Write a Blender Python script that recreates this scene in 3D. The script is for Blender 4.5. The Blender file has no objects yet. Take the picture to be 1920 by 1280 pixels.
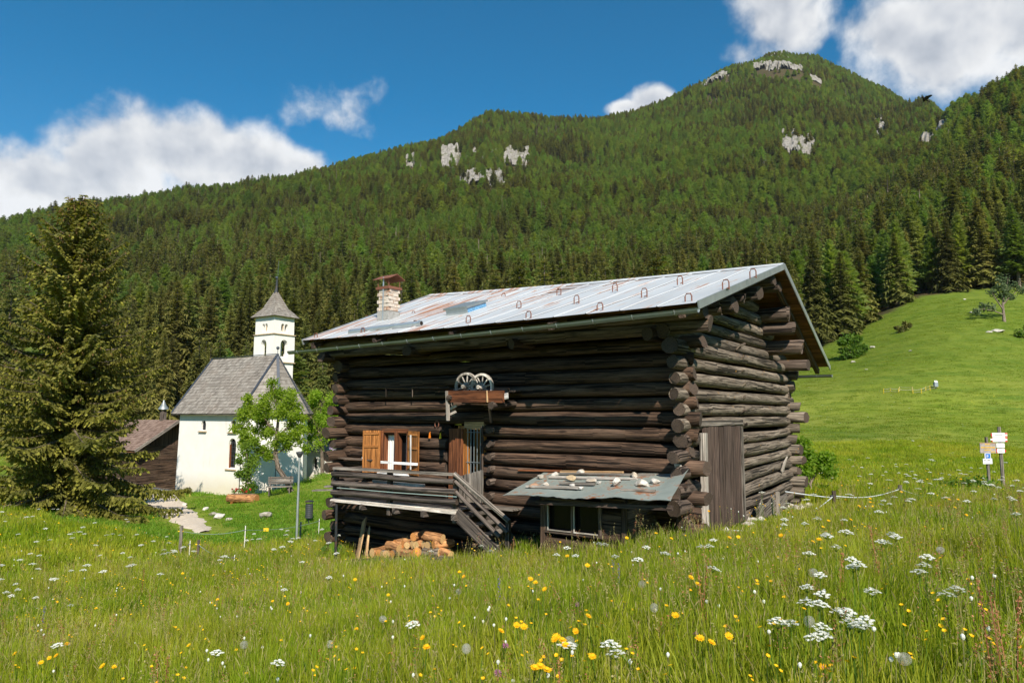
import bpy, math, random
import numpy as np
from mathutils import Vector, Matrix

random.seed(7)
RNG = np.random.default_rng(11)
scene = bpy.context.scene
COL = scene.collection

# ---------------------------------------------------------------- camera, sky, sun, exposure
F = 1280.0                      # focal length in photo pixels (24 mm on 36 mm, 1920 px wide)
PITCH = math.radians(6.0)
CAM = np.array([0.0, 0.0, 1.65])
FW = np.array([0, math.cos(PITCH), math.sin(PITCH)])
UP = np.array([0, -math.sin(PITCH), math.cos(PITCH)])
RT = np.array([1.0, 0, 0])

cam_data = bpy.data.cameras.new('camera')
cam_data.lens = 24.0
cam_data.sensor_width = 36.0
cam_data.clip_start = 0.05
cam_data.clip_end = 20000
cam = bpy.data.objects.new('camera', cam_data)
cam.location = CAM
cam.rotation_euler = (math.radians(90) + PITCH, 0, 0)
COL.objects.link(cam)
scene.camera = cam

SUN_EL = math.radians(39.2)
SUN_H = np.array([0.215, -0.977])
SUN_H /= np.linalg.norm(SUN_H)
SUN = np.array([SUN_H[0] * math.cos(SUN_EL), SUN_H[1] * math.cos(SUN_EL), math.sin(SUN_EL)])
sun_data = bpy.data.lights.new('sun', 'SUN')
sun_data.energy = 4.9
sun_data.angle = math.radians(0.53)
sun_data.color = (1.0, 0.925, 0.80)
sun = bpy.data.objects.new('sun', sun_data)
sun.rotation_euler = Vector(SUN).to_track_quat('Z', 'Y').to_euler()
sun.location = (20, -30, 40)
COL.objects.link(sun)

scene.view_settings.view_transform = 'Standard'
scene.view_settings.look = 'None'
scene.view_settings.exposure = 0.50
scene.view_settings.gamma = 1.0
scene.view_settings.use_curve_mapping = False
scene.render.engine = 'CYCLES'
scene.cycles.use_denoising = True
scene.cycles.max_bounces = 6
scene.cycles.diffuse_bounces = 3
scene.cycles.glossy_bounces = 2
scene.cycles.transmission_bounces = 3
scene.cycles.transparent_max_bounces = 6
scene.cycles.caustics_reflective = False
scene.cycles.caustics_refractive = False
scene.cycles.sample_clamp_indirect = 6.0


def ray(u, v):
    return (u - 960) / F * RT + FW + (640 - v) / F * UP


def pt(u, v, Y):
    d = ray(u, v)
    return CAM + d * (Y / d[1])


def proj(P):
    q = np.asarray(P, float) - CAM
    z = q @ FW
    return 960 + F * (q @ RT) / z, 640 - F * (q @ UP) / z


# world: Nishita sky with cumulus drifting over it
world = bpy.data.worlds.new('World')
scene.world = world
world.use_nodes = True
wt = world.node_tree
for n in list(wt.nodes):
    wt.nodes.remove(n)


class NG:
    """small helper to write node graphs"""
    def __init__(self, nt):
        self.nt = nt

    def new(self, t, **kw):
        n = self.nt.nodes.new(t)
        for k, v in kw.items():
            setattr(n, k, v)
        return n

    def link(self, a, b):
        self.nt.links.new(a, b)

    def val(self, sock, v):
        if hasattr(v, 'links') or isinstance(v, bpy.types.NodeSocket):
            self.link(v, sock)
        elif v is not None:
            sock.default_value = v

    def math(self, op, a, b=None, c=None, clamp=False):
        n = self.new('ShaderNodeMath', operation=op)
        n.use_clamp = clamp
        self.val(n.inputs[0], a)
        if b is not None:
            self.val(n.inputs[1], b)
        if c is not None:
            self.val(n.inputs[2], c)
        return n.outputs[0]

    def vmath(self, op, a, b=None):
        n = self.new('ShaderNodeVectorMath', operation=op)
        self.val(n.inputs[0], a)
        if b is not None:
            self.val(n.inputs[1], b)
        return n.outputs['Value'] if op in ('LENGTH', 'DOT_PRODUCT', 'DISTANCE') else n.outputs['Vector']

    def noise(self, vec=None, scale=5.0, detail=4.0, rough=0.55, dist=0.0):
        n = self.new('ShaderNodeTexNoise')
        if vec is not None:
            self.link(vec, n.inputs['Vector'])
        n.inputs['Scale'].default_value = scale
        n.inputs['Detail'].default_value = detail
        n.inputs['Roughness'].default_value = rough
        n.inputs['Distortion'].default_value = dist
        return n.outputs['Fac']

    def mapr(self, v, a, b, c=0.0, d=1.0, smooth=False):
        n = self.new('ShaderNodeMapRange')
        if smooth:
            n.interpolation_type = 'SMOOTHSTEP'
        self.link(v, n.inputs[0])
        for i, x in zip((1, 2, 3, 4), (a, b, c, d)):
            n.inputs[i].default_value = x
        return n.outputs[0]

    def mix(self, f, a, b, mode='MIX'):
        n = self.new('ShaderNodeMix', data_type='RGBA', blend_type=mode)
        self.val(n.inputs[0], f)
        for s, x in ((n.inputs[6], a), (n.inputs[7], b)):
            if isinstance(x, (tuple, list)):
                s.default_value = (*x[:3], 1)
            else:
                self.link(x, s)
        return n.outputs[2]

    def mapping(self, vec, scale=(1, 1, 1), loc=(0, 0, 0), rot=(0, 0, 0)):
        n = self.new('ShaderNodeMapping')
        self.link(vec, n.inputs[0])
        n.inputs['Location'].default_value = loc
        n.inputs['Rotation'].default_value = rot
        n.inputs['Scale'].default_value = scale
        return n.outputs[0]


def azel(u, v):
    d = ray(u, v)
    return math.atan2(d[0], d[1]), math.atan2(d[2], math.hypot(d[0], d[1]))


def build_world():
    g = NG(wt)
    out = g.new('ShaderNodeOutputWorld')
    bg = g.new('ShaderNodeBackground')
    sky = g.new('ShaderNodeTexSky', sky_type='NISHITA')
    sky.sun_disc = False
    sky.sun_elevation = SUN_EL
    sky.sun_rotation = math.radians(167.6)
    sky.altitude = 1600
    sky.air_density = 1.0
    sky.dust_density = 0.25
    sky.ozone_density = 2.2
    hsv = g.new('ShaderNodeHueSaturation')
    hsv.inputs['Hue'].default_value = 0.486
    hsv.inputs['Saturation'].default_value = 1.45
    hsv.inputs['Value'].default_value = 1.22
    g.link(sky.outputs[0], hsv.inputs['Color'])
    tc = g.new('ShaderNodeTexCoord')
    sep = g.new('ShaderNodeSeparateXYZ')
    g.link(tc.outputs['Generated'], sep.inputs[0])
    az = g.math('ARCTAN2', sep.outputs[0], sep.outputs[1])
    el = g.math('ARCSINE', sep.outputs[2])
    co = g.new('ShaderNodeCombineXYZ')
    g.link(az, co.inputs[0])
    g.link(el, co.inputs[1])
    P = co.outputs[0]
    # billows
    warp = g.new('ShaderNodeTexNoise')
    g.link(P, warp.inputs['Vector'])
    warp.inputs['Scale'].default_value = 7.0
    warp.inputs['Detail'].default_value = 3.0
    wv = g.vmath('SUBTRACT', warp.outputs['Color'], (0.5, 0.5, 0.5))
    sc = g.new('ShaderNodeVectorMath', operation='SCALE')
    g.link(wv, sc.inputs[0])
    sc.inputs['Scale'].default_value = 0.035
    PW = g.vmath('ADD', P, sc.outputs[0])
    n1 = g.noise(PW, 8.0, 7.0, 0.54)
    n2 = g.noise(PW, 30.0, 6.0, 0.65)
    # cloud bodies: (u, v, ru, rv, weight)
    blobs = [(60, 352, 230, 92, 1.0), (215, 318, 150, 92, 1.0), (282, 280, 75, 70, 0.9),
             (400, 300, 190, 85, 1.0), (530, 310, 110, 45, 1.0), (585, 205, 85, 55, 0.30),
             (1395, 105, 70, 50, 0.52), (1455, 40, 95, 90, 0.60), (1530, -70, 110, 60, 0.7),
             (1675, 60, 95, 80, 0.95), (1790, 70, 190, 110, 1.05), (1950, 40, 180, 130, 1.05),
             (1228, 190, 48, 30, 0.95), (1178, 203, 42, 16, 0.8),
             (-260, 330, 260, 80, 0.9), (2250, 10, 200, 120, 1.0), (-700, 250, 200, 70, 0.8)]
    m = None
    for (u, v, ru, rv, w) in blobs:
        a, e = azel(u, v)
        a1, _ = azel(u + ru * 0.5, v)
        a0, _ = azel(u - ru * 0.5, v)
        _, e1 = azel(u, v - rv * 0.5)
        _, e0 = azel(u, v + rv * 0.5)
        q = g.vmath('SUBTRACT', P, (a, e, 0))
        q = g.vmath('MULTIPLY', q, (1 / max(1e-3, a1 - a0), 1 / max(1e-3, e1 - e0), 0))
        d = g.math('MULTIPLY', g.math('SUBTRACT', 1.25, g.vmath('LENGTH', q)), w)
        m = d if m is None else g.math('SMOOTH_MAX', m, d, 0.25)
    # scattered cumulus all over the rest of the sky
    nb = g.noise(P, 2.6, 2.0, 0.5)
    behind = g.mapr(g.math('ABSOLUTE', az), 1.1, 1.5)
    gen = g.math('SUBTRACT', g.math('MULTIPLY', g.math('MULTIPLY', nb, 2.4), behind), 1.35)
    m = g.math('MAXIMUM', m, gen)
    dens = g.math('ADD', m, g.math('MULTIPLY', g.math('SUBTRACT', n1, 0.5), 2.1))
    dens = g.math('ADD', dens, g.math('MULTIPLY', g.math('SUBTRACT', n2, 0.5), 0.22))
    cov = g.mapr(dens, 0.06, 0.58, 0.0, 1.0, True)
    thick = g.mapr(dens, 0.3, 1.4, 0.0, 1.0, True)
    # light side / shade side of the billows
    P2 = g.vmath('ADD', PW, (0.012, 0.03, 0.0))
    n1b = g.noise(P2, 8.0, 4.0, 0.5)
    relief = g.math('MULTIPLY', g.math('SUBTRACT', n1, n1b), 1.6)
    lum = g.math('ADD', g.math('ADD', 0.90, relief), g.math('MULTIPLY', thick, -0.20), clamp=False)
    lum = g.math('MINIMUM', g.math('MAXIMUM', lum, 0.55), 0.98)
    ccol = g.mix(lum, (0.0, 0.0, 0.0), (8.9, 9.0, 9.15))
    tint = g.mix(g.mapr(lum, 0.6, 0.9), (0.86, 0.91, 1.0), (1.0, 0.995, 0.985))
    ccol = g.mix(1.0, ccol, tint, 'MULTIPLY')
    col = g.mix(g.math('MULTIPLY', cov, 0.95), hsv.outputs[0], ccol)
    g.link(col, bg.inputs['Color'])
    bg.inputs['Strength'].default_value = 0.078
    g.link(bg.outputs[0], out.inputs['Surface'])
    world.cycles.sampling_method = 'MANUAL'
    world.cycles.sample_map_resolution = 1024


build_world()

# ---------------------------------------------------------------- materials
MATS = {}


def new_mat(name):
    m = bpy.data.materials.new(name)
    m.use_nodes = True
    nt = m.node_tree
    for n in list(nt.nodes):
        nt.nodes.remove(n)
    g = NG(nt)
    out = g.new('ShaderNodeOutputMaterial')
    b = g.new('ShaderNodeBsdfPrincipled')
    g.link(b.outputs[0], out.inputs['Surface'])
    MATS[name] = m
    return m, g, b, out


def setcol(g, b, col):
    if isinstance(col, (tuple, list)):
        b.inputs['Base Color'].default_value = (*col[:3], 1)
    else:
        g.link(col, b.inputs['Base Color'])


def bump(g, b, h, strength=0.4, dist=0.01):
    n = g.new('ShaderNodeBump')
    n.inputs['Strength'].default_value = strength
    n.inputs['Distance'].default_value = dist
    g.link(h, n.inputs['Height'])
    g.link(n.outputs[0], b.inputs['Normal'])


def wood(name, c1, c2, c3, us=1.3, vs=26.0, rough=0.8, crack=0.8, patch=0.5, lichen=0.0):
    m, g, b, out = new_mat(name)
    uv = g.new('ShaderNodeUVMap').outputs[0]
    oi = g.new('ShaderNodeObjectInfo')
    off = g.new('ShaderNodeVectorMath', operation='SCALE')
    off.inputs[0].default_value = (37.0, 11.0, 5.0)
    g.link(oi.outputs['Random'], off.inputs['Scale'])
    p = g.vmath('ADD', uv, off.outputs[0])
    gr = g.noise(g.mapping(p, (us, vs, 1)), 1.0, 7.0, 0.72, 0.4)
    lo = g.noise(g.mapping(p, (0.9, 3.0, 1)), 1.0, 4.0, 0.6)
    ck = g.noise(g.mapping(p, (0.55, vs * 0.85, 1)), 1.0, 3.0, 0.5, 0.2)
    col = g.mix(g.mapr(gr, 0.38, 0.62), tuple(x * 0.5 for x in c1), tuple(min(1, x * 1.45) for x in c2))
    col = g.mix(g.math('MULTIPLY', g.math('MULTIPLY', g.mapr(lo, 0.44, 0.66), g.mapr(gr, 0.3, 0.65, 0.35, 1.0)), patch), col, c3)
    crk = g.mapr(ck, 0.565, 0.605)
    col = g.mix(g.math('MULTIPLY', crk, crack), col, tuple(x * 0.22 for x in c1))
    vk = g.new('ShaderNodeTexVoronoi')
    g.link(g.mapping(p, (1.5, 5.0, 1)), vk.inputs['Vector'])
    vk.inputs['Scale'].default_value = 1.0
    knot = g.mapr(vk.outputs['Distance'], 0.10, 0.20, 0.75, 0.0)
    col = g.mix(g.math('MULTIPLY', knot, crack), col, tuple(x * 0.35 for x in c1))
    br = g.mapr(oi.outputs['Random'], 0, 1, 0.72, 1.28)
    hs = g.new('ShaderNodeHueSaturation')
    g.link(col, hs.inputs['Color'])
    g.link(br, hs.inputs['Value'])
    col = hs.outputs[0]
    if lichen:
        geo = g.new('ShaderNodeNewGeometry')
        ln = g.noise(geo.outputs['Position'], 7.0, 4.0, 0.6)
        col = g.mix(g.math('MULTIPLY', g.mapr(ln, 0.66, 0.70), lichen), col, (0.42, 0.20, 0.03))
    setcol(g, b, col)
    b.inputs['Roughness'].default_value = rough
    b.inputs['Specular IOR Level'].default_value = 0.25
    h = g.math('SUBTRACT', g.math('ADD', g.math('MULTIPLY', gr, 0.5), g.math('MULTIPLY', lo, 0.8)), crk)
    bump(g, b, h, 1.0, 0.02)
    return m


wood('wood_front', (0.026, 0.015, 0.010), (0.090, 0.053, 0.034), (0.135, 0.092, 0.066), patch=0.65, crack=0.95)
wood('wood_gable', (0.090, 0.070, 0.052), (0.205, 0.168, 0.130), (0.070, 0.047, 0.033), patch=0.6, lichen=0.8, crack=0.95)
wood('wood_stub', (0.050, 0.034, 0.026), (0.135, 0.098, 0.076), (0.19, 0.148, 0.12), lichen=0.6, crack=0.95)
wood('wood_grey', (0.15, 0.125, 0.105), (0.27, 0.235, 0.20), (0.11, 0.085, 0.07), vs=34)
wood('wood_rail', (0.055, 0.045, 0.04), (0.12, 0.095, 0.08), (0.17, 0.14, 0.12))
wood('wood_plank', (0.060, 0.038, 0.030), (0.125, 0.085, 0.068), (0.165, 0.122, 0.104), vs=40, crack=0.7)
wood('wood_red', (0.10, 0.032, 0.014), (0.21, 0.075, 0.030), (0.07, 0.03, 0.018), vs=32, crack=0.5)
wood('wood_shutter', (0.26, 0.095, 0.022), (0.40, 0.165, 0.045), (0.19, 0.07, 0.02), vs=36, rough=0.55, crack=0.35, patch=0.35)
wood('wood_orange', (0.50, 0.17, 0.03), (0.62, 0.27, 0.06), (0.35, 0.12, 0.03), vs=30, crack=0.3)
wood('wood_fresh', (0.50, 0.30, 0.14), (0.66, 0.44, 0.24), (0.38, 0.20, 0.09), vs=30, crack=0.3)
wood('wood_bleach', (0.42, 0.36, 0.30), (0.62, 0.56, 0.50), (0.26, 0.20, 0.15), vs=30, crack=0.5)
wood('wood_board', (0.13, 0.055, 0.025), (0.24, 0.11, 0.05), (0.09, 0.05, 0.03), vs=34, crack=0.5)
wood('bark', (0.11, 0.08, 0.058), (0.22, 0.17, 0.13), (0.29, 0.245, 0.20), us=6, vs=18, crack=0.7)
wood('bark_orange', (0.30, 0.13, 0.05), (0.48, 0.24, 0.10), (0.22, 0.11, 0.06), us=5, vs=16, crack=0.4)
wood('white_paint', (0.66, 0.63, 0.58), (0.80, 0.78, 0.74), (0.45, 0.38, 0.30), vs=30, rough=0.6, crack=0.3, patch=0.25)


def rings(name, c1, c2, c3):
    m, g, b, out = new_mat(name)
    uv = g.new('ShaderNodeUVMap').outputs[0]
    w = g.new('ShaderNodeTexNoise')
    g.link(uv, w.inputs['Vector'])
    w.inputs['Scale'].default_value = 9.0
    q = g.vmath('ADD', uv, g.vmath('MULTIPLY', w.outputs['Color'], (0.03, 0.03, 0)))
    d = g.vmath('LENGTH', g.vmath('MULTIPLY', q, (1, 1, 0)))
    s = g.math('SINE', g.math('MULTIPLY', d, 420.0))
    rad = g.noise(g.mapping(uv, (40, 40, 1)), 1.0, 4.0)
    col = g.mix(g.mapr(s, -1, 1), c1, c2)
    col = g.mix(g.mapr(rad, 0.45, 0.7), col, c3)
    oi = g.new('ShaderNodeObjectInfo')
    hs = g.new('ShaderNodeHueSaturation')
    g.link(col, hs.inputs['Color'])
    g.link(g.mapr(oi.outputs['Random'], 0, 1, 0.75, 1.2), hs.inputs['Value'])
    setcol(g, b, hs.outputs[0])
    b.inputs['Roughness'].default_value = 0.85
    bump(g, b, g.math('ADD', s, g.math('MULTIPLY', rad, 2)), 0.4, 0.004)


rings('end_old', (0.045, 0.029, 0.020), (0.115, 0.078, 0.055), (0.028, 0.018, 0.012))
rings('end_fresh', (0.60, 0.36, 0.15), (0.72, 0.48, 0.22), (0.50, 0.28, 0.11))
rings('end_orange', (0.55, 0.22, 0.06), (0.66, 0.30, 0.09), (0.42, 0.15, 0.04))


def metal(name, col, rough=0.5, metallic=0.6, rust=0.0, rustcol=(0.30, 0.11, 0.045), sc=3.0):
    m, g, b, out = new_mat(name)
    geo = g.new('ShaderNodeNewGeometry')
    n = g.noise(geo.outputs['Position'], sc, 5.0, 0.65)
    n2 = g.noise(geo.outputs['Position'], sc * 7, 4.0, 0.6)
    c = g.mix(g.mapr(n, 0.3, 0.7), tuple(x * 0.82 for x in col), tuple(min(1, x * 1.12) for x in col))
    f = g.math('MULTIPLY', g.mapr(g.math('ADD', g.math('MULTIPLY', n, 0.7), g.math('MULTIPLY', n2, 0.3)), 0.53, 0.60), rust)
    c = g.mix(f, c, rustcol)
    setcol(g, b, c)
    b.inputs['Roughness'].default_value = rough
    b.inputs['Metallic'].default_value = metallic
    bump(g, b, n2, 0.15, 0.004)
    return m


metal('zinc', (0.30, 0.34, 0.34), 0.45, 0.5, 0.2)
metal('zinc_old', (0.29, 0.33, 0.30), 0.65, 0.2, 1.0, (0.34, 0.15, 0.075), 2.6)
metal('galv', (0.52, 0.56, 0.58), 0.4, 0.7)
metal('rusty', (0.22, 0.085, 0.05), 0.8, 0.1, 0.9, (0.12, 0.05, 0.035), 20)
metal('iron_dark', (0.035, 0.04, 0.045), 0.55, 0.4, 0.3)
metal('iron_blue', (0.055, 0.075, 0.10), 0.6, 0.3, 0.5, (0.25, 0.17, 0.12), 12)
metal('lead', (0.075, 0.085, 0.105), 0.55, 0.4)
metal('gold', (0.8, 0.55, 0.15), 0.3, 1.0)


def roof_metal():
    m, g, b, out = new_mat('roof_metal')
    uv = g.new('ShaderNodeUVMap').outputs[0]          # u: metres down the slope, v: metres along the ridge
    st = g.noise(g.mapping(uv, (0.55, 7.0, 1)), 1.0, 6.0, 0.62, 0.4)
    lo = g.noise(g.mapping(uv, (0.35, 0.75, 1), (3.1, 1.7, 0)), 1.0, 3.0, 0.5)
    fi = g.noise(g.mapping(uv, (5, 22, 1)), 1.0, 5.0, 0.7)
    sepv = g.new('ShaderNodeSeparateXYZ')
    g.link(uv, sepv.inputs[0])
    west = g.mapr(sepv.outputs[1], -9.5, -2.5, 0.105, 0.0)   # older, rustier sheets round the chimney
    k = g.math('ADD', g.math('ADD', g.math('MULTIPLY', st, 0.74), g.math('MULTIPLY', lo, 0.31)), west)
    k = g.math('ADD', k, g.math('MULTIPLY', g.math('SUBTRACT', fi, 0.5), 0.16))
    rust = g.mapr(k, 0.592, 0.655)
    base = g.mix(g.mapr(lo, 0.3, 0.7), (0.50, 0.515, 0.525), (0.66, 0.675, 0.68))
    base = g.mix(g.mapr(st, 0.52, 0.66, 0, 0.45), base, (0.66, 0.60, 0.53))
    rc = g.mix(g.mapr(fi, 0.35, 0.65), (0.22, 0.075, 0.035), (0.46, 0.22, 0.115))
    oi = g.new('ShaderNodeObjectInfo')
    hs = g.new('ShaderNodeHueSaturation')
    g.link(g.mix(g.math('MULTIPLY', rust, 0.85), base, rc), hs.inputs['Color'])
    g.link(g.mapr(oi.outputs['Random'], 0, 1, 0.94, 1.05), hs.inputs['Value'])
    setcol(g, b, hs.outputs[0])
    b.inputs['Metallic'].default_value = 0.12
    g.link(g.mapr(rust, 0, 1, 0.42, 0.85), b.inputs['Roughness'])
    dn = g.noise(g.mapping(uv, (0.8, 1.6, 1)), 1.0, 3.0, 0.5)
    bump(g, b, g.math('ADD', dn, g.math('MULTIPLY', fi, 0.04)), 0.35, 0.03)


roof_metal()


def stone(name, c1, c2, c3, sc=9.0, bs=0.6):
    m, g, b, out = new_mat(name)
    tc = g.new('ShaderNodeTexCoord').outputs['Object']
    oi = g.new('ShaderNodeObjectInfo')
    off = g.new('ShaderNodeVectorMath', operation='SCALE')
    off.inputs[0].default_value = (13.0, 7.0, 5.0)
    g.link(oi.outputs['Random'], off.inputs['Scale'])
    p = g.vmath('ADD', tc, off.outputs[0])
    n = g.noise(p, sc, 6.0, 0.65)
    n2 = g.noise(p, sc * 0.35, 4.0, 0.6)
    col = g.mix(g.mapr(n, 0.32, 0.68), c1, c2)
    col = g.mix(g.mapr(n2, 0.50, 0.66), col, c3)
    setcol(g, b, col)
    b.inputs['Roughness'].default_value = 0.9
    bump(g, b, n, bs, 0.03)


stone('limestone', (0.46, 0.42, 0.37), (0.70, 0.66, 0.60), (0.42, 0.34, 0.25))
stone('stone_tan', (0.42, 0.30, 0.17), (0.58, 0.45, 0.29), (0.30, 0.22, 0.15))
stone('stone_rust', (0.30, 0.15, 0.08), (0.45, 0.27, 0.17), (0.38, 0.33, 0.28))
stone('rubble', (0.34, 0.30, 0.25), (0.52, 0.47, 0.41), (0.25, 0.22, 0.17))
stone('cliff', (0.15, 0.135, 0.115), (0.34, 0.315, 0.28), (0.12, 0.12, 0.07), sc=0.16, bs=1.0)
stone('brick_lime', (0.52, 0.43, 0.35), (0.70, 0.63, 0.55), (0.38, 0.22, 0.14), sc=14)
stone('concrete', (0.30, 0.29, 0.27), (0.42, 0.41, 0.39), (0.24, 0.22, 0.20), sc=16)


def plaster():
    m, g, b, out = new_mat('plaster')
    geo = g.new('ShaderNodeNewGeometry')
    P = geo.outputs['Position']
    n = g.noise(P, 1.3, 6.0, 0.65)
    n2 = g.noise(g.mapping(P, (3, 3, 0.35)), 1.0, 5.0, 0.6)
    fn = g.noise(P, 22.0, 4.0, 0.6)
    col = g.mix(g.mapr(n, 0.35, 0.7), (0.86, 0.835, 0.785), (0.79, 0.76, 0.705))
    col = g.mix(g.mapr(n2, 0.60, 0.74, 0, 0.35), col, (0.52, 0.45, 0.37))
    sp = g.new('ShaderNodeSeparateXYZ')
    g.link(P, sp.inputs[0])
    foot = g.math('ADD', sp.outputs[2], g.math('MULTIPLY', n, 1.3))
    col = g.mix(g.mapr(foot, -2.1, -1.2, 0.55, 0.0), col, (0.60, 0.49, 0.33))
    setcol(g, b, col)
    b.inputs['Roughness'].default_value = 0.92
    bump(g, b, g.math('ADD', n, g.math('MULTIPLY', fn, 0.3)), 0.25, 0.03)


plaster()


def shingle_mat(name, c1, c2, c3):
    m, g, b, out = new_mat(name)
    tc = g.new('ShaderNodeTexCoord').outputs['Object']
    at = g.new('ShaderNodeAttribute')
    at.attribute_name = 'tone'
    n = g.noise(tc, 0.9, 5.0, 0.6)
    n2 = g.noise(tc, 14.0, 4.0, 0.6)
    col = g.mix(at.outputs['Fac'], c1, c2)
    col = g.mix(g.mapr(n, 0.5, 0.7, 0, 0.6), col, c3)
    col = g.mix(g.mapr(n2, 0.3, 0.75, 0, 0.35), col, tuple(x * 0.5 for x in c1))
    setcol(g, b, col)
    b.inputs['Roughness'].default_value = 0.85
    bump(g, b, n2, 0.4, 0.01)


shingle_mat('shingle_grey', (0.20, 0.175, 0.15), (0.36, 0.325, 0.285), (0.27, 0.22, 0.18))
shingle_mat('shingle_brown', (0.17, 0.105, 0.075), (0.33, 0.23, 0.18), (0.24, 0.15, 0.11))


def foliage(name, c1, c2, trans=0.3, hue=0.03, val=0.3, rough=0.6, c3=None, tcol=None, zs=0.0):
    """leaf material: colour varies per leaf (attribute tone) and per plant (object random)"""
    m, g, b, out = new_mat(name)
    at = g.new('ShaderNodeAttribute')
    at.attribute_name = 'tone'
    oi = g.new('ShaderNodeObjectInfo')
    col = g.mix(at.outputs['Fac'], c1, c2)
    if c3 is not None:
        geo = g.new('ShaderNodeNewGeometry')
        pn = g.noise(geo.outputs['Position'], zs, 3.0, 0.55)
        col = g.mix(g.mapr(pn, 0.40, 0.66), col, c3)
    hs = g.new('ShaderNodeHueSaturation')
    g.link(col, hs.inputs['Color'])
    g.link(g.mapr(oi.outputs['Random'], 0, 1, 1 - val, 1 + val), hs.inputs['Value'])
    wn = g.new('ShaderNodeTexWhiteNoise', noise_dimensions='1D')
    g.link(oi.outputs['Random'], wn.inputs['W'])
    g.link(g.mapr(wn.outputs['Value'], 0, 1, 0.5 - hue, 0.5 + hue), hs.inputs['Hue'])
    setcol(g, b, hs.outputs[0])
    b.inputs['Roughness'].default_value = rough
    b.inputs['Specular IOR Level'].default_value = 0.2
    tr = g.new('ShaderNodeBsdfTranslucent')
    th = g.new('ShaderNodeHueSaturation')
    th.inputs['Saturation'].default_value = 1.15
    th.inputs['Value'].default_value = 1.5
    g.link(hs.outputs[0], th.inputs['Color'])
    g.link(th.outputs[0], tr.inputs['Color'])
    ms = g.new('ShaderNodeMixShader')
    ms.inputs[0].default_value = trans
    g.link(b.outputs[0], ms.inputs[1])
    g.link(tr.outputs[0], ms.inputs[2])
    g.link(ms.outputs[0], out.inputs['Surface'])
    return m


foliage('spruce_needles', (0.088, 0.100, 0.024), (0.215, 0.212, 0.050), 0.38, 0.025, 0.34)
foliage('larch_needles', (0.120, 0.172, 0.036), (0.215, 0.272, 0.062), 0.42, 0.022, 0.26)
foliage('hero_needles', (0.085, 0.086, 0.017), (0.235, 0.208, 0.040), 0.33, 0.01, 0.1)
foliage('hero_shoots', (0.23, 0.215, 0.034), (0.33, 0.295, 0.054), 0.35, 0.01, 0.1)
foliage('cones', (0.14, 0.075, 0.03), (0.22, 0.13, 0.055), 0.05, 0.01, 0.1)
foliage('leaf_bright', (0.18, 0.28, 0.022), (0.36, 0.46, 0.055), 0.55, 0.015, 0.12)
foliage('leaf_mid', (0.070, 0.145, 0.016), (0.160, 0.265, 0.034), 0.42, 0.015, 0.12)
foliage('leaf_pale', (0.09, 0.13, 0.05), (0.19, 0.24, 0.11), 0.3, 0.01, 0.1)
foliage('grass', (0.130, 0.215, 0.010), (0.370, 0.430, 0.026), 0.50, 0.02, 0.25, c3=(0.390, 0.400, 0.045), zs=0.35)
foliage('grass_pasture', (0.105, 0.175, 0.013), (0.215, 0.290, 0.028), 0.45, 0.02, 0.25, c3=(0.24, 0.29, 0.035), zs=0.12)
foliage('grass_dry', (0.28, 0.25, 0.09), (0.38, 0.33, 0.14), 0.25, 0.01, 0.2)
foliage('grass_lawn', (0.105, 0.215, 0.016), (0.235, 0.370, 0.036), 0.48, 0.015, 0.2)
foliage('sorrel', (0.26, 0.10, 0.05), (0.40, 0.19, 0.09), 0.2, 0.01, 0.2)
foliage('petal_yellow', (0.80, 0.42, 0.008), (0.88, 0.60, 0.012), 0.25, 0.006, 0.08)
foliage('petal_white', (0.70, 0.71, 0.64), (0.84, 0.84, 0.78), 0.3, 0.0, 0.05)
foliage('petal_blue', (0.12, 0.07, 0.42), (0.22, 0.13, 0.60), 0.25, 0.01, 0.1)
foliage('petal_pink', (0.42, 0.12, 0.34), (0.55, 0.22, 0.45), 0.25, 0.01, 0.1)
foliage('petal_lilac', (0.45, 0.33, 0.55), (0.62, 0.50, 0.68), 0.25, 0.01, 0.1)
foliage('petal_red', (0.50, 0.02, 0.03), (0.62, 0.05, 0.06), 0.25, 0.01, 0.1)
foliage('fluff', (0.55, 0.53, 0.47), (0.66, 0.64, 0.58), 0.55, 0.0, 0.05)
foliage('lichen_stem', (0.16, 0.17, 0.06), (0.22, 0.21, 0.08), 0.2, 0.01, 0.1)


def flat(name, col, rough=0.6, var=0.15, sc=20.0, spec=0.3):
    m, g, b, out = new_mat(name)
    geo = g.new('ShaderNodeNewGeometry')
    n = g.noise(geo.outputs['Position'], sc, 4.0, 0.6)
    setcol(g, b, g.mix(g.mapr(n, 0.3, 0.7), tuple(x * (1 - var) for x in col), tuple(min(1, x * (1 + var)) for x in col)))
    b.inputs['Roughness'].default_value = rough
    b.inputs['Specular IOR Level'].default_value = spec
    return m


flat('white_cloth', (0.80, 0.79, 0.76), 0.9, 0.05)
flat('sign_white', (0.80, 0.80, 0.79), 0.5, 0.03)
flat('sign_red', (0.62, 0.035, 0.03), 0.5, 0.05)
flat('sign_blue', (0.02, 0.16, 0.55), 0.5, 0.05)
flat('ink', (0.06, 0.06, 0.07), 0.6, 0.05)
flat('sign_grey', (0.36, 0.31, 0.29), 0.7, 0.25, 9)
flat('sign_yellow', (0.72, 0.42, 0.02), 0.6, 0.1)
flat('plastic_dark', (0.05, 0.055, 0.06), 0.5, 0.1)
flat('plastic_yellow', (0.75, 0.50, 0.02), 0.5, 0.05)
flat('plastic_orange', (0.80, 0.22, 0.02), 0.5, 0.05)
flat('plastic_green', (0.02, 0.22, 0.08), 0.5, 0.1)
flat('tape', (0.60, 0.64, 0.66), 0.6, 0.05)
flat('wire_green', (0.28, 0.36, 0.33), 0.6, 0.05)
flat('red_wood', (0.16, 0.025, 0.018), 0.7, 0.2)
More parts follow.
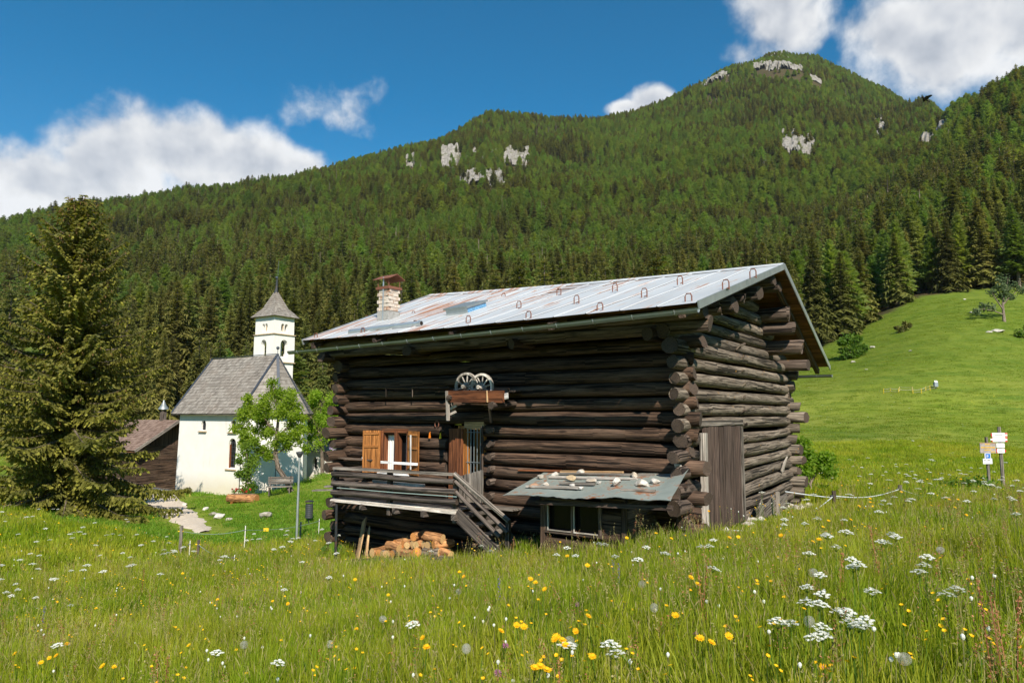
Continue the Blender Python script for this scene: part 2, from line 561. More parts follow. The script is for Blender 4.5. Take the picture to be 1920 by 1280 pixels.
flat('box_grey', (0.25, 0.29, 0.32), 0.6, 0.1)
flat('glass_dark', (0.008, 0.008, 0.009), 0.15, 0.1, 4, 0.18)
flat('interior', (0.02, 0.014, 0.01), 0.9, 0.2)  # near-black: the dark of unlit insides put into the colour
flat('blue_paint', (0.14, 0.32, 0.52), 0.6, 0.35, 16)
flat('fiberglass', (0.74, 0.72, 0.68), 0.6, 0.05)
flat('pebble_path', (0.58, 0.49, 0.39), 0.95, 0.14, 7)
flat('earth', (0.20, 0.13, 0.085), 0.95, 0.3, 5)
flat('bird_black', (0.018, 0.014, 0.012), 0.8, 0.1)

# ---------------------------------------------------------------- mesh helpers
def tag(o, label=None, category=None, group=None, kind=None):
    if label:
        o['label'] = label
    if category:
        o['category'] = category
    if group:
        o['group'] = group
    if kind:
        o['kind'] = kind
    return o


def empty(name, loc=(0, 0, 0), rz=0.0, parent=None):
    o = bpy.data.objects.new(name, None)
    o.empty_display_size = 0.2
    o.location = loc
    o.rotation_euler = (0, 0, rz)
    if parent:
        o.parent = parent
    COL.objects.link(o)
    return o


def ordinal(k):
    return '%d%s' % (k, 'th' if 10 <= k % 100 <= 20 else {1: 'st', 2: 'nd', 3: 'rd'}.get(k % 10, 'th'))


class MB:
    def __init__(self, seed=None):
        self.v, self.f, self.uv, self.mi, self.tn = [], [], [], [], []
        self.r = random.Random(seed if seed is not None else random.random())

    def add(self, verts, faces, uvs=None, mi=0, tone=0.5):
        o = len(self.v)
        self.v.extend([tuple(map(float, p)) for p in verts])
        for i, fc in enumerate(faces):
            self.f.append(tuple(o + k for k in fc))
            self.uv.append(uvs[i] if uvs else [(verts[k][0], verts[k][1]) for k in fc])
            self.mi.append(mi)
            self.tn.append(tone)

    def box(self, c, s, R=None, mi=0, jit=0.0, tone=0.5, grain=None):
        c = np.array(c, float)
        h = np.array(s, float) / 2
        if grain is None:
            grain = int(np.argmax(h))
        oth = [k for k in range(3) if k != grain]
        ou, ov = self.r.uniform(0, 9), self.r.uniform(0, 9)
        vs, loc = [], []
        for sx in (-1, 1):
            for sy in (-1, 1):
                for sz in (-1, 1):
                    p = h * np.array([sx, sy, sz])
                    if jit:
                        p = p + np.array([self.r.uniform(-jit, jit) for _ in range(3)])
                    loc.append(p)
                    vs.append((R @ p if R is not None else p) + c)
        faces = [(0, 1, 3, 2), (4, 6, 7, 5), (0, 4, 5, 1), (2, 3, 7, 6), (0, 2, 6, 4), (1, 5, 7, 3)]
        uvs = [[(loc[k][grain] + ou, loc[k][oth[0]] + loc[k][oth[1]] + ov) for k in fc] for fc in faces]
        self.add(vs, faces, uvs, mi, tone)
        return self

    def beam(self, p0, p1, w, h, up=(0, 0, 1), mi=0, jit=0.0, tone=0.5):
        """box from p0 to p1, w wide, h along up"""
        p0, p1 = np.array(p0, float), np.array(p1, float)
        d = p1 - p0
        L = np.linalg.norm(d)
        d /= L
        s = np.cross(np.array(up, float), d)
        s /= np.linalg.norm(s)
        u = np.cross(d, s)
        return self.box((p0 + p1) / 2, (L, w, h), np.array([d, s, u]).T, mi, jit, tone, 0)

    def tube(self, pts, rad, n=10, mi=0, capmi=None, wob=0.0, tone=0.5, flat=1.0, cap=True):
        pts = [np.array(p, float) for p in pts]
        m = len(pts)
        if not hasattr(rad, '__len__'):
            rad = [rad] * m
        ou, ov = self.r.uniform(0, 9), self.r.uniform(0, 9)
        rings, acc = [], 0.0
        prev_s = None
        ph = self.r.uniform(0, 6.28)
        for i in range(m):
            d = pts[min(i + 1, m - 1)] - pts[max(i - 1, 0)]
            d /= max(1e-9, np.linalg.norm(d))
            ref = np.array([0, 0, 1.0]) if abs(d[2]) < 0.9 else np.array([1.0, 0, 0])
            s = np.cross(ref, d)
            if prev_s is not None and abs(d[2]) >= 0.85:
                s = prev_s - d * (prev_s @ d)
            s /= np.linalg.norm(s)
            prev_s = s
            u = np.cross(d, s)
            if i:
                acc += np.linalg.norm(pts[i] - pts[i - 1])
            ring = []
            for k in range(n):
                a = 2 * math.pi * k / n
                rr = rad[i] * (1 + wob * (math.sin(a * 2 + ph + i * 0.7) * 0.5 + self.r.uniform(-0.6, 0.6)))
                ring.append(pts[i] + s * math.cos(a) * rr + u * math.sin(a) * rr * flat)
            rings.append((ring, acc))
        vs = [p for r_, _ in rings for p in r_]
        fs, uvs = [], []
        for i in range(m - 1):
            for k in range(n):
                k2 = (k + 1) % n
                fs.append((i * n + k, i * n + k2, (i + 1) * n + k2, (i + 1) * n + k))
                c0, c1 = 2 * math.pi * rad[i] * k / n, 2 * math.pi * rad[i] * (k + 1) / n
                uvs.append([(ou + rings[i][1], ov + c0), (ou + rings[i][1], ov + c1),
                            (ou + rings[i + 1][1], ov + c1), (ou + rings[i + 1][1], ov + c0)])
        self.add(vs, fs, uvs, mi, tone)
        if cap:
            for i, rev in ((0, True), (m - 1, False)):
                ring = rings[i][0]
                fc = tuple(range(n))
                loc = [(math.cos(2 * math.pi * k / n) * rad[i], math.sin(2 * math.pi * k / n) * rad[i]) for k in range(n)]
                if rev:
                    self.add(ring, [fc[::-1]], [loc[::-1]], mi if capmi is None else capmi, tone)
                else:
                    self.add(ring, [fc], [loc], mi if capmi is None else capmi, tone)
        return self

    def build(self, name, mats, parent=None, smooth=False, loc=None, rz=0.0):
        return link_mesh(name, mesh_from(name, self.v, self.f, mats, self.mi, self.tn, self.uv, smooth), parent, loc, rz)


def mesh_from(name, V, Fc, mats, mi=None, tone=None, uv=None, smooth=False):
    me = bpy.data.meshes.new(name)
    me.from_pydata(V if isinstance(V, list) else V.tolist(), [], Fc if isinstance(Fc, list) else Fc.tolist())
    for m in ([mats] if isinstance(mats, str) else mats):
        me.materials.append(MATS[m])
    nf = len(me.polygons)
    if mi is not None and len(me.materials) > 1:
        me.polygons.foreach_set('material_index', np.asarray(mi, np.int32))
    if tone is not None:
        a = me.attributes.new('tone', 'FLOAT', 'FACE')
        a.data.foreach_set('value', np.asarray(tone, np.float32))
    if uv is not None:
        ul = me.uv_layers.new(name='UVMap')
        ul.data.foreach_set('uv', np.array([c for f in uv for p in f for c in p], np.float32))
    if smooth:
        me.polygons.foreach_set('use_smooth', np.ones(nf, bool))
    me.update()
    return me


def link_mesh(name, me, parent=None, loc=None, rz=0.0):
    o = bpy.data.objects.new(name, me)
    if parent is not None:
        o.parent = parent
    if loc is not None:
        o.location = loc
    if rz:
        o.rotation_euler = (0, 0, rz)
    COL.objects.link(o)
    return o


def copy_tree(o, parent=None):
    c = o.copy()
    COL.objects.link(c)
    c.parent = parent
    for ch in list(o.children):
        copy_tree(ch, c)
    return c


def rotz(a):
    c, s = math.cos(a), math.sin(a)
    return np.array([[c, -s, 0], [s, c, 0], [0, 0, 1.0]])


def euler(x, y, z):
    return np.array(Matrix.Rotation(z, 3, 'Z') @ Matrix.Rotation(y, 3, 'Y') @ Matrix.Rotation(x, 3, 'X'))


def rock(name, size, seed, mat, parent=None, loc=(0, 0, 0), n=2, rough=0.28):
    """an angular stone: a cut and jittered icosphere-like hull"""
    r = random.Random(seed)
    import bmesh
    bm = bmesh.new()
    bmesh.ops.create_icosphere(bm, subdivisions=n, radius=0.5)
    planes = [(Vector((r.uniform(-1, 1), r.uniform(-1, 1), r.uniform(-1, 1))).normalized(), r.uniform(0.24, 0.42)) for _ in range(14)]
    for v in bm.verts:
        for nn, d in planes:
            k = v.co.dot(nn) - d
            if k > 0:
                v.co -= nn * k
        v.co += Vector((r.uniform(-1, 1), r.uniform(-1, 1), r.uniform(-1, 1))) * rough * 0.07
        v.co = Vector((v.co.x * size[0], v.co.y * size[1], v.co.z * size[2]))
    zmin = min(v.co.z for v in bm.verts)
    for v in bm.verts:
        v.co.z -= zmin
    me = bpy.data.meshes.new(name)
    bm.to_mesh(me)
    bm.free()
    me.materials.append(MATS[mat])
    o = link_mesh(name, me, parent, loc, r.uniform(0, 6))
    return o


# ---------------------------------------------------------------- barn frame (needed by the ground)
BYAW = math.radians(-35.3)
EX = np.array([math.cos(BYAW), math.sin(BYAW), 0])
EY = np.array([-math.sin(BYAW), math.cos(BYAW), 0])
BC = pt(1288, 900, 12.0)
BC[2] = 0.0


def wor(x, y, z=0.0):
    return BC + x * EX + y * EY + np.array([0, 0, z])


def loc_of(P):
    q = np.asarray(P) - BC
    return np.array([q @ EX, q @ EY, q[2]])


def FY(u, v, y=0.0):
    d = ray(u, v)
    t = (y - (CAM - BC) @ EY) / (d @ EY)
    return loc_of(CAM + d * t)


def GX(u, v, x=0.0):
    d = ray(u, v)
    t = (x - (CAM - BC) @ EX) / (d @ EX)
    return loc_of(CAM + d * t)


# ---------------------------------------------------------------- terrain
FAR = {   # photo column: (distance forward, photo row of the bare ground)
    -300: [(50, 895), (150, 770), (300, 650), (600, 540), (850, 455)],
    0: [(50, 893), (90, 830), (150, 745), (300, 625), (600, 500), (850, 425)],
    330: [(50, 893), (90, 830), (150, 735), (300, 610), (600, 470), (1000, 375)],
    640: [(50, 868), (90, 810), (150, 715), (300, 600), (600, 465), (1250, 296)],
    910: [(50, 850), (90, 800), (150, 700), (300, 595), (600, 460), (1500, 208)],
    1180: [(50, 846), (90, 790), (150, 690), (300, 590), (600, 460), (1600, 204)],
    1330: [(50, 846), (90, 780), (150, 680), (300, 585), (600, 455), (1650, 136)],
    1480: [(50, 846), (90, 765), (150, 655), (300, 570), (600, 445), (1700, 74)],
    1600: [(50, 843), (90, 752), (150, 620), (300, 545), (600, 420), (1700, 96)],
    1720: [(50, 836), (90, 735), (140, 600), (180, 548), (300, 490), (600, 370), (1600, 158)],
    1800: [(50, 834), (90, 737), (140, 590), (185, 535), (300, 455), (600, 305), (1300, 166)],
    1870: [(50, 834), (90, 742), (140, 590), (185, 530), (300, 430), (600, 240), (900, 165)],
    1950: [(50, 836), (90, 748), (140, 600), (180, 525), (300, 400), (560, 190), (700, 145)],
    2300: [(50, 845), (90, 770), (140, 640), (180, 560), (300, 390), (560, 130), (700, 80)],
}
LR = np.linspace(math.log(40), math.log(6000), 160)
_az, _tab = [], []
for u, lst in sorted(FAR.items()):
    az = math.atan2(ray(u, 775)[0], ray(u, 775)[1])
    ys, te = [], []
    for (Y, v) in lst:
        d = ray(u, v)
        hyp = math.hypot(d[0], d[1])
        ys.append(math.log(Y * math.hypot(1, math.tan(az))))
        te.append(d[2] / hyp)
    rr = np.interp(LR, ys, te)
    k = int(np.searchsorted(LR, ys[-1]))
    z = rr * np.exp(LR)
    z[k:] = z[k - 1] - (np.exp(LR[k:]) - math.exp(ys[-1])) * 0.55      # the far side of the ridge falls away
    ker = np.exp(-0.5 * (np.arange(-5, 6) / 2.0) ** 2)
    ker /= ker.sum()
    zp = np.pad(z, 5, mode='edge')
    z2 = np.convolve(zp, ker, 'valid')
    z2[k - 6:k + 4] = 0.5 * z2[k - 6:k + 4] + 0.5 * z[k - 6:k + 4]
    _az.append(az)
    _tab.append(z2)
_az = np.array(_az)
_tab = np.array(_tab)
# close the circle behind the camera with low rolling land
_back = np.exp(LR) * 0.03 - 1.0
_azf = np.concatenate([[-math.pi, -1.6], _az, [1.6, math.pi]])
_tabf = np.vstack([_back, 0.35 * _tab[0] + 0.65 * _back, _tab, 0.4 * _tab[-1] + 0.6 * _back, _back])
AZG = np.linspace(-math.pi, math.pi, 1441)
_T = np.array([np.interp(AZG, _azf, _tabf[:, j]) for j in range(len(LR))]).T
_k = np.exp(-0.5 * (np.arange(-6, 7) / 3.0) ** 2)
_k /= _k.sum()
_T = np.array([np.convolve(np.concatenate([_T[-7:-1, j], _T[:, j], _T[1:7, j]]), _k, 'valid') for j in range(len(LR))]).T


def vnoise(x, y, seed=0):
    """smooth value noise, vectorised"""
    xi, yi = np.floor(x).astype(np.int64), np.floor(y).astype(np.int64)
    fx, fy = x - xi, y - yi
    fx, fy = fx * fx * (3 - 2 * fx), fy * fy * (3 - 2 * fy)

    def h(a, b):
        n = (a * 374761393 + b * 668265263 + seed * 974711) & 0x7fffffff
        n = ((n ^ (n >> 13)) * 1274126177) & 0x7fffffff
        return ((n ^ (n >> 16)) & 0xffff) / 65535.0
    return (h(xi, yi) * (1 - fx) + h(xi + 1, yi) * fx) * (1 - fy) + (h(xi, yi + 1) * (1 - fx) + h(xi + 1, yi + 1) * fx) * fy - 0.5


def far_z(x, y):
    r = np.hypot(x, y)
    az = np.arctan2(x, y)
    lr = np.clip(np.log(np.maximum(r, 1e-3)), LR[0], LR[-1])
    j = (lr - LR[0]) / (LR[1] - LR[0])
    j0 = np.clip(j.astype(int), 0, len(LR) - 2)
    fj = j - j0
    i = (az + math.pi) / (2 * math.pi) * 1440
    i0 = np.clip(i.astype(int), 0, 1439)
    fi = i - i0
    z = (_T[i0, j0] * (1 - fi) + _T[i0 + 1, j0] * fi) * (1 - fj) + (_T[i0, j0 + 1] * (1 - fi) + _T[i0 + 1, j0 + 1] * fi) * fj
    z = np.maximum(z, -40.0)
    amp = np.clip((r - 200) / 500, 0, 1)
    z = z + amp * (vnoise(x / 130, y / 130, 3) * 34 + vnoise(x / 48, y / 48, 5) * 14)
    amp2 = np.clip((r - 60) / 60, 0, 1) * np.clip((260 - r) / 80, 0, 1)
    z = z + amp2 * (vnoise(x / 22, y / 22, 8) * 1.6 + vnoise(x / 9, y / 9, 9) * 0.35)
    return z


CT = [(0, 0, 0), (-4, 0, -0.55), (4, 0, 0.4), (-3, 5, -0.80), (3, 5, 0.12), (0, 5, -0.32), (0, 9, -0.72), (-4, 9, -1.22),
      (10, 12, -0.22), (8, 6, 0.42), (7, 11.5, -0.40), (12, 18, -0.72), (0, -15, 0.3), (-20, -15, -2.2), (20, -15, 2.4), (-40, 0, -4), (40, 0, 3.5),
      (0, -45, 1.0), (-45, -30, -2), (45, -30, 3), (14, 6, 1.0), (-9, 6, -1.5), (-16, 12, -2.35)]
for (x, y, z) in ((0.2, -0.2, -0.50), (0.3, 3.5, -0.56), (0.2, 7.2, -0.72), (-9, -0.2, -1.86), (-9, 7, -1.7), (-3, -1.2, -1.10), (-0.4, -2.0, -0.72),
                  (-1.6, -2.2, -0.92), (-6.5, -1.2, -1.62), (-7.6, -1.4, -1.72), (-4.5, 7.5, -1.2), (-11, 3, -2.2)):
    CT.append(tuple(wor(x, y, z)))
for (u, v, Y) in ((335, 1052, 20), (100, 1000, 23), (-150, 1000, 23), (130, 952, 32), (330, 924, 42.5), (447, 931, 39.4), (560, 912, 41.5),
                  (350, 982, 30), (290, 912, 39), (500, 1010, 26), (600, 985, 28), (605, 885, 42), (230, 905, 42), (100, 925, 40), (640, 905, 36),
                  (1875, 928, 23), (1560, 950, 17.8), (1700, 936, 18), (1600, 885, 34), (1850, 880, 34), (2200, 900, 30), (2200, 960, 20)):
    CT.append(tuple(pt(u, v, Y)))
CT = np.array(CT)
_extra = []
for a in np.radians([-150, -110, -75, -45, -30, -18, 0, 18, 30, 45, 75, 110, 150, 180]):
    x, y = 52 * math.sin(a), 52 * math.cos(a)
    _extra.append((x, y, float(far_z(np.array([x]), np.array([y]))[0])))
CT = np.vstack([CT, _extra])


def _phi(d2):
    return 0.5 * d2 * np.log(np.maximum(d2, 1e-9))


_n = len(CT)
_A = np.zeros((_n + 3, _n + 3))
_d2 = ((CT[:, None, :2] - CT[None, :, :2]) ** 2).sum(2)
_A[:_n, :_n] = _phi(_d2) + np.eye(_n) * 2.0
_A[:_n, _n] = 1
_A[:_n, _n + 1:] = CT[:, :2]
_A[_n:, :_n] = _A[:_n, _n:].T
_W = np.linalg.solve(_A, np.concatenate([CT[:, 2], [0, 0, 0]]))


def near_z(x, y):
    out = _W[_n] + _W[_n + 1] * x + _W[_n + 2] * y
    for i in range(_n):
        out = out + _W[i] * _phi((x - CT[i, 0]) ** 2 + (y - CT[i, 1]) ** 2)
    return out + vnoise(x / 2.3, y / 2.3, 21) * 0.07 + vnoise(x / 0.8, y / 0.8, 22) * 0.03


def ground(x, y):
    x, y = np.atleast_1d(np.asarray(x, float)), np.atleast_1d(np.asarray(y, float))
    r = np.hypot(x, y)
    t = np.clip((r - 42) / 14, 0, 1)
    t = t * t * (3 - 2 * t)
    zf = far_z(x, y)
    z = np.array(zf)
    m = t < 1
    z[m] = near_z(x[m], y[m]) * (1 - t[m]) + zf[m] * t[m]
    return z


def gz(x, y):
    return float(ground(x, y)[0])


def gnd(u, v, lo=3.0, hi=1500.0):
    """where the sight line through photo pixel (u, v) first meets the ground"""
    d = ray(u, v)
    t = np.exp(np.linspace(math.log(lo), math.log(hi), 1600))
    P = CAM[None, :] + d[None, :] * t[:, None]
    below = P[:, 2] < ground(P[:, 0], P[:, 1])
    k = int(np.argmax(below)) if below.any() else len(t) - 1
    p = P[k]
    return np.array([p[0], p[1], gz(p[0], p[1])])


def bar_in(x, y, m=0.0):
    """inside the barn or its lean-to / balcony footprint"""
    q0 = (x - BC[0]) * EX[0] + (y - BC[1]) * EX[1]
    q1 = (x - BC[0]) * EY[0] + (y - BC[1]) * EY[1]
    a = (q0 > -8.9 - m) & (q0 < 0.15 + m) & (q1 > -0.2 - m) & (q1 < 7.1 + m)
    b = (q0 > -2.3 - m) & (q0 < -0.2 + m) & (q1 > -1.8 - m) & (q1 < 0)
    c = (q0 > -7.9 - m) & (q0 < -3.6 + m) & (q1 > -1.0 - m) & (q1 < 0)
    return a | b | c


EDGE_U = np.array([-900, 0, 640, 1000, 1400, 1500, 1540, 1600, 1640, 1700, 1740, 1850, 1950, 2400])
EDGE_Y = np.array([95, 95, 100, 112, 128, 140, 148, 156, 166, 172, 182, 186, 180, 160])


def edge_y(az):
    u = 960 + 1287 * np.tan(np.clip(az, -0.95, 0.95))
    return np.interp(u, EDGE_U, EDGE_Y)


# path centre line from the chapel yard down to the meadow
PATH = [gnd(252, 897), gnd(270, 912), gnd(292, 930), gnd(318, 952), gnd(343, 970), gnd(364, 984), gnd(385, 998)]
_pw = [1.5, 1.25, 1.0, 0.85, 0.75, 0.55, 0.25]
PATHP = np.array([[p[0], p[1]] for p in PATH])


def path_dist(x, y):
    d = np.full(np.shape(x), 1e9)
    for i in range(len(PATHP) - 1):
        a, b = PATHP[i], PATHP[i + 1]
        ab = b - a
        t = np.clip(((x - a[0]) * ab[0] + (y - a[1]) * ab[1]) / (ab @ ab), 0, 1)
        d = np.minimum(d, np.hypot(x - a[0] - t * ab[0], y - a[1] - t * ab[1]))
    return d


def lawn(x, y):
    """1 where the grass is cut or grazed short: round the chapel and left of the barn"""
    u = 960 + 1287 * x / np.maximum(y, 0.1)
    k = np.clip((y - 21.5 - (np.clip(330 - u, 0, 400)) * 0.02) / 2.0, 0, 1) * np.clip((700 - u) / 60, 0, 1) * np.clip((u - 60) / 60, 0, 1)
    return k


# meadow tread marks, terraces: handled in the material; forest floor: vertex attribute
def build_ground():
    nth = 720
    rs = [0.0]
    r = 0.6
    while r < 5200:
        rs.append(r)
        r *= 1.021 if r < 60 else 1.026
    rs = np.array(rs[1:])
    # finer azimuth steps in front of the camera
    a1 = np.radians(np.linspace(-58, 58, 560))
    a2 = np.radians(np.linspace(58, 302, 120))[1:-1]
    az = np.concatenate([a1, a2])
    nth = len(az)
    R, A = np.meshgrid(rs, az, indexing='ij')
    X, Y = R * np.sin(A), R * np.cos(A)
    Z = ground(X.ravel(), Y.ravel()).reshape(X.shape)
    V = np.concatenate([[[0, 0, gz(0, 0)]], np.stack([X, Y, Z], 2).reshape(-1, 3)])
    nr = len(rs)
    i, j = np.meshgrid(np.arange(nr - 1), np.arange(nth), indexing='ij')
    j2 = (j + 1) % nth
    Q = np.stack([1 + i * nth + j, 1 + i * nth + j2, 1 + (i + 1) * nth + j2, 1 + (i + 1) * nth + j], 2).reshape(-1, 4)
    Q = Q[:, ::-1]
    T = [[0, 1 + (k + 1) % nth, 1 + k] for k in range(nth)]
    me = bpy.data.meshes.new('ground')
    me.from_pydata(V.tolist(), [], Q.tolist() + T)
    me.polygons.foreach_set('use_smooth', np.ones(len(me.polygons), bool))
    x, y = V[:, 0], V[:, 1]
    a = np.arctan2(x, y)
    forest = np.clip((y - edge_y(a) + 1.0) / 3.0, 0, 1) * (np.abs(a) < 1.0)
    forest = np.maximum(forest, np.clip((np.hypot(x, y) - 300) / 50, 0, 1))
    for nm, val in (('forest', forest), ('lawn', lawn(x, y))):
        at = me.attributes.new(nm, 'FLOAT', 'POINT')
        at.data.foreach_set('value', val.astype(np.float32))
    m, g, b, out = new_mat('ground')
    P = g.new('ShaderNodeNewGeometry').outputs['Position']
    n0 = g.noise(P, 0.045, 5.0, 0.6)
    n1 = g.noise(P, 0.35, 5.0, 0.6)
    n2 = g.noise(P, 3.0, 5.0, 0.7)
    n3 = g.noise(g.mapping(P, (0.05, 0.05, 0.9)), 1.0, 4.0, 0.6)
    col = g.mix(g.mapr(n1, 0.3, 0.7), (0.150, 0.215, 0.018), (0.245, 0.290, 0.036))
    col = g.mix(g.mapr(n0, 0.40, 0.65), col, (0.270, 0.290, 0.050))
    col = g.mix(g.mapr(n3, 0.48, 0.64, 0, 0.8), col, (0.075, 0.150, 0.016))
    col = g.mix(g.mapr(n2, 0.35, 0.75, 0, 0.45), col, (0.055, 0.105, 0.010))
    vo = g.new('ShaderNodeTexVoronoi')
    g.link(P, vo.inputs['Vector'])
    vo.inputs['Scale'].default_value = 1.6
    spk = g.math('MULTIPLY', g.math('LESS_THAN', vo.outputs['Distance'], 0.13), g.mapr(n1, 0.46, 0.6))
    col = g.mix(g.math('MULTIPLY', spk, 0.75), col, (0.60, 0.42, 0.03))
    spz = g.new('ShaderNodeSeparateXYZ')
    g.link(P, spz.inputs[0])
    pas = g.mapr(g.math('ADD', spz.outputs[2], g.math('MULTIPLY', n0, 9.0)), 7.0, 15.0, 0, 0.75)   # short pasture above the hay meadow
    col = g.mix(pas, col, g.mix(g.mapr(n1, 0.35, 0.65), (0.080, 0.132, 0.013), (0.135, 0.182, 0.022)))
    fa = g.new('ShaderNodeAttribute')
    fa.attribute_name = 'forest'
    col = g.mix(fa.outputs['Fac'], col, g.mix(g.mapr(n1, 0.4, 0.65), (0.075, 0.045, 0.024), (0.050, 0.062, 0.020)))
    setcol(g, b, col)
    b.inputs['Roughness'].default_value = 0.95
    b.inputs['Specular IOR Level'].default_value = 0.1
    bump(g, b, g.math('ADD', n2, g.math('MULTIPLY', n1, 2.0)), 0.8, 0.15)
    me.materials.append(m)
    o = link_mesh('ground', me)
    tag(o, 'grassy alpine meadow and wooded mountainside ground', kind='structure')


build_ground()


def build_path():
    # smooth centre line
    t = np.linspace(0, len(PATH) - 1, 60)
    idx = np.arange(len(PATH))
    px, py = np.interp(t, idx, PATHP[:, 0]), np.interp(t, idx, PATHP[:, 1])
    w = np.interp(t, idx, _pw)
    k = np.ones(9) / 9
    for _ in range(2):
        px[4:-4] = np.convolve(px, k, 'valid')
        py[4:-4] = np.convolve(py, k, 'valid')
    dx, dy = np.gradient(px), np.gradient(py)
    L = np.hypot(dx, dy)
    nx, ny = -dy / L, dx / L
    V, Q = [], []
    m = 9
    for i in range(60):
        wl = w[i] + 0.10 * math.sin(i * 0.9) + 0.06 * math.sin(i * 2.3)
        wr = w[i] + 0.10 * math.cos(i * 0.7) + 0.06 * math.cos(i * 1.9)
        for j in range(m):
            s = j / (m - 1) * 2 - 1
            x, y = px[i] + nx[i] * s * (wl if s < 0 else wr), py[i] + ny[i] * s * (wl if s < 0 else wr)
            V.append((x, y, gz(x, y) + 0.05 * (1 - abs(s)) + 0.025 - (0.04 if abs(s) == 1 else 0)))
    for i in range(59):
        for j in range(m - 1):
            a = i * m + j
            Q.append((a, a + m, a + m + 1, a + 1))
    me = mesh_from('path', V, Q, 'pebble_path', smooth=True)
    tag(link_mesh('path', me), 'pale gravel footpath curving down from the chapel yard', kind='structure')


build_path()


# ---------------------------------------------------------------- scattering
def scatter(name, pts, rot, scl, idx, protos, label):
    """ONE object of countless plants: prototypes instanced on points"""
    col = bpy.data.collections.new(name + '_kinds')
    for i, me in enumerate(protos):
        po = bpy.data.objects.new('%s_kind_%02d' % (name, i), me)
        col.objects.link(po)
    me = bpy.data.meshes.new(name)
    me.vertices.add(len(pts))
    me.vertices.foreach_set('co', np.asarray(pts, np.float32).ravel())
    a = me.attributes.new('rot', 'FLOAT_VECTOR', 'POINT')
    a.data.foreach_set('vector', np.asarray(rot, np.float32).ravel())
    a = me.attributes.new('scl', 'FLOAT_VECTOR', 'POINT')
    a.data.foreach_set('vector', np.asarray(scl, np.float32).ravel())
    a = me.attributes.new('kind', 'INT', 'POINT')
    a.data.foreach_set('value', np.asarray(idx, np.int32))
    me.update()
    o = link_mesh(name, me)
    ng = bpy.data.node_groups.new(name, 'GeometryNodeTree')
    ng.interface.new_socket('Geometry', in_out='INPUT', socket_type='NodeSocketGeometry')
    ng.interface.new_socket('Geometry', in_out='OUTPUT', socket_type='NodeSocketGeometry')
    N = ng.nodes
    gi, go = N.new('NodeGroupInput'), N.new('NodeGroupOutput')
    ip = N.new('GeometryNodeInstanceOnPoints')
    ci = N.new('GeometryNodeCollectionInfo')
    ci.inputs['Collection'].default_value = col
    ci.inputs['Separate Children'].default_value = True
    ci.inputs['Reset Children'].default_value = True
    ip.inputs['Pick Instance'].default_value = True
    L = ng.links
    L.new(gi.outputs[0], ip.inputs['Points'])
    L.new(ci.outputs[0], ip.inputs['Instance'])
    for nm, dt, sock in (('rot', 'FLOAT_VECTOR', 'Rotation'), ('scl', 'FLOAT_VECTOR', 'Scale'), ('kind', 'INT', 'Instance Index')):
        na = N.new('GeometryNodeInputNamedAttribute')
        na.data_type = dt
        na.inputs['Name'].default_value = nm
        L.new(na.outputs['Attribute'], ip.inputs[sock])
    L.new(ip.outputs[0], go.inputs[0])
    md = o.modifiers.new('scatter', 'NODES')
    md.node_group = ng
    tag(o, label, kind='stuff')
    return o


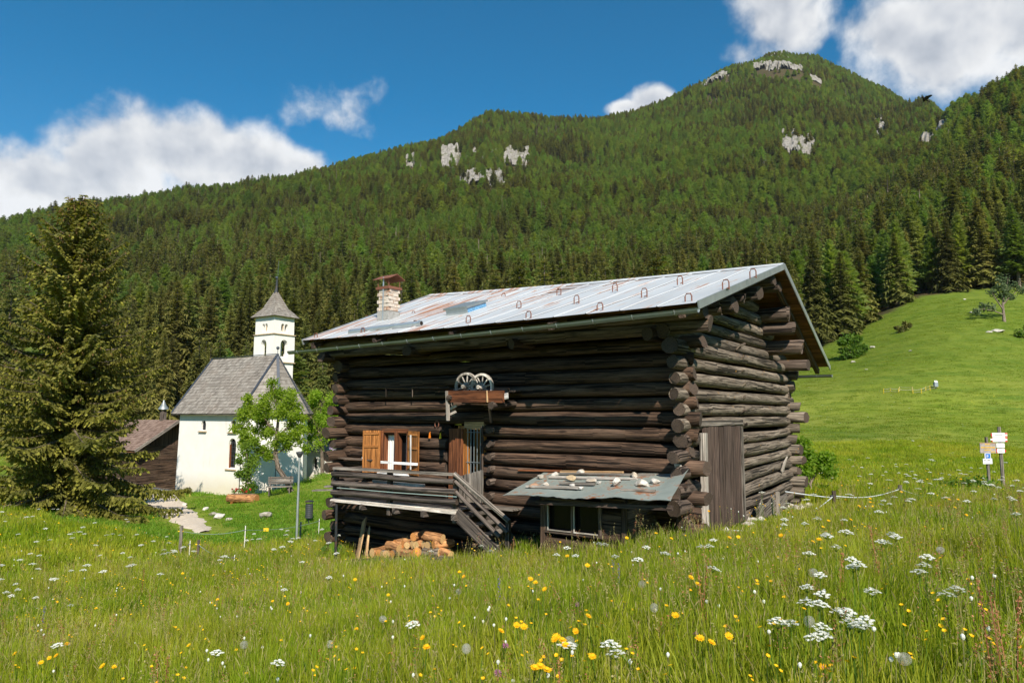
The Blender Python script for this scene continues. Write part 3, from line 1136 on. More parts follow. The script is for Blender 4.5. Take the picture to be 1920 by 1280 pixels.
# ---------------------------------------------------------------- conifers
def conifer_mesh(name, seed, kind, nbranch, sub, split=False):
    """unit-height conifer; returns (trunk mesh, crown mesh) or one joined mesh"""
    r = np.random.default_rng(seed)
    larch = kind == 'larch'
    V, T, tone = [], [], []

    def tri(a, b, c, t):
        k = len(V)
        V.extend((a, b, c))
        T.append((k, k + 1, k + 2))
        tone.append(t)
    z0s = np.sort(r.uniform(0.10 if not larch else 0.14, 0.985, nbranch) ** (0.92 if not larch else 0.85))
    Rm = r.uniform(0.165, 0.215) if not larch else r.uniform(0.17, 0.22)
    pex = r.uniform(0.62, 0.9) if not larch else r.uniform(0.5, 0.8)
    az = r.uniform(0, 6.28)
    lean = r.uniform(-0.015, 0.015, 2)
    for z0 in z0s:
        az += 2.4 + r.uniform(-0.5, 0.5)
        prof = (1 - z0) ** pex * (0.82 + 0.18 * min(1, (z0 - 0.05) / 0.2))
        l = Rm * prof * r.uniform(0.62, 1.2) + 0.008
        out = np.array([math.cos(az), math.sin(az), 0])
        side = np.array([-math.sin(az), math.cos(az), 0])
        slope = (-0.55 + 0.95 * z0) if not larch else (-0.12 + 0.55 * z0)
        base = np.array([lean[0] * z0, lean[1] * z0, z0])
        sag = 0.32 * l if not larch else 0.10 * l

        def sp(t):
            return base + out * l * t + np.array([0, 0, slope * l * t - sag * t * t + (0.10 * l * t ** 3)])
        bt = r.uniform(0.15, 0.75)
        for s in range(sub):
            ta, tb = s / sub, (s + 1) / sub
            pa, pb = sp(ta * 0.93 + 0.04), sp(min(1.0, tb * 0.95 + 0.05))
            w = l * (0.50 if not larch else 0.46) * (1.05 - 0.72 * ta) + 0.005
            dn = l * (0.20 if not larch else 0.14) + 0.006
            for sg in (-1, 1):
                tip = pb + side * sg * w * r.uniform(0.55, 1.15) + out * l * r.uniform(0.0, 0.16) + np.array([0, 0, -dn * r.uniform(0.3, 1.0)])
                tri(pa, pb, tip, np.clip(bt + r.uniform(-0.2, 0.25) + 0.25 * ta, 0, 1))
            if larch:
                tip = (pa + pb) / 2 + np.array([0, 0, r.uniform(0.3, 0.9) * w]) + side * r.uniform(-0.5, 0.5) * w
            else:
                tip = (pa + pb) / 2 + np.array([0, 0, -r.uniform(0.5, 1.3) * dn * 1.4]) + side * r.uniform(-0.3, 0.3) * w
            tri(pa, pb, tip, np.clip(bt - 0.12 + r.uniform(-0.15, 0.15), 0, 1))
        tri(sp(0.86) + side * l * 0.05, sp(0.86) - side * l * 0.05, sp(1.08), min(1, bt + 0.3))
    # leader
    top = np.array([lean[0], lean[1], 1.0])
    for k in range(3):
        a = k * 2.09
        tri(top + np.array([math.cos(a) * 0.008, math.sin(a) * 0.008, -0.06]), top + np.array([math.cos(a + 2.09) * 0.008, math.sin(a + 2.09) * 0.008, -0.06]), top + np.array([0, 0, 0.012]), 0.6)
    tv, tf = [], []
    n = 6
    for zz, rr in ((-0.05, 0.016), (0.0, 0.0145), (0.5, 0.008), (0.97, 0.002)):
        for k in range(n):
            tv.append((lean[0] * max(0, zz) + rr * math.cos(6.283 * k / n), lean[1] * max(0, zz) + rr * math.sin(6.283 * k / n), zz))
    for i in range(3):
        for k in range(n):
            tf.append((i * n + k, i * n + (k + 1) % n, (i + 1) * n + (k + 1) % n, (i + 1) * n + k))
    tuv = [[(tv[k][2] * 20, 0.4 * (k % n)) for k in f] for f in tf]
    leaf = 'larch_needles' if larch else 'spruce_needles'
    if split:
        return (mesh_from(name + '_trunk', tv, tf, 'bark', uv=tuv, smooth=True),
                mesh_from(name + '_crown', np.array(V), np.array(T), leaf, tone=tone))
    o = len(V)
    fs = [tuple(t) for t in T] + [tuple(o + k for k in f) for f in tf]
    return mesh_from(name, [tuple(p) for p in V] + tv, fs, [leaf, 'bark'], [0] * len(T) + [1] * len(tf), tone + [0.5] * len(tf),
                     uv=[[(0, 0)] * 3] * len(T) + tuv)


def snag_mesh(name, seed):
    mb = MB(seed)
    r = random.Random(seed)
    mb.tube([(0, 0, -0.03), (0.004, 0, 0.5), (0.0, 0.006, 1.0)], [0.016, 0.011, 0.003], 6)
    for k in range(16):
        z = r.uniform(0.25, 0.95)
        a = r.uniform(0, 6.28)
        l = 0.10 * (1.05 - z) + 0.02
        mb.tube([(0, 0, z), (math.cos(a) * l, math.sin(a) * l, z - 0.02)], [0.004, 0.001], 4)
    return mesh_from(name, mb.v, mb.f, 'bark', mb.mi, mb.tn, mb.uv)


# bare rock faces on the mountain: (u, v, width px, height px) in the photo
CLIFFS = [(845, 300, 34, 44), (905, 318, 78, 52), (968, 292, 44, 34), (768, 306, 16, 18), (478, 413, 44, 22), (1285, 165, 44, 26), (1340, 142, 44, 20),
          (1470, 118, 54, 20), (1430, 124, 30, 12), (1498, 268, 50, 40), (1438, 300, 16, 14), (1752, 242, 44, 42), (1650, 232, 16, 24), (1072, 212, 16, 14),
          (1650, 262, 10, 16), (412, 432, 10, 18), (1530, 150, 16, 8)]
CL_POS = []
for (u, v, w, h) in CLIFFS:
    p = gnd(u, v + h * 0.35, 60, 2500)
    CL_POS.append(p)


def build_forest():
    r = np.random.default_rng(5)
    pts = []
    # jittered rows, spacing grows a little with distance
    for (y0, y1, sp) in ((92, 420, 5.8), (420, 900, 6.7), (900, 1900, 7.3)):
        xs = np.arange(-1.05 * y1, 1.05 * y1, sp)
        ys = np.arange(y0, y1, sp)
        X, Y = np.meshgrid(xs, ys)
        X = X + r.uniform(-0.48, 0.48, X.shape) * sp
        Y = Y + r.uniform(-0.48, 0.48, Y.shape) * sp
        X, Y = X.ravel(), Y.ravel()
        a = np.arctan2(X, Y)
        ok = (np.abs(a) < 0.80) & (Y > edge_y(a) + r.uniform(0, 2, X.shape))
        pts.append(np.stack([X[ok], Y[ok]], 1))
    P = np.vstack(pts)
    Z = ground(P[:, 0], P[:, 1])
    rr = np.hypot(P[:, 0], P[:, 1])
    # cull what the ridge hides: the ground must be near the running skyline of its azimuth
    az = np.arctan2(P[:, 0], P[:, 1])
    el = (Z + 26 - CAM[2]) / rr
    bins = ((az + 0.9) / 1.8 * 240).astype(int)
    order = np.argsort(rr)
    hor = np.full(260, -1.0)
    keep = np.zeros(len(P), bool)
    for i in order:
        b = bins[i]
        if el[i] > hor[b] - 0.006:
            keep[i] = True
        e0 = (Z[i] - CAM[2]) / rr[i]
        if e0 > hor[b]:
            hor[b] = e0
    # clearings at the cliffs
    for (u, v, w, h), c in zip(CLIFFS, CL_POS):
        d = np.hypot(c[0], c[1])
        dirv = np.array([c[0], c[1]]) / d
        q = P - c[:2]
        along = q @ dirv
        lat = q @ np.array([dirv[1], -dirv[0]])
        wl = w / F * d * 0.58
        wa = h / F * d * 1.5 + 24
        keep &= ~((np.abs(lat) < wl) & (along > -wa * 1.25 - 15) & (along < wa * 0.7) & (r.uniform(0, 1, len(P)) < 0.94))
    # ragged thinning, larger gaps high up
    nz = vnoise(P[:, 0] / 40, P[:, 1] / 40, 12)
    keep &= r.uniform(0, 1, len(P)) > np.clip(0.05 + nz * 0.35 + (rr > 1300) * 0.10, 0.02, 0.5)
    P, Z, rr = P[keep], Z[keep], rr[keep]
    n = len(P)
    # larch share: patches, and dominant higher up
    lz = vnoise(P[:, 0] / 90, P[:, 1] / 90, 31) + 0.6 * vnoise(P[:, 0] / 30, P[:, 1] / 30, 32)
    pl = np.clip(0.42 + lz * 1.2 + np.clip((rr - 500) / 1500, 0, 0.24), 0.04, 0.92)
    pl = np.where(P[:, 1] < edge_y(np.arctan2(P[:, 0], P[:, 1])) + 9, pl * 0.65, pl)
    larch = r.uniform(0, 1, n) < pl
    H = np.where(larch, r.uniform(19, 29, n), r.uniform(19, 33, n))
    H *= np.clip(1.05 - (rr - 250) / 3600, 0.62, 1.0)
    H = np.where((rr < 150) & (P[:, 0] < 0), H * 0.62, H)
    H = np.where((rr < 260) & (P[:, 1] < 230), H * 0.84, H)
    young = r.uniform(0, 1, n) < 0.12
    H = np.where(young, H * r.uniform(0.4, 0.7, n), H)
    snag = r.uniform(0, 1, n) < 0.010
    # screen footprint -> the largest 300 of each kind that show become trees of their own
    Q = np.stack([P[:, 0], P[:, 1], Z + H * 0.6], 1) - CAM
    zz = Q @ FW
    U = 960 + F * Q[:, 0] / zz
    Vv = 640 - F * (Q @ UP) / zz
    px = H / zz * F
    hid = ((U > 600) & (U < 1480) & (Vv > 545 + np.abs(U - 1470) * 0.07)) | ((U < 250) & (Vv > 480)) | ((U > 335) & (U < 565) & (Vv > 665))
    vis = (U > -40) & (U < 1960) & ~hid & ~snag
    single = np.zeros(n, bool)
    for lk in (False, True):
        c = np.where(vis & (larch == lk))[0]
        c = c[np.argsort(-px[c])][:300]
        single[c] = True
    near_s = [conifer_mesh('spruce', 100 + i, 'spruce', 250 + 25 * (i % 3), 5, True) for i in range(7)]
    near_l = [conifer_mesh('larch', 200 + i, 'larch', 250 + 20 * (i % 3), 5, True) for i in range(6)]
    protos = [conifer_mesh('spruce_far_%d' % i, 300 + i, 'spruce', 150, 3) for i in range(8)]
    protos += [conifer_mesh('larch_far_%d' % i, 400 + i, 'larch', 150, 3) for i in range(8)]
    protos += [snag_mesh('snag_%d' % i, 500 + i) for i in range(2)]
    # individuals
    def zone(u, v):
        if u > 1480 and v > 470:
            return 'edge'
        row = 'high on the slope' if v < 400 else 'halfway up the slope' if v < 480 else 'low on the slope'
        for lim, nm in ((120, 'at the left picture edge'), (260, 'behind the tall shaggy spruce'), (390, 'above the left end of the chapel ridge'), (470, 'above the middle of the chapel ridge'),
                        (560, 'behind the bell tower'), (650, 'between bell tower and gutter end'), (760, 'behind the barn chimney'), (900, 'above the roof hatch'), (1050, 'above the middle of the tin roof'),
                        (1200, 'above the right part of the tin roof'), (1340, 'above the front roof corner'), (1480, 'above the barn ridge end'), (1620, 'right above the barn gable'),
                        (1760, 'above the middle of the hillside'), (2000, 'above the lone hillside tree')):
            if u < lim:
                return row + ' ' + nm
    edge_rank = {}
    for lk in (False, True):
        c = [i for i in np.where(single)[0] if larch[i] == lk and zone(U[i], Vv[i]) == 'edge']
        for k_, i in enumerate(sorted(c, key=lambda q: U[q])):
            edge_rank[i] = k_ + 1
    for i in np.where(single)[0]:
        lk = bool(larch[i])
        tm, cm = (near_l if lk else near_s)[r.integers(0, 6 if lk else 7)]
        nm = 'larch_tree' if lk else 'spruce_tree'
        e = empty(nm, (P[i, 0], P[i, 1], Z[i] - 0.2), r.uniform(0, 6.28))
        wsc = H[i] * r.uniform(0.85, 1.2) * (1.12 if lk else 1.0)
        e.scale = (wsc, wsc, H[i])
        link_mesh('trunk', tm, e)
        link_mesh('crown', cm, e)
        z_ = zone(U[i], Vv[i])
        kind_ = ('larch' if lk else 'spruce')
        size_ = 'young ' if young[i] else 'tall ' if H[i] > (25 if lk else 28) else ''
        if z_ == 'edge':
            tag(e, '%s%s at the hillside forest edge, %s %s from the barn gable' % (size_, kind_, ordinal(edge_rank[i]), kind_), kind_, kind_ + ' trees at the hillside forest edge')
        else:
            tag(e, size_ + ('bright green larch ' if lk else 'dark green spruce ') + z_, kind_, size_ + kind_ + ' trees ' + z_)
    s = ~single
    k = s.sum()
    idx = np.where(snag[s], 16 + r.integers(0, 2, k), np.where(larch[s], 8 + r.integers(0, 8, k), r.integers(0, 8, k)))
    rot = np.stack([r.uniform(-0.03, 0.03, k), r.uniform(-0.03, 0.03, k), r.uniform(0, 6.28, k)], 1)
    ws = H[s] * r.uniform(0.8, 1.4, k) * np.where(larch[s], 1.15, 1.0) * np.where(rr[s] > 700, 1.25, 1.0)
    scatter('forest', np.stack([P[s, 0], P[s, 1], Z[s] - 0.4], 1), rot, np.stack([ws, ws, H[s]], 1), idx, protos,
            'mixed spruce and larch forest covering the mountainside')
    print('forest', n, 'single', single.sum())


build_forest()


def build_cliffs():
    where = ['tall pale rock face on the left of the cliff band high above the bell tower', 'broad ragged white cliff in the forest above the barn chimney',
             'pale rock face on the right end of the cliff band above the roof', 'small pale outcrop left of the white cliff band',
             'grey rock outcrop low on the ridge left of the bell tower', 'pale rock step on the ridge just below the small white cloud',
             'banded rock step on the ridge left of the summit', 'pale rock face right under the summit trees', 'narrow rocky ledge just left of the summit',
             'slanting pale cliff in the forest right of the summit', 'small rock left below the slanting cliff', 'bright slanting cliff near the right edge of the forest',
             'thin vertical rock streak between the two slanting cliffs', 'small reddish rock on the middle ridge',
             'small lower rock streak between the two slanting cliffs', 'small rock beside the low ridge outcrop', 'tiny rock on the ridge right of the summit']
    for i, ((u, v, w, h), c) in enumerate(zip(CLIFFS, CL_POS)):
        r = np.random.default_rng(900 + i)
        d = float(np.hypot(c[0], c[1]))
        dirv = np.array([c[0], c[1]]) / d
        lat = np.array([dirv[1], -dirv[0]])
        W = w / F * d * 1.15
        # length up the slope that fills the height seen in the photo
        g0, g1 = gnd(u, v + h * 0.62, 60, 2500), gnd(u, v - h * 0.62, 60, 2500)
        D0, D1 = np.hypot(*g0[:2]) - d, min(np.hypot(*g1[:2]) - d, 2.6 * W + 60)
        nx, ny = max(12, int(w / 1.5)), max(10, int(h / 1.4))
        S, Tt = np.meshgrid(np.linspace(-1, 1, nx + 1), np.linspace(0, 1, ny + 1), indexing='ij')
        X = c[0] + lat[0] * S * W / 2 + dirv[0] * (D0 + (D1 - D0) * Tt)
        Y = c[1] + lat[1] * S * W / 2 + dirv[1] * (D0 + (D1 - D0) * Tt)
        A_, B_ = S * nx * 0.5, Tt * ny
        rel = vnoise(A_ * 0.45 + i * 17, B_ * 0.16 + 3, 41) + 0.6 * vnoise(A_ * 0.9 + i * 5, B_ * 0.35, 42) + 0.35 * vnoise(A_ * 1.9, B_ * 1.1 + i, 43)
        step = np.floor(Tt * 4 + vnoise(A_ * 0.3 + i, B_ * 0 + 2, 44) * 1.5) / 4 - Tt      # ledges
        mask = 1.0 - (S ** 2 * 0.85 + (2 * Tt - 1) ** 2 * 0.8) + 1.25 * (vnoise(A_ * 0.33 + i * 9, B_ * 0.22 + 7, 45) + 0.7 * vnoise(A_ * 0.8 + i * 3, B_ * 0.6, 46))
        up = 3.0 + rel * min(W, 60) * 0.09 - np.clip(step * (D1 - D0) * 0.22, -7, 7)
        Z = ground(X.ravel(), Y.ravel()).reshape(X.shape) + np.where(mask > -0.05, up, 0.3)
        V = np.stack([X, Y, Z], 2).reshape(-1, 3) - np.array([c[0], c[1], c[2]])
        Q = []
        for a in range(nx):
            for b in range(ny):
                if max(mask[a, b], mask[a + 1, b], mask[a, b + 1], mask[a + 1, b + 1]) > -0.05:
                    k = a * (ny + 1) + b
                    Q.append((k, k + ny + 1, k + ny + 2, k + 1))
        me = mesh_from('rock_face', V, Q, 'cliff')
        o = link_mesh('rock_face', me, None, tuple(c))
        tag(o, where[i], 'cliff', 'rock faces on the wooded mountain')


build_cliffs()

# ================================================================ the log barn
BARN = empty('log_barn', tuple(wor(0, 0, 0)), BYAW)
tag(BARN, 'old dark log barn with rusty tin roof in the meadow', 'barn')
BL, BW = 8.72, 7.05          # wall length and depth
PIT = 0.272                  # log pitch
R_EV_R = GX(1308, 577, 0.8)
R_RG_R = GX(1470, 503, 0.8)
R_BK_R = GX(1556, 693, 0.8)
R_RG_L = GX(806, 559, -9.1)
R_EV_L = GX(567, 645, -9.1)
R_BK_L = np.array([-9.1, 8.0, 2.86])


def roofp(s, t):
    """s: -1 front eave .. 0 ridge .. 1 back eave; t: 0 right rake .. 1 left rake"""
    e = R_EV_R * (1 - t) + R_EV_L * t
    g_ = R_RG_R * (1 - t) + R_RG_L * t
    b = R_BK_R * (1 - t) + R_BK_L * t
    sag = -0.05 * math.sin(math.pi * t)
    p = (e * -s + g_ * (1 + s)) if s < 0 else (g_ * (1 - s) + b * s)
    return p + np.array([0, 0, sag * (1 - abs(s) * 0.5)])


def roof_z(y, x=0.0):
    """underside height of the roof over barn point (x, y)"""
    t = (0.8 - x) / 9.9
    e, g_, b = roofp(-1, t), roofp(0, t), roofp(1, t)
    if y < g_[1]:
        k = (y - e[1]) / (g_[1] - e[1])
        return e[2] + (g_[2] - e[2]) * k
    k = (y - g_[1]) / (b[1] - g_[1])
    return g_[2] + (b[2] - g_[2]) * k


def blog(p0, p1, r0, r1, mats=('wood_front', 'end_old'), seed=0, name='log', parent=None, n=12, wob=0.06, bow=0.015, label=None):
    rr = random.Random(seed)
    p0, p1 = np.array(p0, float), np.array(p1, float)
    L = np.linalg.norm(p1 - p0)
    m = max(3, int(L / 0.7) + 2)
    b1, b2 = rr.uniform(-bow, bow), rr.uniform(-bow, bow)
    pts, rad = [], []
    for i in range(m):
        t = i / (m - 1)
        q = p0 + (p1 - p0) * t
        q[2] += b1 * math.sin(math.pi * t) + rr.uniform(-0.006, 0.006)
        q[:2] += b2 * math.sin(math.pi * t) * 0.5
        pts.append(q)
        k = r0 + (r1 - r0) * t
        rad.append(k * (1 + rr.uniform(-0.07, 0.06)))
    # rounded, slightly hewn ends
    d = (p1 - p0) / L
    pts = [pts[0] - d * 0.0] + [pts[0] + d * 0.025] + pts[1:-1] + [pts[-1] - d * 0.025, pts[-1]]
    rad = [rad[0] * 0.95, rad[0]] + rad[1:-1] + [rad[-1], rad[-1] * 0.95]
    mb = MB(seed)
    mb.tube(pts, rad, n, 0, 1, wob)
    # axe-cut ends: each end face leans its own way and is a little uneven
    mm = len(pts)
    for ring0, cap0 in ((0, mm * n), ((mm - 1) * n, mm * n + n)):
        ph, am = rr.uniform(0, 6.28), rr.uniform(0.1, 0.5) * rad[0]
        for k in range(n):
            sh = d * (am * math.sin(2 * math.pi * k / n + ph) + rr.uniform(-0.012, 0.012))
            for q in (ring0 + k, cap0 + k):
                mb.v[q] = tuple(np.array(mb.v[q]) + sh)
    o = mb.build(name, list(mats), parent or BARN, True)
    o.data.polygons.foreach_set('use_smooth', np.array([len(f) == 4 for f in mb.f]))
    if label:
        o['label'] = label
    return o


def build_barn_walls():
    rr = random.Random(3)
    # openings in the front wall: (x0, x1, z0, z1)
    dx0, dx1 = -5.42, -4.40
    wx0, wx1 = -7.36, -6.48
    z = -1.98
    k = 0
    while z < 3.12:
        r0, r1 = rr.uniform(0.112, 0.140), rr.uniform(0.110, 0.138)
        if k % 2:
            r0, r1 = r1, r0
        left, right = -BL - rr.uniform(0.12, 0.38), rr.uniform(0.05, 0.36)
        if z > 2.7:
            right = rr.uniform(0.3, 0.6)
        cuts = []
        if -0.20 < z < 1.42:
            cuts.append((dx0, dx1))
        if 0.28 < z < 1.27:
            cuts.append((wx0, wx1))
        segs, a = [], left
        for c0, c1 in sorted(cuts):
            segs.append((a, c0))
            a = c1
        segs.append((a, right))
        zl, zr = z + rr.uniform(-0.02, 0.02), z + rr.uniform(-0.02, 0.02)
        for i, (a, b) in enumerate(segs):
            f0, f1 = (a - left) / (right - left), (b - left) / (right - left)
            blog((a, 0.0, zl + (zr - zl) * f0), (b, 0.0, zl + (zr - zl) * f1), r0 + (r1 - r0) * f0, r0 + (r1 - r0) * f1, seed=1000 + k * 5 + i, bow=0.008 if len(segs) > 1 else 0.014)
        # back wall
        blog((-BL - 0.3, BW, z), (rr.uniform(0.08, 0.48), BW, z), r0, r1, ('wood_gable', 'end_old'), seed=3000 + k)
        z += PIT * rr.uniform(0.96, 1.04)
        k += 1
    # gable (right) and left gable rows, half a log higher; up to the ridge
    z = -1.98 + PIT / 2
    k = 0
    while z < 4.55:
        r0, r1 = rr.uniform(0.108, 0.142), rr.uniform(0.106, 0.136)
        for side, xg in (('right', 0.0), ('left', -BL)):
            f = -rr.uniform(0.22, 0.66)
            b = BW + rr.uniform(0.18, 0.42)
            if z > 2.95:      # inside the roof triangle
                y0 = next((y for y in np.arange(-0.6, 4.5, 0.05) if roof_z(y, xg) > z + 0.24), 4)
                y1 = next((y for y in np.arange(8.2, 3.0, -0.05) if roof_z(y, xg) > z + 0.24), 4)
                f, b = max(f, y0), min(b, y1)
                if b - f < 0.6:
                    continue
            if z > 2.9 and side == 'right':
                xg = -0.14  # upper gable logs set back so the roof overhang shades them deeper
            mats = ('wood_gable', 'end_old') if side == 'right' else ('wood_front', 'end_old')
            sag = 0.0
            if side == 'right' and -0.62 < z < 1.36:
                # beside the plank door
                if z > -0.55:
                    blog((xg, f, z), (xg, 0.42 + rr.uniform(-0.03, 0.03), z), r0 * 1.02, r0, ('wood_stub', 'end_old'), seed=5000 + k, wob=0.08)
                up = 0.16 * max(0, (0.9 - z)) * 0.6
                blog((xg, 2.74 + rr.uniform(-0.02, 0.06), z - 0.04), (xg, b, z + up * 0.4), r1 * 1.05, r1 * 0.95, mats, seed=5500 + k, wob=0.09, bow=0.03)
            else:
                blog((xg, f, z), (xg, b, z), r0, r1, mats, seed=(6000 if side == 'right' else 7000) + k, wob=0.06, bow=0.022)
        z += PIT * rr.uniform(0.96, 1.04)
        k += 1
    # purlins carrying the roof, sticking out over the gable
    for i, (u, v, rad) in enumerate(((1425, 549, 0.165), (1378, 571, 0.16), (1350, 577, 0.13), (1322, 584, 0.12), (1332, 606, 0.15), (1480, 588, 0.175),
                                     (1490, 615, 0.16), (1505, 650, 0.17), (1516, 684, 0.14), (1452, 527, 0.10), (1462, 529, 0.12), (1397, 560, 0.09))):
        ext = 0.66 + rr.uniform(-0.08, 0.10)
        q = GX(u, v, ext)
        zt = min(q[2], roof_z(q[1], ext) - rad - 0.05)
        blog((-BL - 0.2, q[1], zt + (0.1 if q[1] > 2 else 0.0)), (ext, q[1], zt), rad * 0.95, rad, ('wood_stub', 'end_old'), seed=8000 + i, name='purlin', wob=0.05)
    # eave brackets and stub ends under the front eave
    for i, x in enumerate((-8.85, -6.0, -3.2, -0.35)):
        blog((x, -0.75, 3.0), (x, 1.6, 3.05), 0.12, 0.12, seed=8100 + i, name='bracket_log', wob=0.06)
    # short wall-tie ends beside the front door
    for i, z in enumerate((1.30, 1.02, 0.76, 0.50, 0.24, -0.04)):
        blog((-4.13, -0.24, z), (-4.13, 0.2, z), 0.07, 0.075, ('wood_stub', 'end_old'), seed=8200 + i, name='tie_end', n=9, wob=0.1)
    # pegs on the gable
    for i in range(9):
        z = 0.85 + i * 0.28
        y = 2.95 + (i % 3) * 0.05
        blog((0.0, y, z - 0.08), (0.17, y, z + 0.03), 0.035, 0.03, ('wood_gable', 'end_old'), seed=8300 + i, name='peg', n=7, wob=0.15)
    blog((0.10, 5.9, 0.25), (0.26, 5.86, 0.62), 0.05, 0.02, ('wood_bleach', 'end_old'), seed=8399, name='peg', n=7, wob=0.2)
    # boards added to blacken the log gaps; loft and hay floors darken the inside
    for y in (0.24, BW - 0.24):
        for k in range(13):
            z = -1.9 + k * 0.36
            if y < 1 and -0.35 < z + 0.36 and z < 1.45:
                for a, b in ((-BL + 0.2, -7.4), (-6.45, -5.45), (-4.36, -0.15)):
                    MB(k).box(((a + b) / 2, y, z + 0.18), (b - a, 0.03, 0.355)).build('blackout_board', ['interior'], BARN)
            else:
                MB(k).box((-BL / 2, y, z + 0.18), (BL - 0.35, 0.03, 0.355)).build('blackout_board', ['interior'], BARN)
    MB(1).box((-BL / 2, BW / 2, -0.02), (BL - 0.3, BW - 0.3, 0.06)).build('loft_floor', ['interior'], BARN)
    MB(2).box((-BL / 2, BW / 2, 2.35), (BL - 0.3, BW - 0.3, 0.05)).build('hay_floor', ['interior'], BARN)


build_barn_walls()


def build_barn_roof():
    rr = random.Random(9)
    npan = 15
    for half in (-1, 1):
        for i in range(npan):
            t0, t1 = i / npan, (i + 1) / npan
            mb = MB(50 + i + half)
            m = 8
            dz = rr.uniform(-0.008, 0.008)
            V, Q, U = [], [], []
            ov = 0.06 if half < 0 else 0.0
            for a in range(m + 1):
                s = -a / m if half < 0 else a / m
                for b, t in enumerate((t0, t0 + 0.0015, t0 + 0.003, t1 - 0.0004)):
                    p = roofp(s, t)
                    seam = 0.020 if b == 1 else (0.004 if b in (0, 2) else 0)
                    V.append(p + np.array([0, 0, 0.085 + seam + dz * 0.3 + 0.006 * math.sin(a * 1.3 + p[0] * 0.9)]))
            for a in range(m):
                for b in range(3):
                    k = a * 4 + b
                    fc = (k, k + 4, k + 5, k + 1) if half > 0 else (k, k + 1, k + 5, k + 4)
                    Q.append(fc)
                    U.append([(5.3 * (w // 4) / m + (0 if half < 0 else 20), V[w][0]) for w in fc])
            mb.add(V, Q, U)
            mb.build('roof_sheet', ['roof_metal'], BARN)
        # boards under the sheets, running along the ridge
        nb = 24
        for j in range(nb):
            s0, s1 = (j + 0.03) / nb * 0.965, (j + 0.97) / nb * 0.965
            s0, s1 = (-s0, -s1) if half < 0 else (s0, s1)
            mb = MB(200 + j + 40 * half)
            V = []
            for t in (0.002, 0.998):
                for s in (s0, s1):
                    p = roofp(s, t)
                    for dz in (0.0, 0.035):
                        V.append(p + np.array([0, 0, dz + 0.004 * (j % 2)]))
            fs = [(0, 2, 3, 1), (4, 5, 7, 6), (0, 1, 5, 4), (2, 6, 7, 3), (0, 4, 6, 2), (1, 3, 7, 5)]
            us = [[((V[k][0]), (k % 4) * 0.1 + j) for k in f] for f in fs]
            mb.add(V, fs, us)
            mb.build('roof_board', ['wood_board'], BARN)
    # rafters and verge
    for t in (0.03, 0.28, 0.52, 0.75, 0.97):
        for half in (-1, 1):
            a, b = roofp(0, t), roofp(half * 0.985, t)
            MB(int(t * 100)).beam(a - np.array([0, 0, 0.08]), b - np.array([0, 0, 0.08]), 0.10, 0.13).build('rafter', ['wood_plank'], BARN)
    for t, dx in ((0.0, 0.012), (1.0, -0.012)):
        for half in (-1, 1):
            a, b = roofp(0, t) + np.array([dx, 0, 0.045]), roofp(half * 1.0, t) + np.array([dx, 0, 0.045])
            MB(7).beam(a, b, 0.02, 0.13).build('verge_flashing', ['galv'], BARN)
    # ridge cap
    mb = MB(3)
    V, Q, U = [], [], []
    for i in range(16):
        t = i / 15
        for s, dz in ((-0.035, 0.10), (0.0, 0.125), (0.035, 0.10)):
            V.append(roofp(s, t) + np.array([0, 0, dz]))
    for i in range(15):
        for b in range(2):
            k = i * 3 + b
            Q.append((k, k + 3, k + 4, k + 1))
            U.append([(0.1 * (w % 3), V[w][0]) for w in Q[-1]])
    mb.add(V, Q, U)
    mb.build('ridge_cap', ['roof_metal'], BARN)
    # gutters
    for nm, pa, pb, lab in (('gutter', FY(543, 661, -1.42), FY(1309, 581, -1.55), None),
                            ('gutter', np.array([-9.4, 8.2, 2.72]), GX(1560, 704, 1.0), None)):
        mb = MB(4)
        V, Q, U = [], [], []
        n, m = 9, 24
        ax = (pb - pa) / np.linalg.norm(pb - pa)
        side = np.cross(ax, np.array([0, 0, 1.0]))
        for i in range(m + 1):
            c = pa + (pb - pa) * i / m + np.array([0, 0, -0.02 * math.sin(math.pi * i / m)])
            for r_ in (0.075, 0.068):
                for k in range(n):
                    a = math.pi + math.pi * k / (n - 1)
                    V.append(c + side * math.cos(a) * r_ + np.array([0, 0, math.sin(a) * r_ + 0.03]))
        for i in range(m):
            for lay in (0, 1):
                for k in range(n - 1):
                    q = i * 2 * n + lay * n + k
                    Q.append((q, q + 2 * n, q + 2 * n + 1, q + 1))
            for k in (0, n - 1):
                q = i * 2 * n + k
                Q.append((q, q + n, q + 3 * n, q + 2 * n))
        for i in (0, m):
            for k in range(n - 1):
                q = i * 2 * n + n + k
                Q.append((q, q + 1, i * 2 * n + 2 * n - 1))
        mb.add(V, Q)
        gut = mb.build(nm, ['zinc'], BARN, True)
        for i in range(14):
            c = pa + (pb - pa) * (i + 0.5) / 14
            b = MB(5)
            b.tube([c + side * math.cos(a) * 0.079 + np.array([0, 0, math.sin(a) * 0.079 + 0.03 - 0.02 * math.sin(math.pi * (i + .5) / 14)]) for a in np.linspace(math.pi, 2 * math.pi, 8)], 0.008, 5)
            b.build('gutter_bracket', ['zinc'], gut)
    # snow hooks
    hooks = [(991, 598), (1125, 583), (1291, 567), (973, 577), (1081, 567), (1208, 555), (944, 560), (1048, 552), (1153, 544), (1275, 531), (1361, 540),
             (1412, 519), (592, 636), (687, 602), (680, 626), (767, 574), (775, 594), (778, 613), (878, 605), (854, 567)]
    A, B_, C_ = R_EV_R, R_EV_L, (R_RG_R + R_RG_L) / 2
    nrm = np.cross(B_ - A, C_ - A)
    nrm /= np.linalg.norm(nrm)

    def roof_hit(u, v):
        d = ray(u, v)
        dl = np.array([d @ EX, d @ EY, d[2]])
        c = loc_of(CAM)
        return c + dl * (((A + np.array([0, 0, 0.05]) - c) @ nrm) / (dl @ nrm))
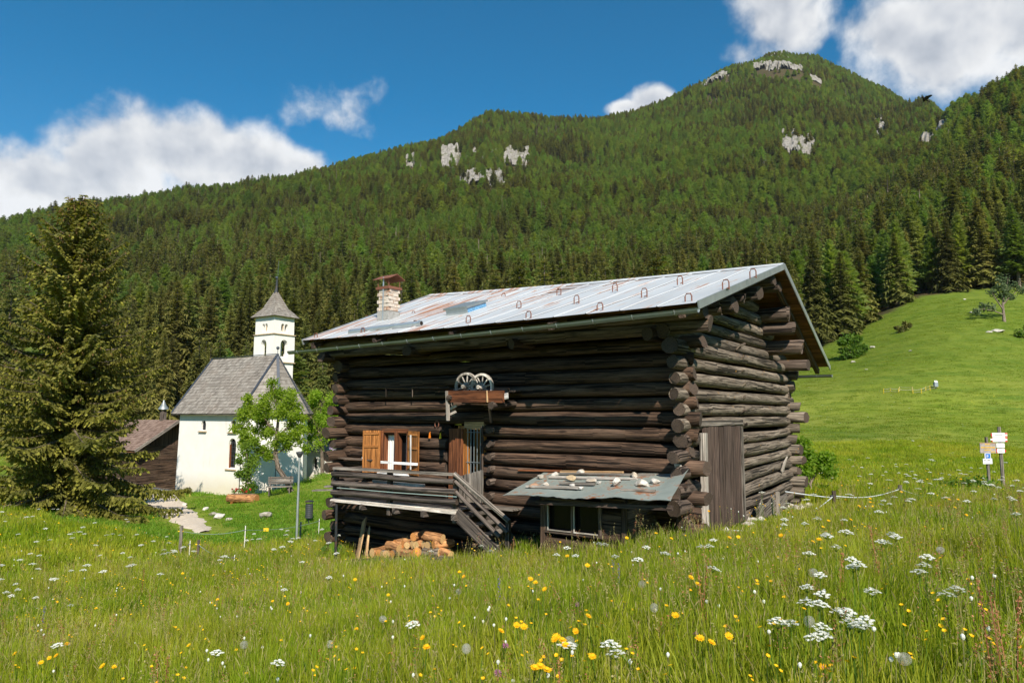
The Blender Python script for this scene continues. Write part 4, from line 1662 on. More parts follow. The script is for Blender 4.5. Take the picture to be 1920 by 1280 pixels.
    up_s = roofp(0, 0.5) - roofp(-1, 0.5)
    up_s /= np.linalg.norm(up_s)
    for i, (u, v) in enumerate(hooks):
        c = roof_hit(u, v)
        mb = MB(i)
        w = 0.055
        pts = [c + np.array([-w, 0, -0.03]), c + np.array([-w, 0, 0.10]), c + np.array([-w * 0.6, 0, 0.145]), c + np.array([w * 0.6, 0, 0.145]), c + np.array([w, 0, 0.10]), c + np.array([w, 0, -0.03])]
        mb.tube(pts, 0.011, 6)
        mb.beam(c + np.array([w, -0.02, 0.004]), c + np.array([w, -0.02, 0.004]) - up_s * 0.10, 0.02, 0.012)
        mb.build('snow_hook', ['rusty'], BARN)
    # skylight hatch
    c = roof_hit(870, 588)
    R = np.array([[1, 0, 0], [0, up_s[1], -up_s[2]], [0, up_s[2], up_s[1]]])
    sk = MB(8).box(c + np.array([0, 0.1, 0.08]), (0.62, 0.75, 0.22), R).build('skylight_curb', ['galv'], BARN)
    MB(9).box(c + np.array([0, 0.1, 0.08]) + R @ np.array([0, 0, 0.135]), (0.70, 0.82, 0.04), R).build('hatch_lid', ['zinc'], sk)
    MB(10).box(c + np.array([0.315, 0.1, 0.08]), (0.012, 0.70, 0.17), R).build('side_panel', ['blue_paint'], sk)
    # chimney
    base = roof_hit(728, 604)
    cx, cy, cz = base
    ch = MB(11).box((cx, cy, cz + 0.05), (0.40, 0.40, 0.42)).build('chimney', ['concrete'], BARN)
    bh, n = 0.092, 6
    for k in range(n):
        z = cz + 0.27 + k * bh
        for sx, sy, L_, ax in ((0, -1, 1, 0), (1, 0, 1, 1), (0, 1, 1, 0), (-1, 0, 1, 1)):
            for j in (0, 1):
                o = (0.095 if j else -0.095) + (0.03 if (k % 2) else -0.03)
                ln = 0.175
                if ax == 0:
                    c = (cx + o, cy + sy * 0.155, z + bh / 2)
                    s = (ln, 0.07, bh - 0.012)
                else:
                    c = (cx + sx * 0.155, cy + o, z + bh / 2)
                    s = (0.07, ln, bh - 0.012)
                MB(60 + k * 8 + j).box(c, s, None, 0, 0.004).build('brick', ['brick_lime'], ch)
    zt = cz + 0.27 + n * bh
    MB(12).box((cx, cy, cz + 0.27 + n * bh / 2), (0.27, 0.27, n * bh)).build('flue', ['rubble'], ch)
    MB(13).box((cx, cy, zt + 0.03), (0.46, 0.46, 0.06), None, 0, 0.006).build('chimney_rim', ['rusty'], ch)
    for sx in (-1, 1):
        for sy in (-1, 1):
            MB(14).tube([(cx + sx * 0.19, cy + sy * 0.19, zt - 0.05), (cx + sx * 0.19, cy + sy * 0.19, zt + 0.24)], 0.011, 6).build('cap_leg', ['rusty'], ch)
    MB(14).tube([(cx + 0.02, cy - 0.21, cz - 0.1), (cx + 0.02, cy - 0.21, zt + 0.30)], 0.018, 7).build('lightning_rod', ['galv'], ch)
    mb = MB(15)
    zz = zt + 0.24
    V = [(cx - 0.3, cy - 0.27, zz), (cx + 0.3, cy - 0.27, zz + 0.0), (cx + 0.3, cy, zz + 0.13), (cx - 0.3, cy, zz + 0.13), (cx - 0.3, cy + 0.27, zz), (cx + 0.3, cy + 0.27, zz)]
    V2 = [(x, y, z + 0.015) for x, y, z in V]
    mb.add(V + V2, [(0, 3, 2, 1), (3, 4, 5, 2), (6, 7, 8, 9), (9, 8, 11, 10), (0, 1, 7, 6), (1, 2, 8, 7), (2, 5, 11, 8), (5, 4, 10, 11), (4, 3, 9, 10), (3, 0, 6, 9)])
    mb.build('chimney_cap', ['rusty'], ch)
    # loose pipe lying on the roof
    a, b = roof_hit(656, 628), roof_hit(788, 612)
    p = MB(16)
    p.tube([a + np.array([0, 0, 0.07]), (a + b) / 2 + np.array([0, 0, 0.075]), b + np.array([0, 0, 0.07])], 0.062, 12, 0, None)
    o = p.build('stove_pipe', ['galv'], None, True, tuple(BC), BYAW)
    tag(o, 'grey metal pipe lying along the lower roof by the chimney', 'pipe')
    ring = MB(17)
    ring.tube([b + np.array([-0.02, 0, 0.07]), b + np.array([0.03, 0, 0.07])], 0.069, 12)
    ring.build('collar', ['galv'], o)
    MB(18).tube([b + np.array([0.031, 0, 0.07]), b + np.array([0.036, 0, 0.07])], 0.045, 10).build('opening', ['interior'], o)  # near-black disc stands in for the shade inside the pipe mouth


build_barn_roof()


def build_front():
    rr = random.Random(21)
    # ---- window with curtains and shutters
    w = empty('window', (0, 0, 0), 0, BARN)
    x0, x1, z0, z1 = -7.34, -6.50, 0.30, 1.25
    for a, b in (((x0, -0.06, z0), (x0, -0.06, z1)), ((x1, -0.06, z0), (x1, -0.06, z1)), ((x0, -0.06, z1), (x1, -0.06, z1)), ((x0, -0.06, z0), (x1, -0.06, z0)), (((x0 + x1) / 2 + 0.04, -0.07, z0), ((x0 + x1) / 2 + 0.04, -0.07, z1))):
        MB(rr.random()).beam(a, b, 0.09 if a[0] == b[0] else 0.16, 0.16 if a[0] == b[0] else 0.09, up=(0, 1, 0) if a[0] == b[0] else (0, 0, 1)).build('frame', ['wood_red'], w)
    MB(1).box(((x0 + x1) / 2, 0.06, (z0 + z1) / 2), (x1 - x0, 0.01, z1 - z0)).build('pane', ['glass_dark'], w)
    for cx, cw in ((-7.12, 0.17), (-6.94, 0.08), (-6.62, 0.09)):
        mb = MB(5)
        V, Q = [], []
        for i in range(13):
            for j in range(2):
                V.append((cx - cw + 2 * cw * i / 12, 0.02 + 0.018 * math.sin(i * 2.1), z0 + 0.02 + j * (z1 - z0 - 0.04)))
        for i in range(12):
            Q.append((2 * i, 2 * i + 2, 2 * i + 3, 2 * i + 1))
        mb.add(V, Q)
        mb.build('curtain', ['white_cloth'], w, True)
    MB(2).box(((x0 + x1) / 2, -0.12, z0 - 0.03), (1.0, 0.16, 0.04)).build('sill', ['white_paint'], w)
    # shutters, each of planks with two battens, swung open
    for hx, sgn, ang in ((x0 - 0.03, -1, 0.42), (x1 + 0.03, 1, 0.25)):
        sh = empty('shutter', (hx, -0.16, z0 - 0.02), 0, w)
        ca, sa = math.cos(ang), -math.sin(ang)
        for k in range(3):
            c0 = (k + 0.5) * 0.145
            R = rotz(math.atan2(sa, sgn * ca))
            MB(70 + k).box(np.array([sgn * ca * c0, sa * c0, 0.485]), (0.143, 0.03, 0.97), R, 0, 0.002, 0.5, 2).build('plank', ['wood_shutter'], sh)
        for zz in (0.09, 0.60, 0.90):
            MB(80).box(np.array([sgn * ca * 0.2175, sa * 0.2175, zz]) + R @ np.array([0, -0.025 * (1 if sgn > 0 else -1), 0]), (0.36, 0.02, 0.055), R, 0, 0.001).build('batten', ['wood_shutter'], sh)
    # white bar leaning across the sill, uprights
    MB(3).beam(FY(714, 866, -0.36), FY(783, 870, -0.30), 0.02, 0.055).build('bar', ['white_paint'], w)
    MB(4).beam(FY(770, 815, -0.3), FY(770, 880, -0.3), 0.025, 0.02, up=(0, 1, 0)).build('bar', ['white_paint'], w)
    # ---- door
    d = empty('front_door', (0, 0, 0), 0, BARN)
    for u0, u1, vt, vb, y, m in ((843, 855, 803, 892, -0.17, 'wood_red'), (855, 868, 803, 892, -0.20, 'wood_red')):
        a, b, c = FY(u0, vt, y), FY(u1, vt, y), FY(u0, vb, y)
        MB(u0).box(((a[0] + b[0]) / 2, y, (a[2] - 0.3) / 2), (b[0] - a[0] - 0.01, 0.05, a[2] + 0.3), None, 0, 0.003, 0.5, 2).build('jamb_board', [m], d)
    MB(2).box((-4.93, -0.06, 0.57), (0.30, 0.05, 1.62), None, 0, 0.002, 0.5, 2).build('door_panel', ['wood_orange'], d)
    MB(2).box((-4.86, -0.11, 0.55), (0.06, 0.05, 1.58), None, 0, 0.002, 0.5, 2).build('door_post', ['wood_shutter'], d)
    MB(2).box((-4.75, 0.30, 0.57), (0.30, 0.03, 1.62)).build('inner_door', ['wood_orange'], d)
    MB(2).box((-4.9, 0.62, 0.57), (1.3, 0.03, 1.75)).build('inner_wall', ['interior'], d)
    MB(3).box((-4.63, -0.05, 1.40), (0.52, 0.10, 0.17)).build('lintel', ['wood_fresh'], d)
    for i in range(5):
        x = -4.80 + i * 0.085
        MB(i).tube([(x, -0.09, -0.25), (x, -0.09, 1.33)], 0.009, 6).build('iron_bar', ['zinc'], d)
    for z in (0.62, 1.25):
        MB(6).tube([(-4.86, -0.10, z), (-4.40, -0.10, z)], 0.009, 6).build('iron_bar', ['zinc'], d)
    MB(7).box((-4.88, -0.16, 0.25), (0.035, 0.04, 0.14)).build('lock', ['iron_dark'], d)
    # ---- beam canopy with brackets above the door
    c = empty('door_canopy', (0, 0, 0), 0, BARN)
    a, b = FY(838, 743, -0.80), FY(944, 743, -0.80)
    MB(1).beam(a, b, 0.09, 0.235, jit=0.008).build('beam', ['wood_red'], c)
    a2, b2 = FY(852, 737, -0.58), FY(953, 738, -0.58)
    MB(2).beam(a2, b2, 0.09, 0.20, jit=0.01).build('beam', ['wood_stub'], c)
    MB(2).beam(FY(934, 746, -0.74), FY(953, 742, -0.74), 0.05, 0.12, jit=0.012).build('beam_end', ['white_paint'], c)
    for i, y in enumerate((-0.85, -0.70, -0.5)):
        MB(3 + i).beam(FY(838 + i * 3, 733, y), FY(840 + i * 4, 788 - i * 4, y), 0.045, 0.07, up=(0, 1, 0), jit=0.006).build('hanging_board', ['wood_bleach' if i != 1 else 'wood_stub'], c)
    MB(8).tube([(a[0] + 0.12, 0.1, 1.98), (a[0] + 0.12, -0.9, 1.96)], 0.06, 8, wob=0.08).build('bracket', ['wood_stub'], c, True)
    MB(9).tube([(b[0] - 0.22, 0.1, 1.86), (b[0] - 0.22, -0.92, 1.80)], [0.07, 0.075], 9, 0, 1, wob=0.08).build('bracket', ['wood_stub', 'end_old'], c, True)
    MB(9).beam(FY(917, 757, -0.5), FY(921, 791, -0.2), 0.05, 0.05).build('brace', ['wood_rail'], c)
    MB(9).beam(FY(913, 732, -0.87), FY(914, 754, -0.87), 0.02, 0.02, up=(0, 1, 0)).build('batten', ['wood_fresh'], c)
    for k, (u, v) in enumerate(((850, 762), (849, 773))):
        MB(20 + k).beam(FY(u - 6, v + 4, -0.7), FY(u + 6, v - 2, -0.7), 0.03, 0.05).build('cross_piece', ['wood_bleach'], c)
    # boards of the canopy roof
    for k in range(2):
        y = -0.42 + k * 0.19
        MB(30 + k).beam((a[0] + 0.05, y, 2.10 + k * 0.012), (b[0] - 0.05, y, 2.09 + k * 0.012), 0.17, 0.025, jit=0.006).build('canopy_board', ['wood_rail'], c)
    # horizontal pole with hooks under the dark upper wall
    MB(1).tube([FY(682, 727, -0.24), FY(842, 727, -0.24)], 0.03, 8).build('drying_pole', ['wood_front'], BARN, True)
    for u in (724, 773):
        MB(2).tube([FY(u, 727, -0.27), FY(u, 744, -0.27)], 0.014, 6).build('pole_hook', ['wood_stub'], BARN)
    # loose board under the window, little white box
    MB(4).beam(FY(636, 858, -0.28), FY(700, 862, -0.22), 0.16, 0.03).build('ledge_board', ['wood_stub'], BARN)
    tag(MB(4).box((0, 0, 0.035), (0.10, 0.06, 0.07)).build('soap_box', ['white_cloth'], None, False, tuple(wor(*FY(683, 862, -0.25))), BYAW),
        'tiny white box on the ledge board left of the shutters', 'box')
    # sawn wall edges beside the door on the right
    for k in range(1):
        MB(5).beam((-4.385, -0.13, -0.2), (-4.385, -0.13, 1.38), 0.05, 0.04, up=(0, 1, 0), jit=0.006).build('door_edge', ['wood_stub'], BARN)


build_front()


def build_balcony():
    rr = random.Random(31)
    b = empty('balcony', (0, 0, 0), 0, BARN)
    Y = -1.05
    xl, xr, zf = -7.92, -4.30, -0.27
    for i in range(7):
        y = -0.98 + i * 0.155
        MB(i).beam((xl, y, zf - 0.0), (xr + (0.9 if y > -0.42 else 0.0), y, zf + 0.03), 0.145, 0.035, jit=0.004).build('floor_board', ['wood_bleach' if i < 2 else 'wood_grey'], b)
    MB(8).beam((xl - 0.05, Y - 0.02, zf - 0.03), (xr, Y - 0.02, zf - 0.01), 0.05, 0.05, jit=0.003).build('edge_board', ['wood_bleach'], b)
    for x in (xl + 0.06, -6.9, -5.9, -5.1, xr):
        MB(9).beam((x, Y - 0.10, zf - 0.09), (x, 0.1, zf - 0.09), 0.10, 0.11, jit=0.006).build('joist', ['wood_rail'], b)
    # railing
    rails = (((628, 877), (852, 889), 'plank'), ((624, 888), (852, 903), 'log'), ((624, 906), (855, 922), 'log'), ((623, 923), (857, 941), 'log'))
    for k, (p, q, kind) in enumerate(rails):
        a, c = FY(*p, Y - 0.05), FY(*q, Y - 0.05)
        if kind == 'plank':
            MB(k).beam(a, c, 0.13, 0.055, jit=0.006).build('hand_rail', ['wood_grey'], b)
        else:
            m = MB(k)
            m.tube([a, a * 0.66 + c * 0.34 + np.array([0, 0, 0.012]), a * 0.33 + c * 0.67 - np.array([0, 0, 0.01]), c], [0.062, 0.066, 0.06, 0.058], 9, 0, 1, 0.06)
            m.build('rail', ['wood_rail', 'end_old'], b, True)
    for u in (630, 731, 855):
        p = FY(u, 900, Y + 0.06)
        MB(u).beam((p[0], Y + 0.06, zf - 0.22), (p[0], Y + 0.06, 0.40), 0.10, 0.09, up=(0, 1, 0), jit=0.006).build('post', ['wood_rail'], b)
    MB(3).tube([FY(632, 914, Y - 0.13), FY(740, 923, Y - 0.13), FY(856, 931, Y - 0.13)], 0.010, 5).build('wire', ['wire_green'], b)
    # prop under the outer corner
    MB(4).tube([(xl + 0.12, Y, zf - 0.1), (xl + 0.14, Y, gz(*wor(xl + 0.14, Y)[:2]) - 0.1)], 0.03, 8).build('prop', ['iron_dark'], b)
    # end rails back to the wall
    for z in (0.36, 0.12, -0.08):
        MB(5).tube([(xl + 0.02, Y, z), (xl - 0.02, 0.0, z)], 0.045, 8, 0, None, 0.06).build('end_rail', ['wood_rail'], b, True)
    # white planks stored along the railing
    for (u0, v0, u1, v1, yy, m) in ((700, 905, 728, 908, -0.82, 'white_paint'), (735, 908, 795, 914, -0.80, 'white_paint')):
        o = MB(u0).beam(FY(u0, v0, yy) - wor(0, 0) * 0, FY(u1, v1, yy), 0.05, 0.14, jit=0.006)
        a = o.build('white_board', [m], None, False, tuple(BC), BYAW)
        tag(a, 'white painted board behind the balcony railing, %s one' % ('left' if u0 == 700 else 'longer right'), 'board')
    for (u, v, w, h) in ((782, 925, 0.20, 0.12), (707, 920, 0.08, 0.14)):
        p = FY(u, v, -0.6)
        tag(MB(u).box((0, 0, h / 2), (w, 0.12, h), None, 0, 0.01).build('firewood_block', ['wood_fresh'], None, False, tuple(wor(p[0], p[1], zf + 0.03)), BYAW),
            'pale cut wood block on the balcony floor, %s' % ('right near the stairs' if u == 782 else 'small one near the middle post'), 'wood block')
    # grey boards sticking out past the left end
    tag(MB(7).beam(FY(590, 919, -0.5), FY(640, 917, -0.5), 0.16, 0.03, jit=0.012).build('loose_board', ['wood_grey'], None, False, tuple(BC), BYAW),
        'weathered grey board poking out past the left balcony end, lower one', 'board')
    tag(MB(8).beam(FY(611, 911, -0.35), FY(648, 912, -0.35), 0.12, 0.03, jit=0.012).build('loose_board', ['wood_grey'], None, False, tuple(BC), BYAW),
        'weathered grey board poking out past the left balcony end, upper shorter one', 'board')
    # ---- stairs
    s = empty('staircase', (0, 0, 0), 0, BARN)
    top, bot = np.array([-4.30, 0, -0.30]), np.array([-2.86, 0, -1.25])
    for y in (Y, Y + 0.72):
        a, c = top.copy(), bot.copy()
        a[1] = c[1] = y
        MB(9).beam(a + np.array([0, 0, 0.0]), c + np.array([0.1, 0, -0.06]), 0.05, 0.24, jit=0.005).build('stringer', ['wood_rail'], s)
    nst = 6
    for i in range(nst):
        t = (i + 0.6) / nst
        p = top + (bot - top) * t
        MB(i).box((p[0] + 0.02, Y + 0.36, p[2] + 0.06), (0.24, 0.74, 0.04), None, 0, 0.005, 0.5, 1).build('tread', ['wood_grey'], s)
    for (p, q, r_, m) in (((852, 888), (955, 977), 0.05, 'wood_grey'), ((854, 902), (952, 998), 0.045, 'wood_rail'), ((855, 922), (937, 1006), 0.045, 'wood_rail')):
        a, c = FY(*p, Y - 0.04), FY(*q, Y - 0.04)
        mb = MB(p[1])
        mb.tube([a, (a + c) / 2, c], r_, 8, 0, 1, 0.05, flat=0.9)
        mb.build('stair_rail', [m, 'end_old'], s, True)
    p = FY(953, 980, Y + 0.03)
    MB(2).beam((p[0], Y + 0.03, p[2] + 0.02), (p[0], Y + 0.03, -1.3), 0.075, 0.075, up=(0, 1, 0)).build('newel_post', ['wood_rail'], s)
    a, c = np.array([-3.75, Y + 0.78, 0.0]), np.array([-2.9, Y + 0.78, -0.62])
    # picket screen beside the door
    for i in range(9):
        pa, pb = FY(860 + i * 5.4, 893 - i * 1.5, -0.62), FY(860 + i * 5.4, 932, -0.62)
        MB(i).box((pa[0], -0.62, (pa[2] + pb[2]) / 2 - 0.05), (0.066, 0.022, pa[2] - pb[2] + 0.1), None, 0, 0.003, 0.5, 2).build('picket', ['wood_grey'], s)
    for z in (0.02, -0.2):
        MB(4).beam(FY(858, 905 if z > 0 else 922, -0.60), FY(905, 900 if z > 0 else 922, -0.60), 0.02, 0.05).build('picket_rail', ['wood_grey'], s)


build_balcony()


def build_leanto():
    rr = random.Random(41)
    l = empty('lean_to', (0, 0, 0), 0, BARN)
    xl, xr, yf = -2.12, -0.55, -1.30
    zt = 0.20
    zb = -1.25
    # front boards around the window, right side boards
    wx0, wx1, wz0, wz1 = -2.02, -0.98, -0.37, 0.17
    z = zb
    k = 0
    while z < zt - 0.02:
        h = rr.uniform(0.17, 0.21)
        segs = [(xl, xr)]
        if z + h > wz0 - 0.02 and z < wz1 + 0.03:
            segs = [(xl, wx0), (wx1, xr)]
        for a, b in segs:
            MB(k).box(((a + b) / 2, yf + rr.uniform(-0.006, 0.006), z + h / 2), (b - a, 0.04, h - 0.008), None, 0, 0.003, 0.5, 0).build('board', ['wood_plank' if rr.random() < 0.35 else 'wood_front'], l)
        for x in (xr, xl):
            MB(k + 50).box((x + 0.005, (yf + 0.02) / 2 - 0.02, z + h / 2 + 0.01), (0.04, -yf - 0.12, h - 0.008), None, 0, 0.003, 0.5, 1).build('board', ['wood_plank' if x == xr else 'wood_front'], l)
        z += h
        k += 1
    for x in (xl, xr):
        MB(3).box((x + (0.02 if x == xl else -0.0), yf - 0.035, (zb + zt) / 2), (0.09, 0.04, zt - zb), None, 0, 0.003, 0.5, 2).build('corner_post', ['wood_front'], l)
    # window: frame with two open lights and slim pale beads
    w = empty('window', (0, 0, 0), 0, l)
    xm = (wx0 + wx1) / 2
    yw = yf - 0.03
    for a, b, h in (((wx0, yw, wz0), (wx0, yw, wz1), 0.06), ((wx1, yw, wz0), (wx1, yw, wz1), 0.06), ((xm, yw, wz0), (xm, yw, wz1), 0.055)):
        MB(5).beam(a, b, h, 0.07, up=(0, 1, 0)).build('frame', ['wood_stub'], w)
    for z in (wz0, wz1):
        MB(6).beam((wx0 - 0.03, yw - 0.003, z), (wx1 + 0.03, yw - 0.003, z), 0.075, 0.055).build('frame', ['wood_stub'], w)
    for x in (wx0 + 0.045, xm + 0.04):
        MB(7).beam((x, yw - 0.045, wz0 + 0.03), (x, yw - 0.045, wz1 - 0.03), 0.02, 0.015, up=(0, 1, 0)).build('bead', ['wood_bleach'], w)
    for x0_, x1_ in ((wx0 + 0.03, xm - 0.03), (xm + 0.03, wx1 - 0.03)):
        MB(7).beam((x0_, yw - 0.045, wz0 + 0.035), (x1_, yw - 0.045, wz0 + 0.035), 0.015, 0.02).build('bead', ['wood_bleach'], w)
        MB(7).box(((x0_ + x1_) / 2, yf + 0.02, (wz0 + wz1) / 2), (x1_ - x0_, 0.006, wz1 - wz0)).build('pane', ['glass_dark'], w)
    # tin roof: three crumpled sheets with a ragged front edge
    A, Bp = FY(1020, 889, -0.12), FY(1292, 884, -0.15)
    Cc, D = FY(943, 926, -1.85), FY(1256, 929, -1.85)
    Cc[2] = 0.245
    D[2] = 0.36
    A[2], Bp[2] = 0.50, 0.60
    n, m = 12, 8
    cuts = [0, 0.36, 0.68, 1.0]
    for si in range(3):
        V, Q, U = [], [], []
        for i in range(n + 1):
            s = cuts[si] + (cuts[si + 1] - cuts[si]) * i / n
            for j in range(m + 1):
                t = j / m
                p = (A * (1 - s) + Bp * s) * (1 - t) + (Cc * (1 - s) + D * s) * t
                p = p + np.array([0, (-0.025 * math.sin(s * 13 + si * 2) + rr.uniform(-0.025, 0.025)) * (1 if j == m else 0), 0])
                p[2] += 0.018 * math.sin(s * 9 + si) * t + rr.uniform(-0.009, 0.009) * (1 if j > m - 2 else 0.4) + si * 0.010
                if si == 2 and s > 0.9:
                    p[2] += (s - 0.9) * 0.9 * (1 - t) + 0.01
                V.append(p)
        for i in range(n):
            for j in range(m):
                k = i * (m + 1) + j
                Q.append((k, k + m + 1, k + m + 2, k + 1))
        V2 = [p - np.array([0, 0, 0.006]) for p in V]
        mb = MB(si)
        mb.add(V, Q)
        mb.add(V2, [q[::-1] for q in Q])
        mb.build('tin_sheet', ['zinc_old'], l, True)
    # roof timbers under it
    for t in (0.15, 0.55, 0.9):
        p, q = A * (1 - t) + Cc * t, Bp * (1 - t) + D * t
        p = p + (q - p) * 0.2
        MB(8).beam(p - np.array([0, 0, 0.14]), q - np.array([0, 0, 0.14]), 0.07, 0.07).build('roof_lath', ['wood_plank'], l)
    # battens weighing down the sheets
    for (u0, v0, u1, v1, t, m) in ((973, 876, 1052, 881, 0.0, 'wood_red'), (1052, 874, 1168, 882, 0.02, 'wood_fresh'), (1050, 881, 1226, 887, 0.12, 'wood_grey'), (1030, 888, 1195, 891, 0.3, 'wood_bleach'),
                                   (1050, 902, 1115, 909, 0.55, 'wood_grey'), (988, 917, 1085, 913, 0.72, 'wood_bleach'), (1165, 912, 1228, 917, 0.75, 'wood_grey')):
        yy = -0.12 - 1.73 * t
        a, b = FY(u0, v0, yy), FY(u1, v1, yy)
        zz = lambda p: ((A[2] * (1 - t) + Cc[2] * t) * (1 - (p[0] - A[0]) / (Bp[0] - A[0])) + (Bp[2] * (1 - t) + D[2] * t) * ((p[0] - A[0]) / (Bp[0] - A[0]))) + 0.035
        a[2], b[2] = zz(a), zz(b)
        o = MB(u0).beam(a, b, 0.075, 0.035, jit=0.006).build('batten', [m], None, False, tuple(BC), BYAW)
        lab = {973: 'dark red batten along the wall at the back of the tin lean-to roof', 1052: 'pale fresh batten along the wall behind the lean-to stones', 1050: 'weathered batten across the upper lean-to roof' if t < 0.3 else 'short tilted batten in the middle of the lean-to roof',
               1030: 'bleached long batten across the lean-to roof', 988: 'pale batten near the left front edge of the lean-to roof', 1165: 'grey batten near the right front edge of the lean-to roof'}[u0]
        tag(o, lab, 'batten', 'battens on the lean-to roof')

    def on_roof(u, v):
        d = ray(u, v)
        c = loc_of(CAM)
        dl = np.array([d @ EX, d @ EY, d[2]])
        nn = np.cross(Bp - A, Cc - A)
        return c + dl * (((A - c) @ nn) / (dl @ nn))
    stones = [(1040, 893, 0.13, 0.12, 0.12, 'limestone', 'small white stone at the back left of the lean-to roof'),
              (1089, 889, 0.20, 0.13, 0.12, 'limestone', 'white flat-topped stone at the back of the lean-to roof'),
              (1071, 902, 0.20, 0.15, 0.14, 'stone_tan', 'round tan stone on the lean-to roof'),
              (1015, 898, 0.18, 0.14, 0.12, 'rubble', 'knobbly grey stone at the left back corner of the lean-to roof'),
              (1003, 915, 0.22, 0.15, 0.13, 'stone_rust', 'rust brown stone near the left front of the lean-to roof'),
              (1023, 912, 0.19, 0.12, 0.09, 'limestone', 'low broken white stone beside the rust brown stone'),
              (1074, 911, 0.20, 0.12, 0.06, 'limestone', 'flat pale stone below the round tan stone'),
              (1109, 908, 0.23, 0.17, 0.14, 'limestone', 'big white angular stone in the middle of the lean-to roof'),
              (1124, 908, 0.11, 0.10, 0.09, 'limestone', 'small white stone touching the big angular middle stone'),
              (1090, 919, 0.12, 0.10, 0.08, 'limestone', 'small grey-white stone at the front edge of the lean-to roof'),
              (1157, 912, 0.24, 0.15, 0.19, 'limestone', 'tall pointed white stone right of the lean-to middle'),
              (1190, 896, 0.20, 0.14, 0.12, 'limestone', 'cream stone at the back right of the lean-to roof'),
              (1204, 914, 0.30, 0.20, 0.18, 'limestone', 'largest cracked white boulder on the lean-to roof'),
              (1229, 908, 0.20, 0.16, 0.14, 'limestone', 'round white stone right of the largest boulder'),
              (1271, 887, 0.17, 0.14, 0.11, 'limestone', 'white stone at the raised right corner of the lean-to roof')]
    for i, (u, v, a, b, c, m, lab) in enumerate(stones):
        p = on_roof(u, v)
        if u == 1271:
            p = np.array([Bp[0] - 0.16, Bp[1] - 0.12, Bp[2] + 0.12])
        w = wor(p[0], p[1], p[2] + 0.0)
        tag(rock('roof_stone', (a * 1.15, b * 1.15, c * 1.0), 600 + i, m, None, tuple(w)), lab, 'stone', 'stones weighing down the lean-to roof')


build_leanto()


def build_gable_door():
    rr = random.Random(51)
    d = empty('gable_door', (0, 0, 0), 0, BARN)
    y0, y1, z0, z1 = 0.60, 2.66, -0.52, 1.40
    n = 8
    for i in range(n):
        a, b = y0 + (y1 - y0) * i / n, y0 + (y1 - y0) * (i + 1) / n
        MB(i).box((0.10 + rr.uniform(-0.006, 0.006), (a + b) / 2, (z0 + z1) / 2 + rr.uniform(-0.03, 0.02)), (0.04, b - a - 0.012, z1 - z0), None, 0, 0.003, 0.5, 2).build('plank', ['wood_plank'], d)
    MB(20).beam((0.13, 0.48, -0.52), (0.13, 0.52, 1.30), 0.13, 0.10, up=(1, 0, 0)).build('jamb', ['wood_bleach'], d)
    MB(21).beam((0.12, 2.72, -0.5), (0.12, 2.70, 1.38), 0.10, 0.09, up=(1, 0, 0)).build('jamb', ['wood_grey'], d)
    MB(22).beam((0.07, 0.35, 1.47), (0.07, 2.9, 1.47), 0.12, 0.10).build('lintel', ['wood_grey'], d)
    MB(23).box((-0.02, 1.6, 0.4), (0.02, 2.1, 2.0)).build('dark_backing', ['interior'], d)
    # rubble and stones along the foot of the gable, leaning slabs
    k = 0
    cnt_ = {}
    for i, y in enumerate(sorted(rr.uniform(-0.4, 7.3) for _ in range(46))):
        if 0.7 < y < 2.5 and rr.random() < 0.5:
            continue
        x = rr.uniform(0.08, 0.62)
        w = wor(x, y)
        s = rr.uniform(0.12, 0.34)
        o = rock('foundation_stone', (s * 1.2, s, s * rr.uniform(0.5, 0.9)), 700 + i, 'limestone' if rr.random() < 0.75 else 'rubble', None,
                 (w[0], w[1], gz(w[0], w[1]) - 0.05))
        lab = ('pale foundation stone by the barn corner left of the plank door' if y < 0.7 else
               'pale stone in front of the plank door sill' if y < 2.6 else
               'pale foundation stone under the logs right of the plank door' if y < 5 else 'pale foundation stone by the far right barn corner')
        cnt_[lab] = cnt_.get(lab, 0) + 1
        tag(o, '%s, %s from the left' % (lab, ordinal(cnt_[lab])), 'stone', 'stones along the gable foot')
        k += 1
    for i, (y, L_, tilt) in enumerate(((2.95, 0.50, 0.25), (3.5, 0.9, 0.1), (4.4, 1.0, 0.06))):
        z = gz(*wor(0.35, y)[:2])
        m = MB(80 + i)
        m.beam((0.34, y, z + 0.16), (0.30, y + L_, z + 0.22 + tilt * 0.3), 0.06, 0.30, jit=0.02)
        o = m.build('leaning_slab', ['wood_grey'], None, False, tuple(BC), BYAW)
        tag(o, ['short dark slab leaning by the plank door foot', 'grey slab of wood lying along the gable foot', 'longer grey slab of wood near the far gable corner'][i], 'wood slab')
    z = gz(*wor(0.5, 3.9)[:2])
    o = MB(90).beam((0.5, 3.9, z - 0.2), (0.5, 3.92, z + 0.55), 0.09, 0.06, up=(1, 0, 0)).build('short_stake', ['wood_grey'], None, False, tuple(BC), BYAW)
    tag(o, 'short grey wooden stake at the gable foot', 'stake')


build_gable_door()


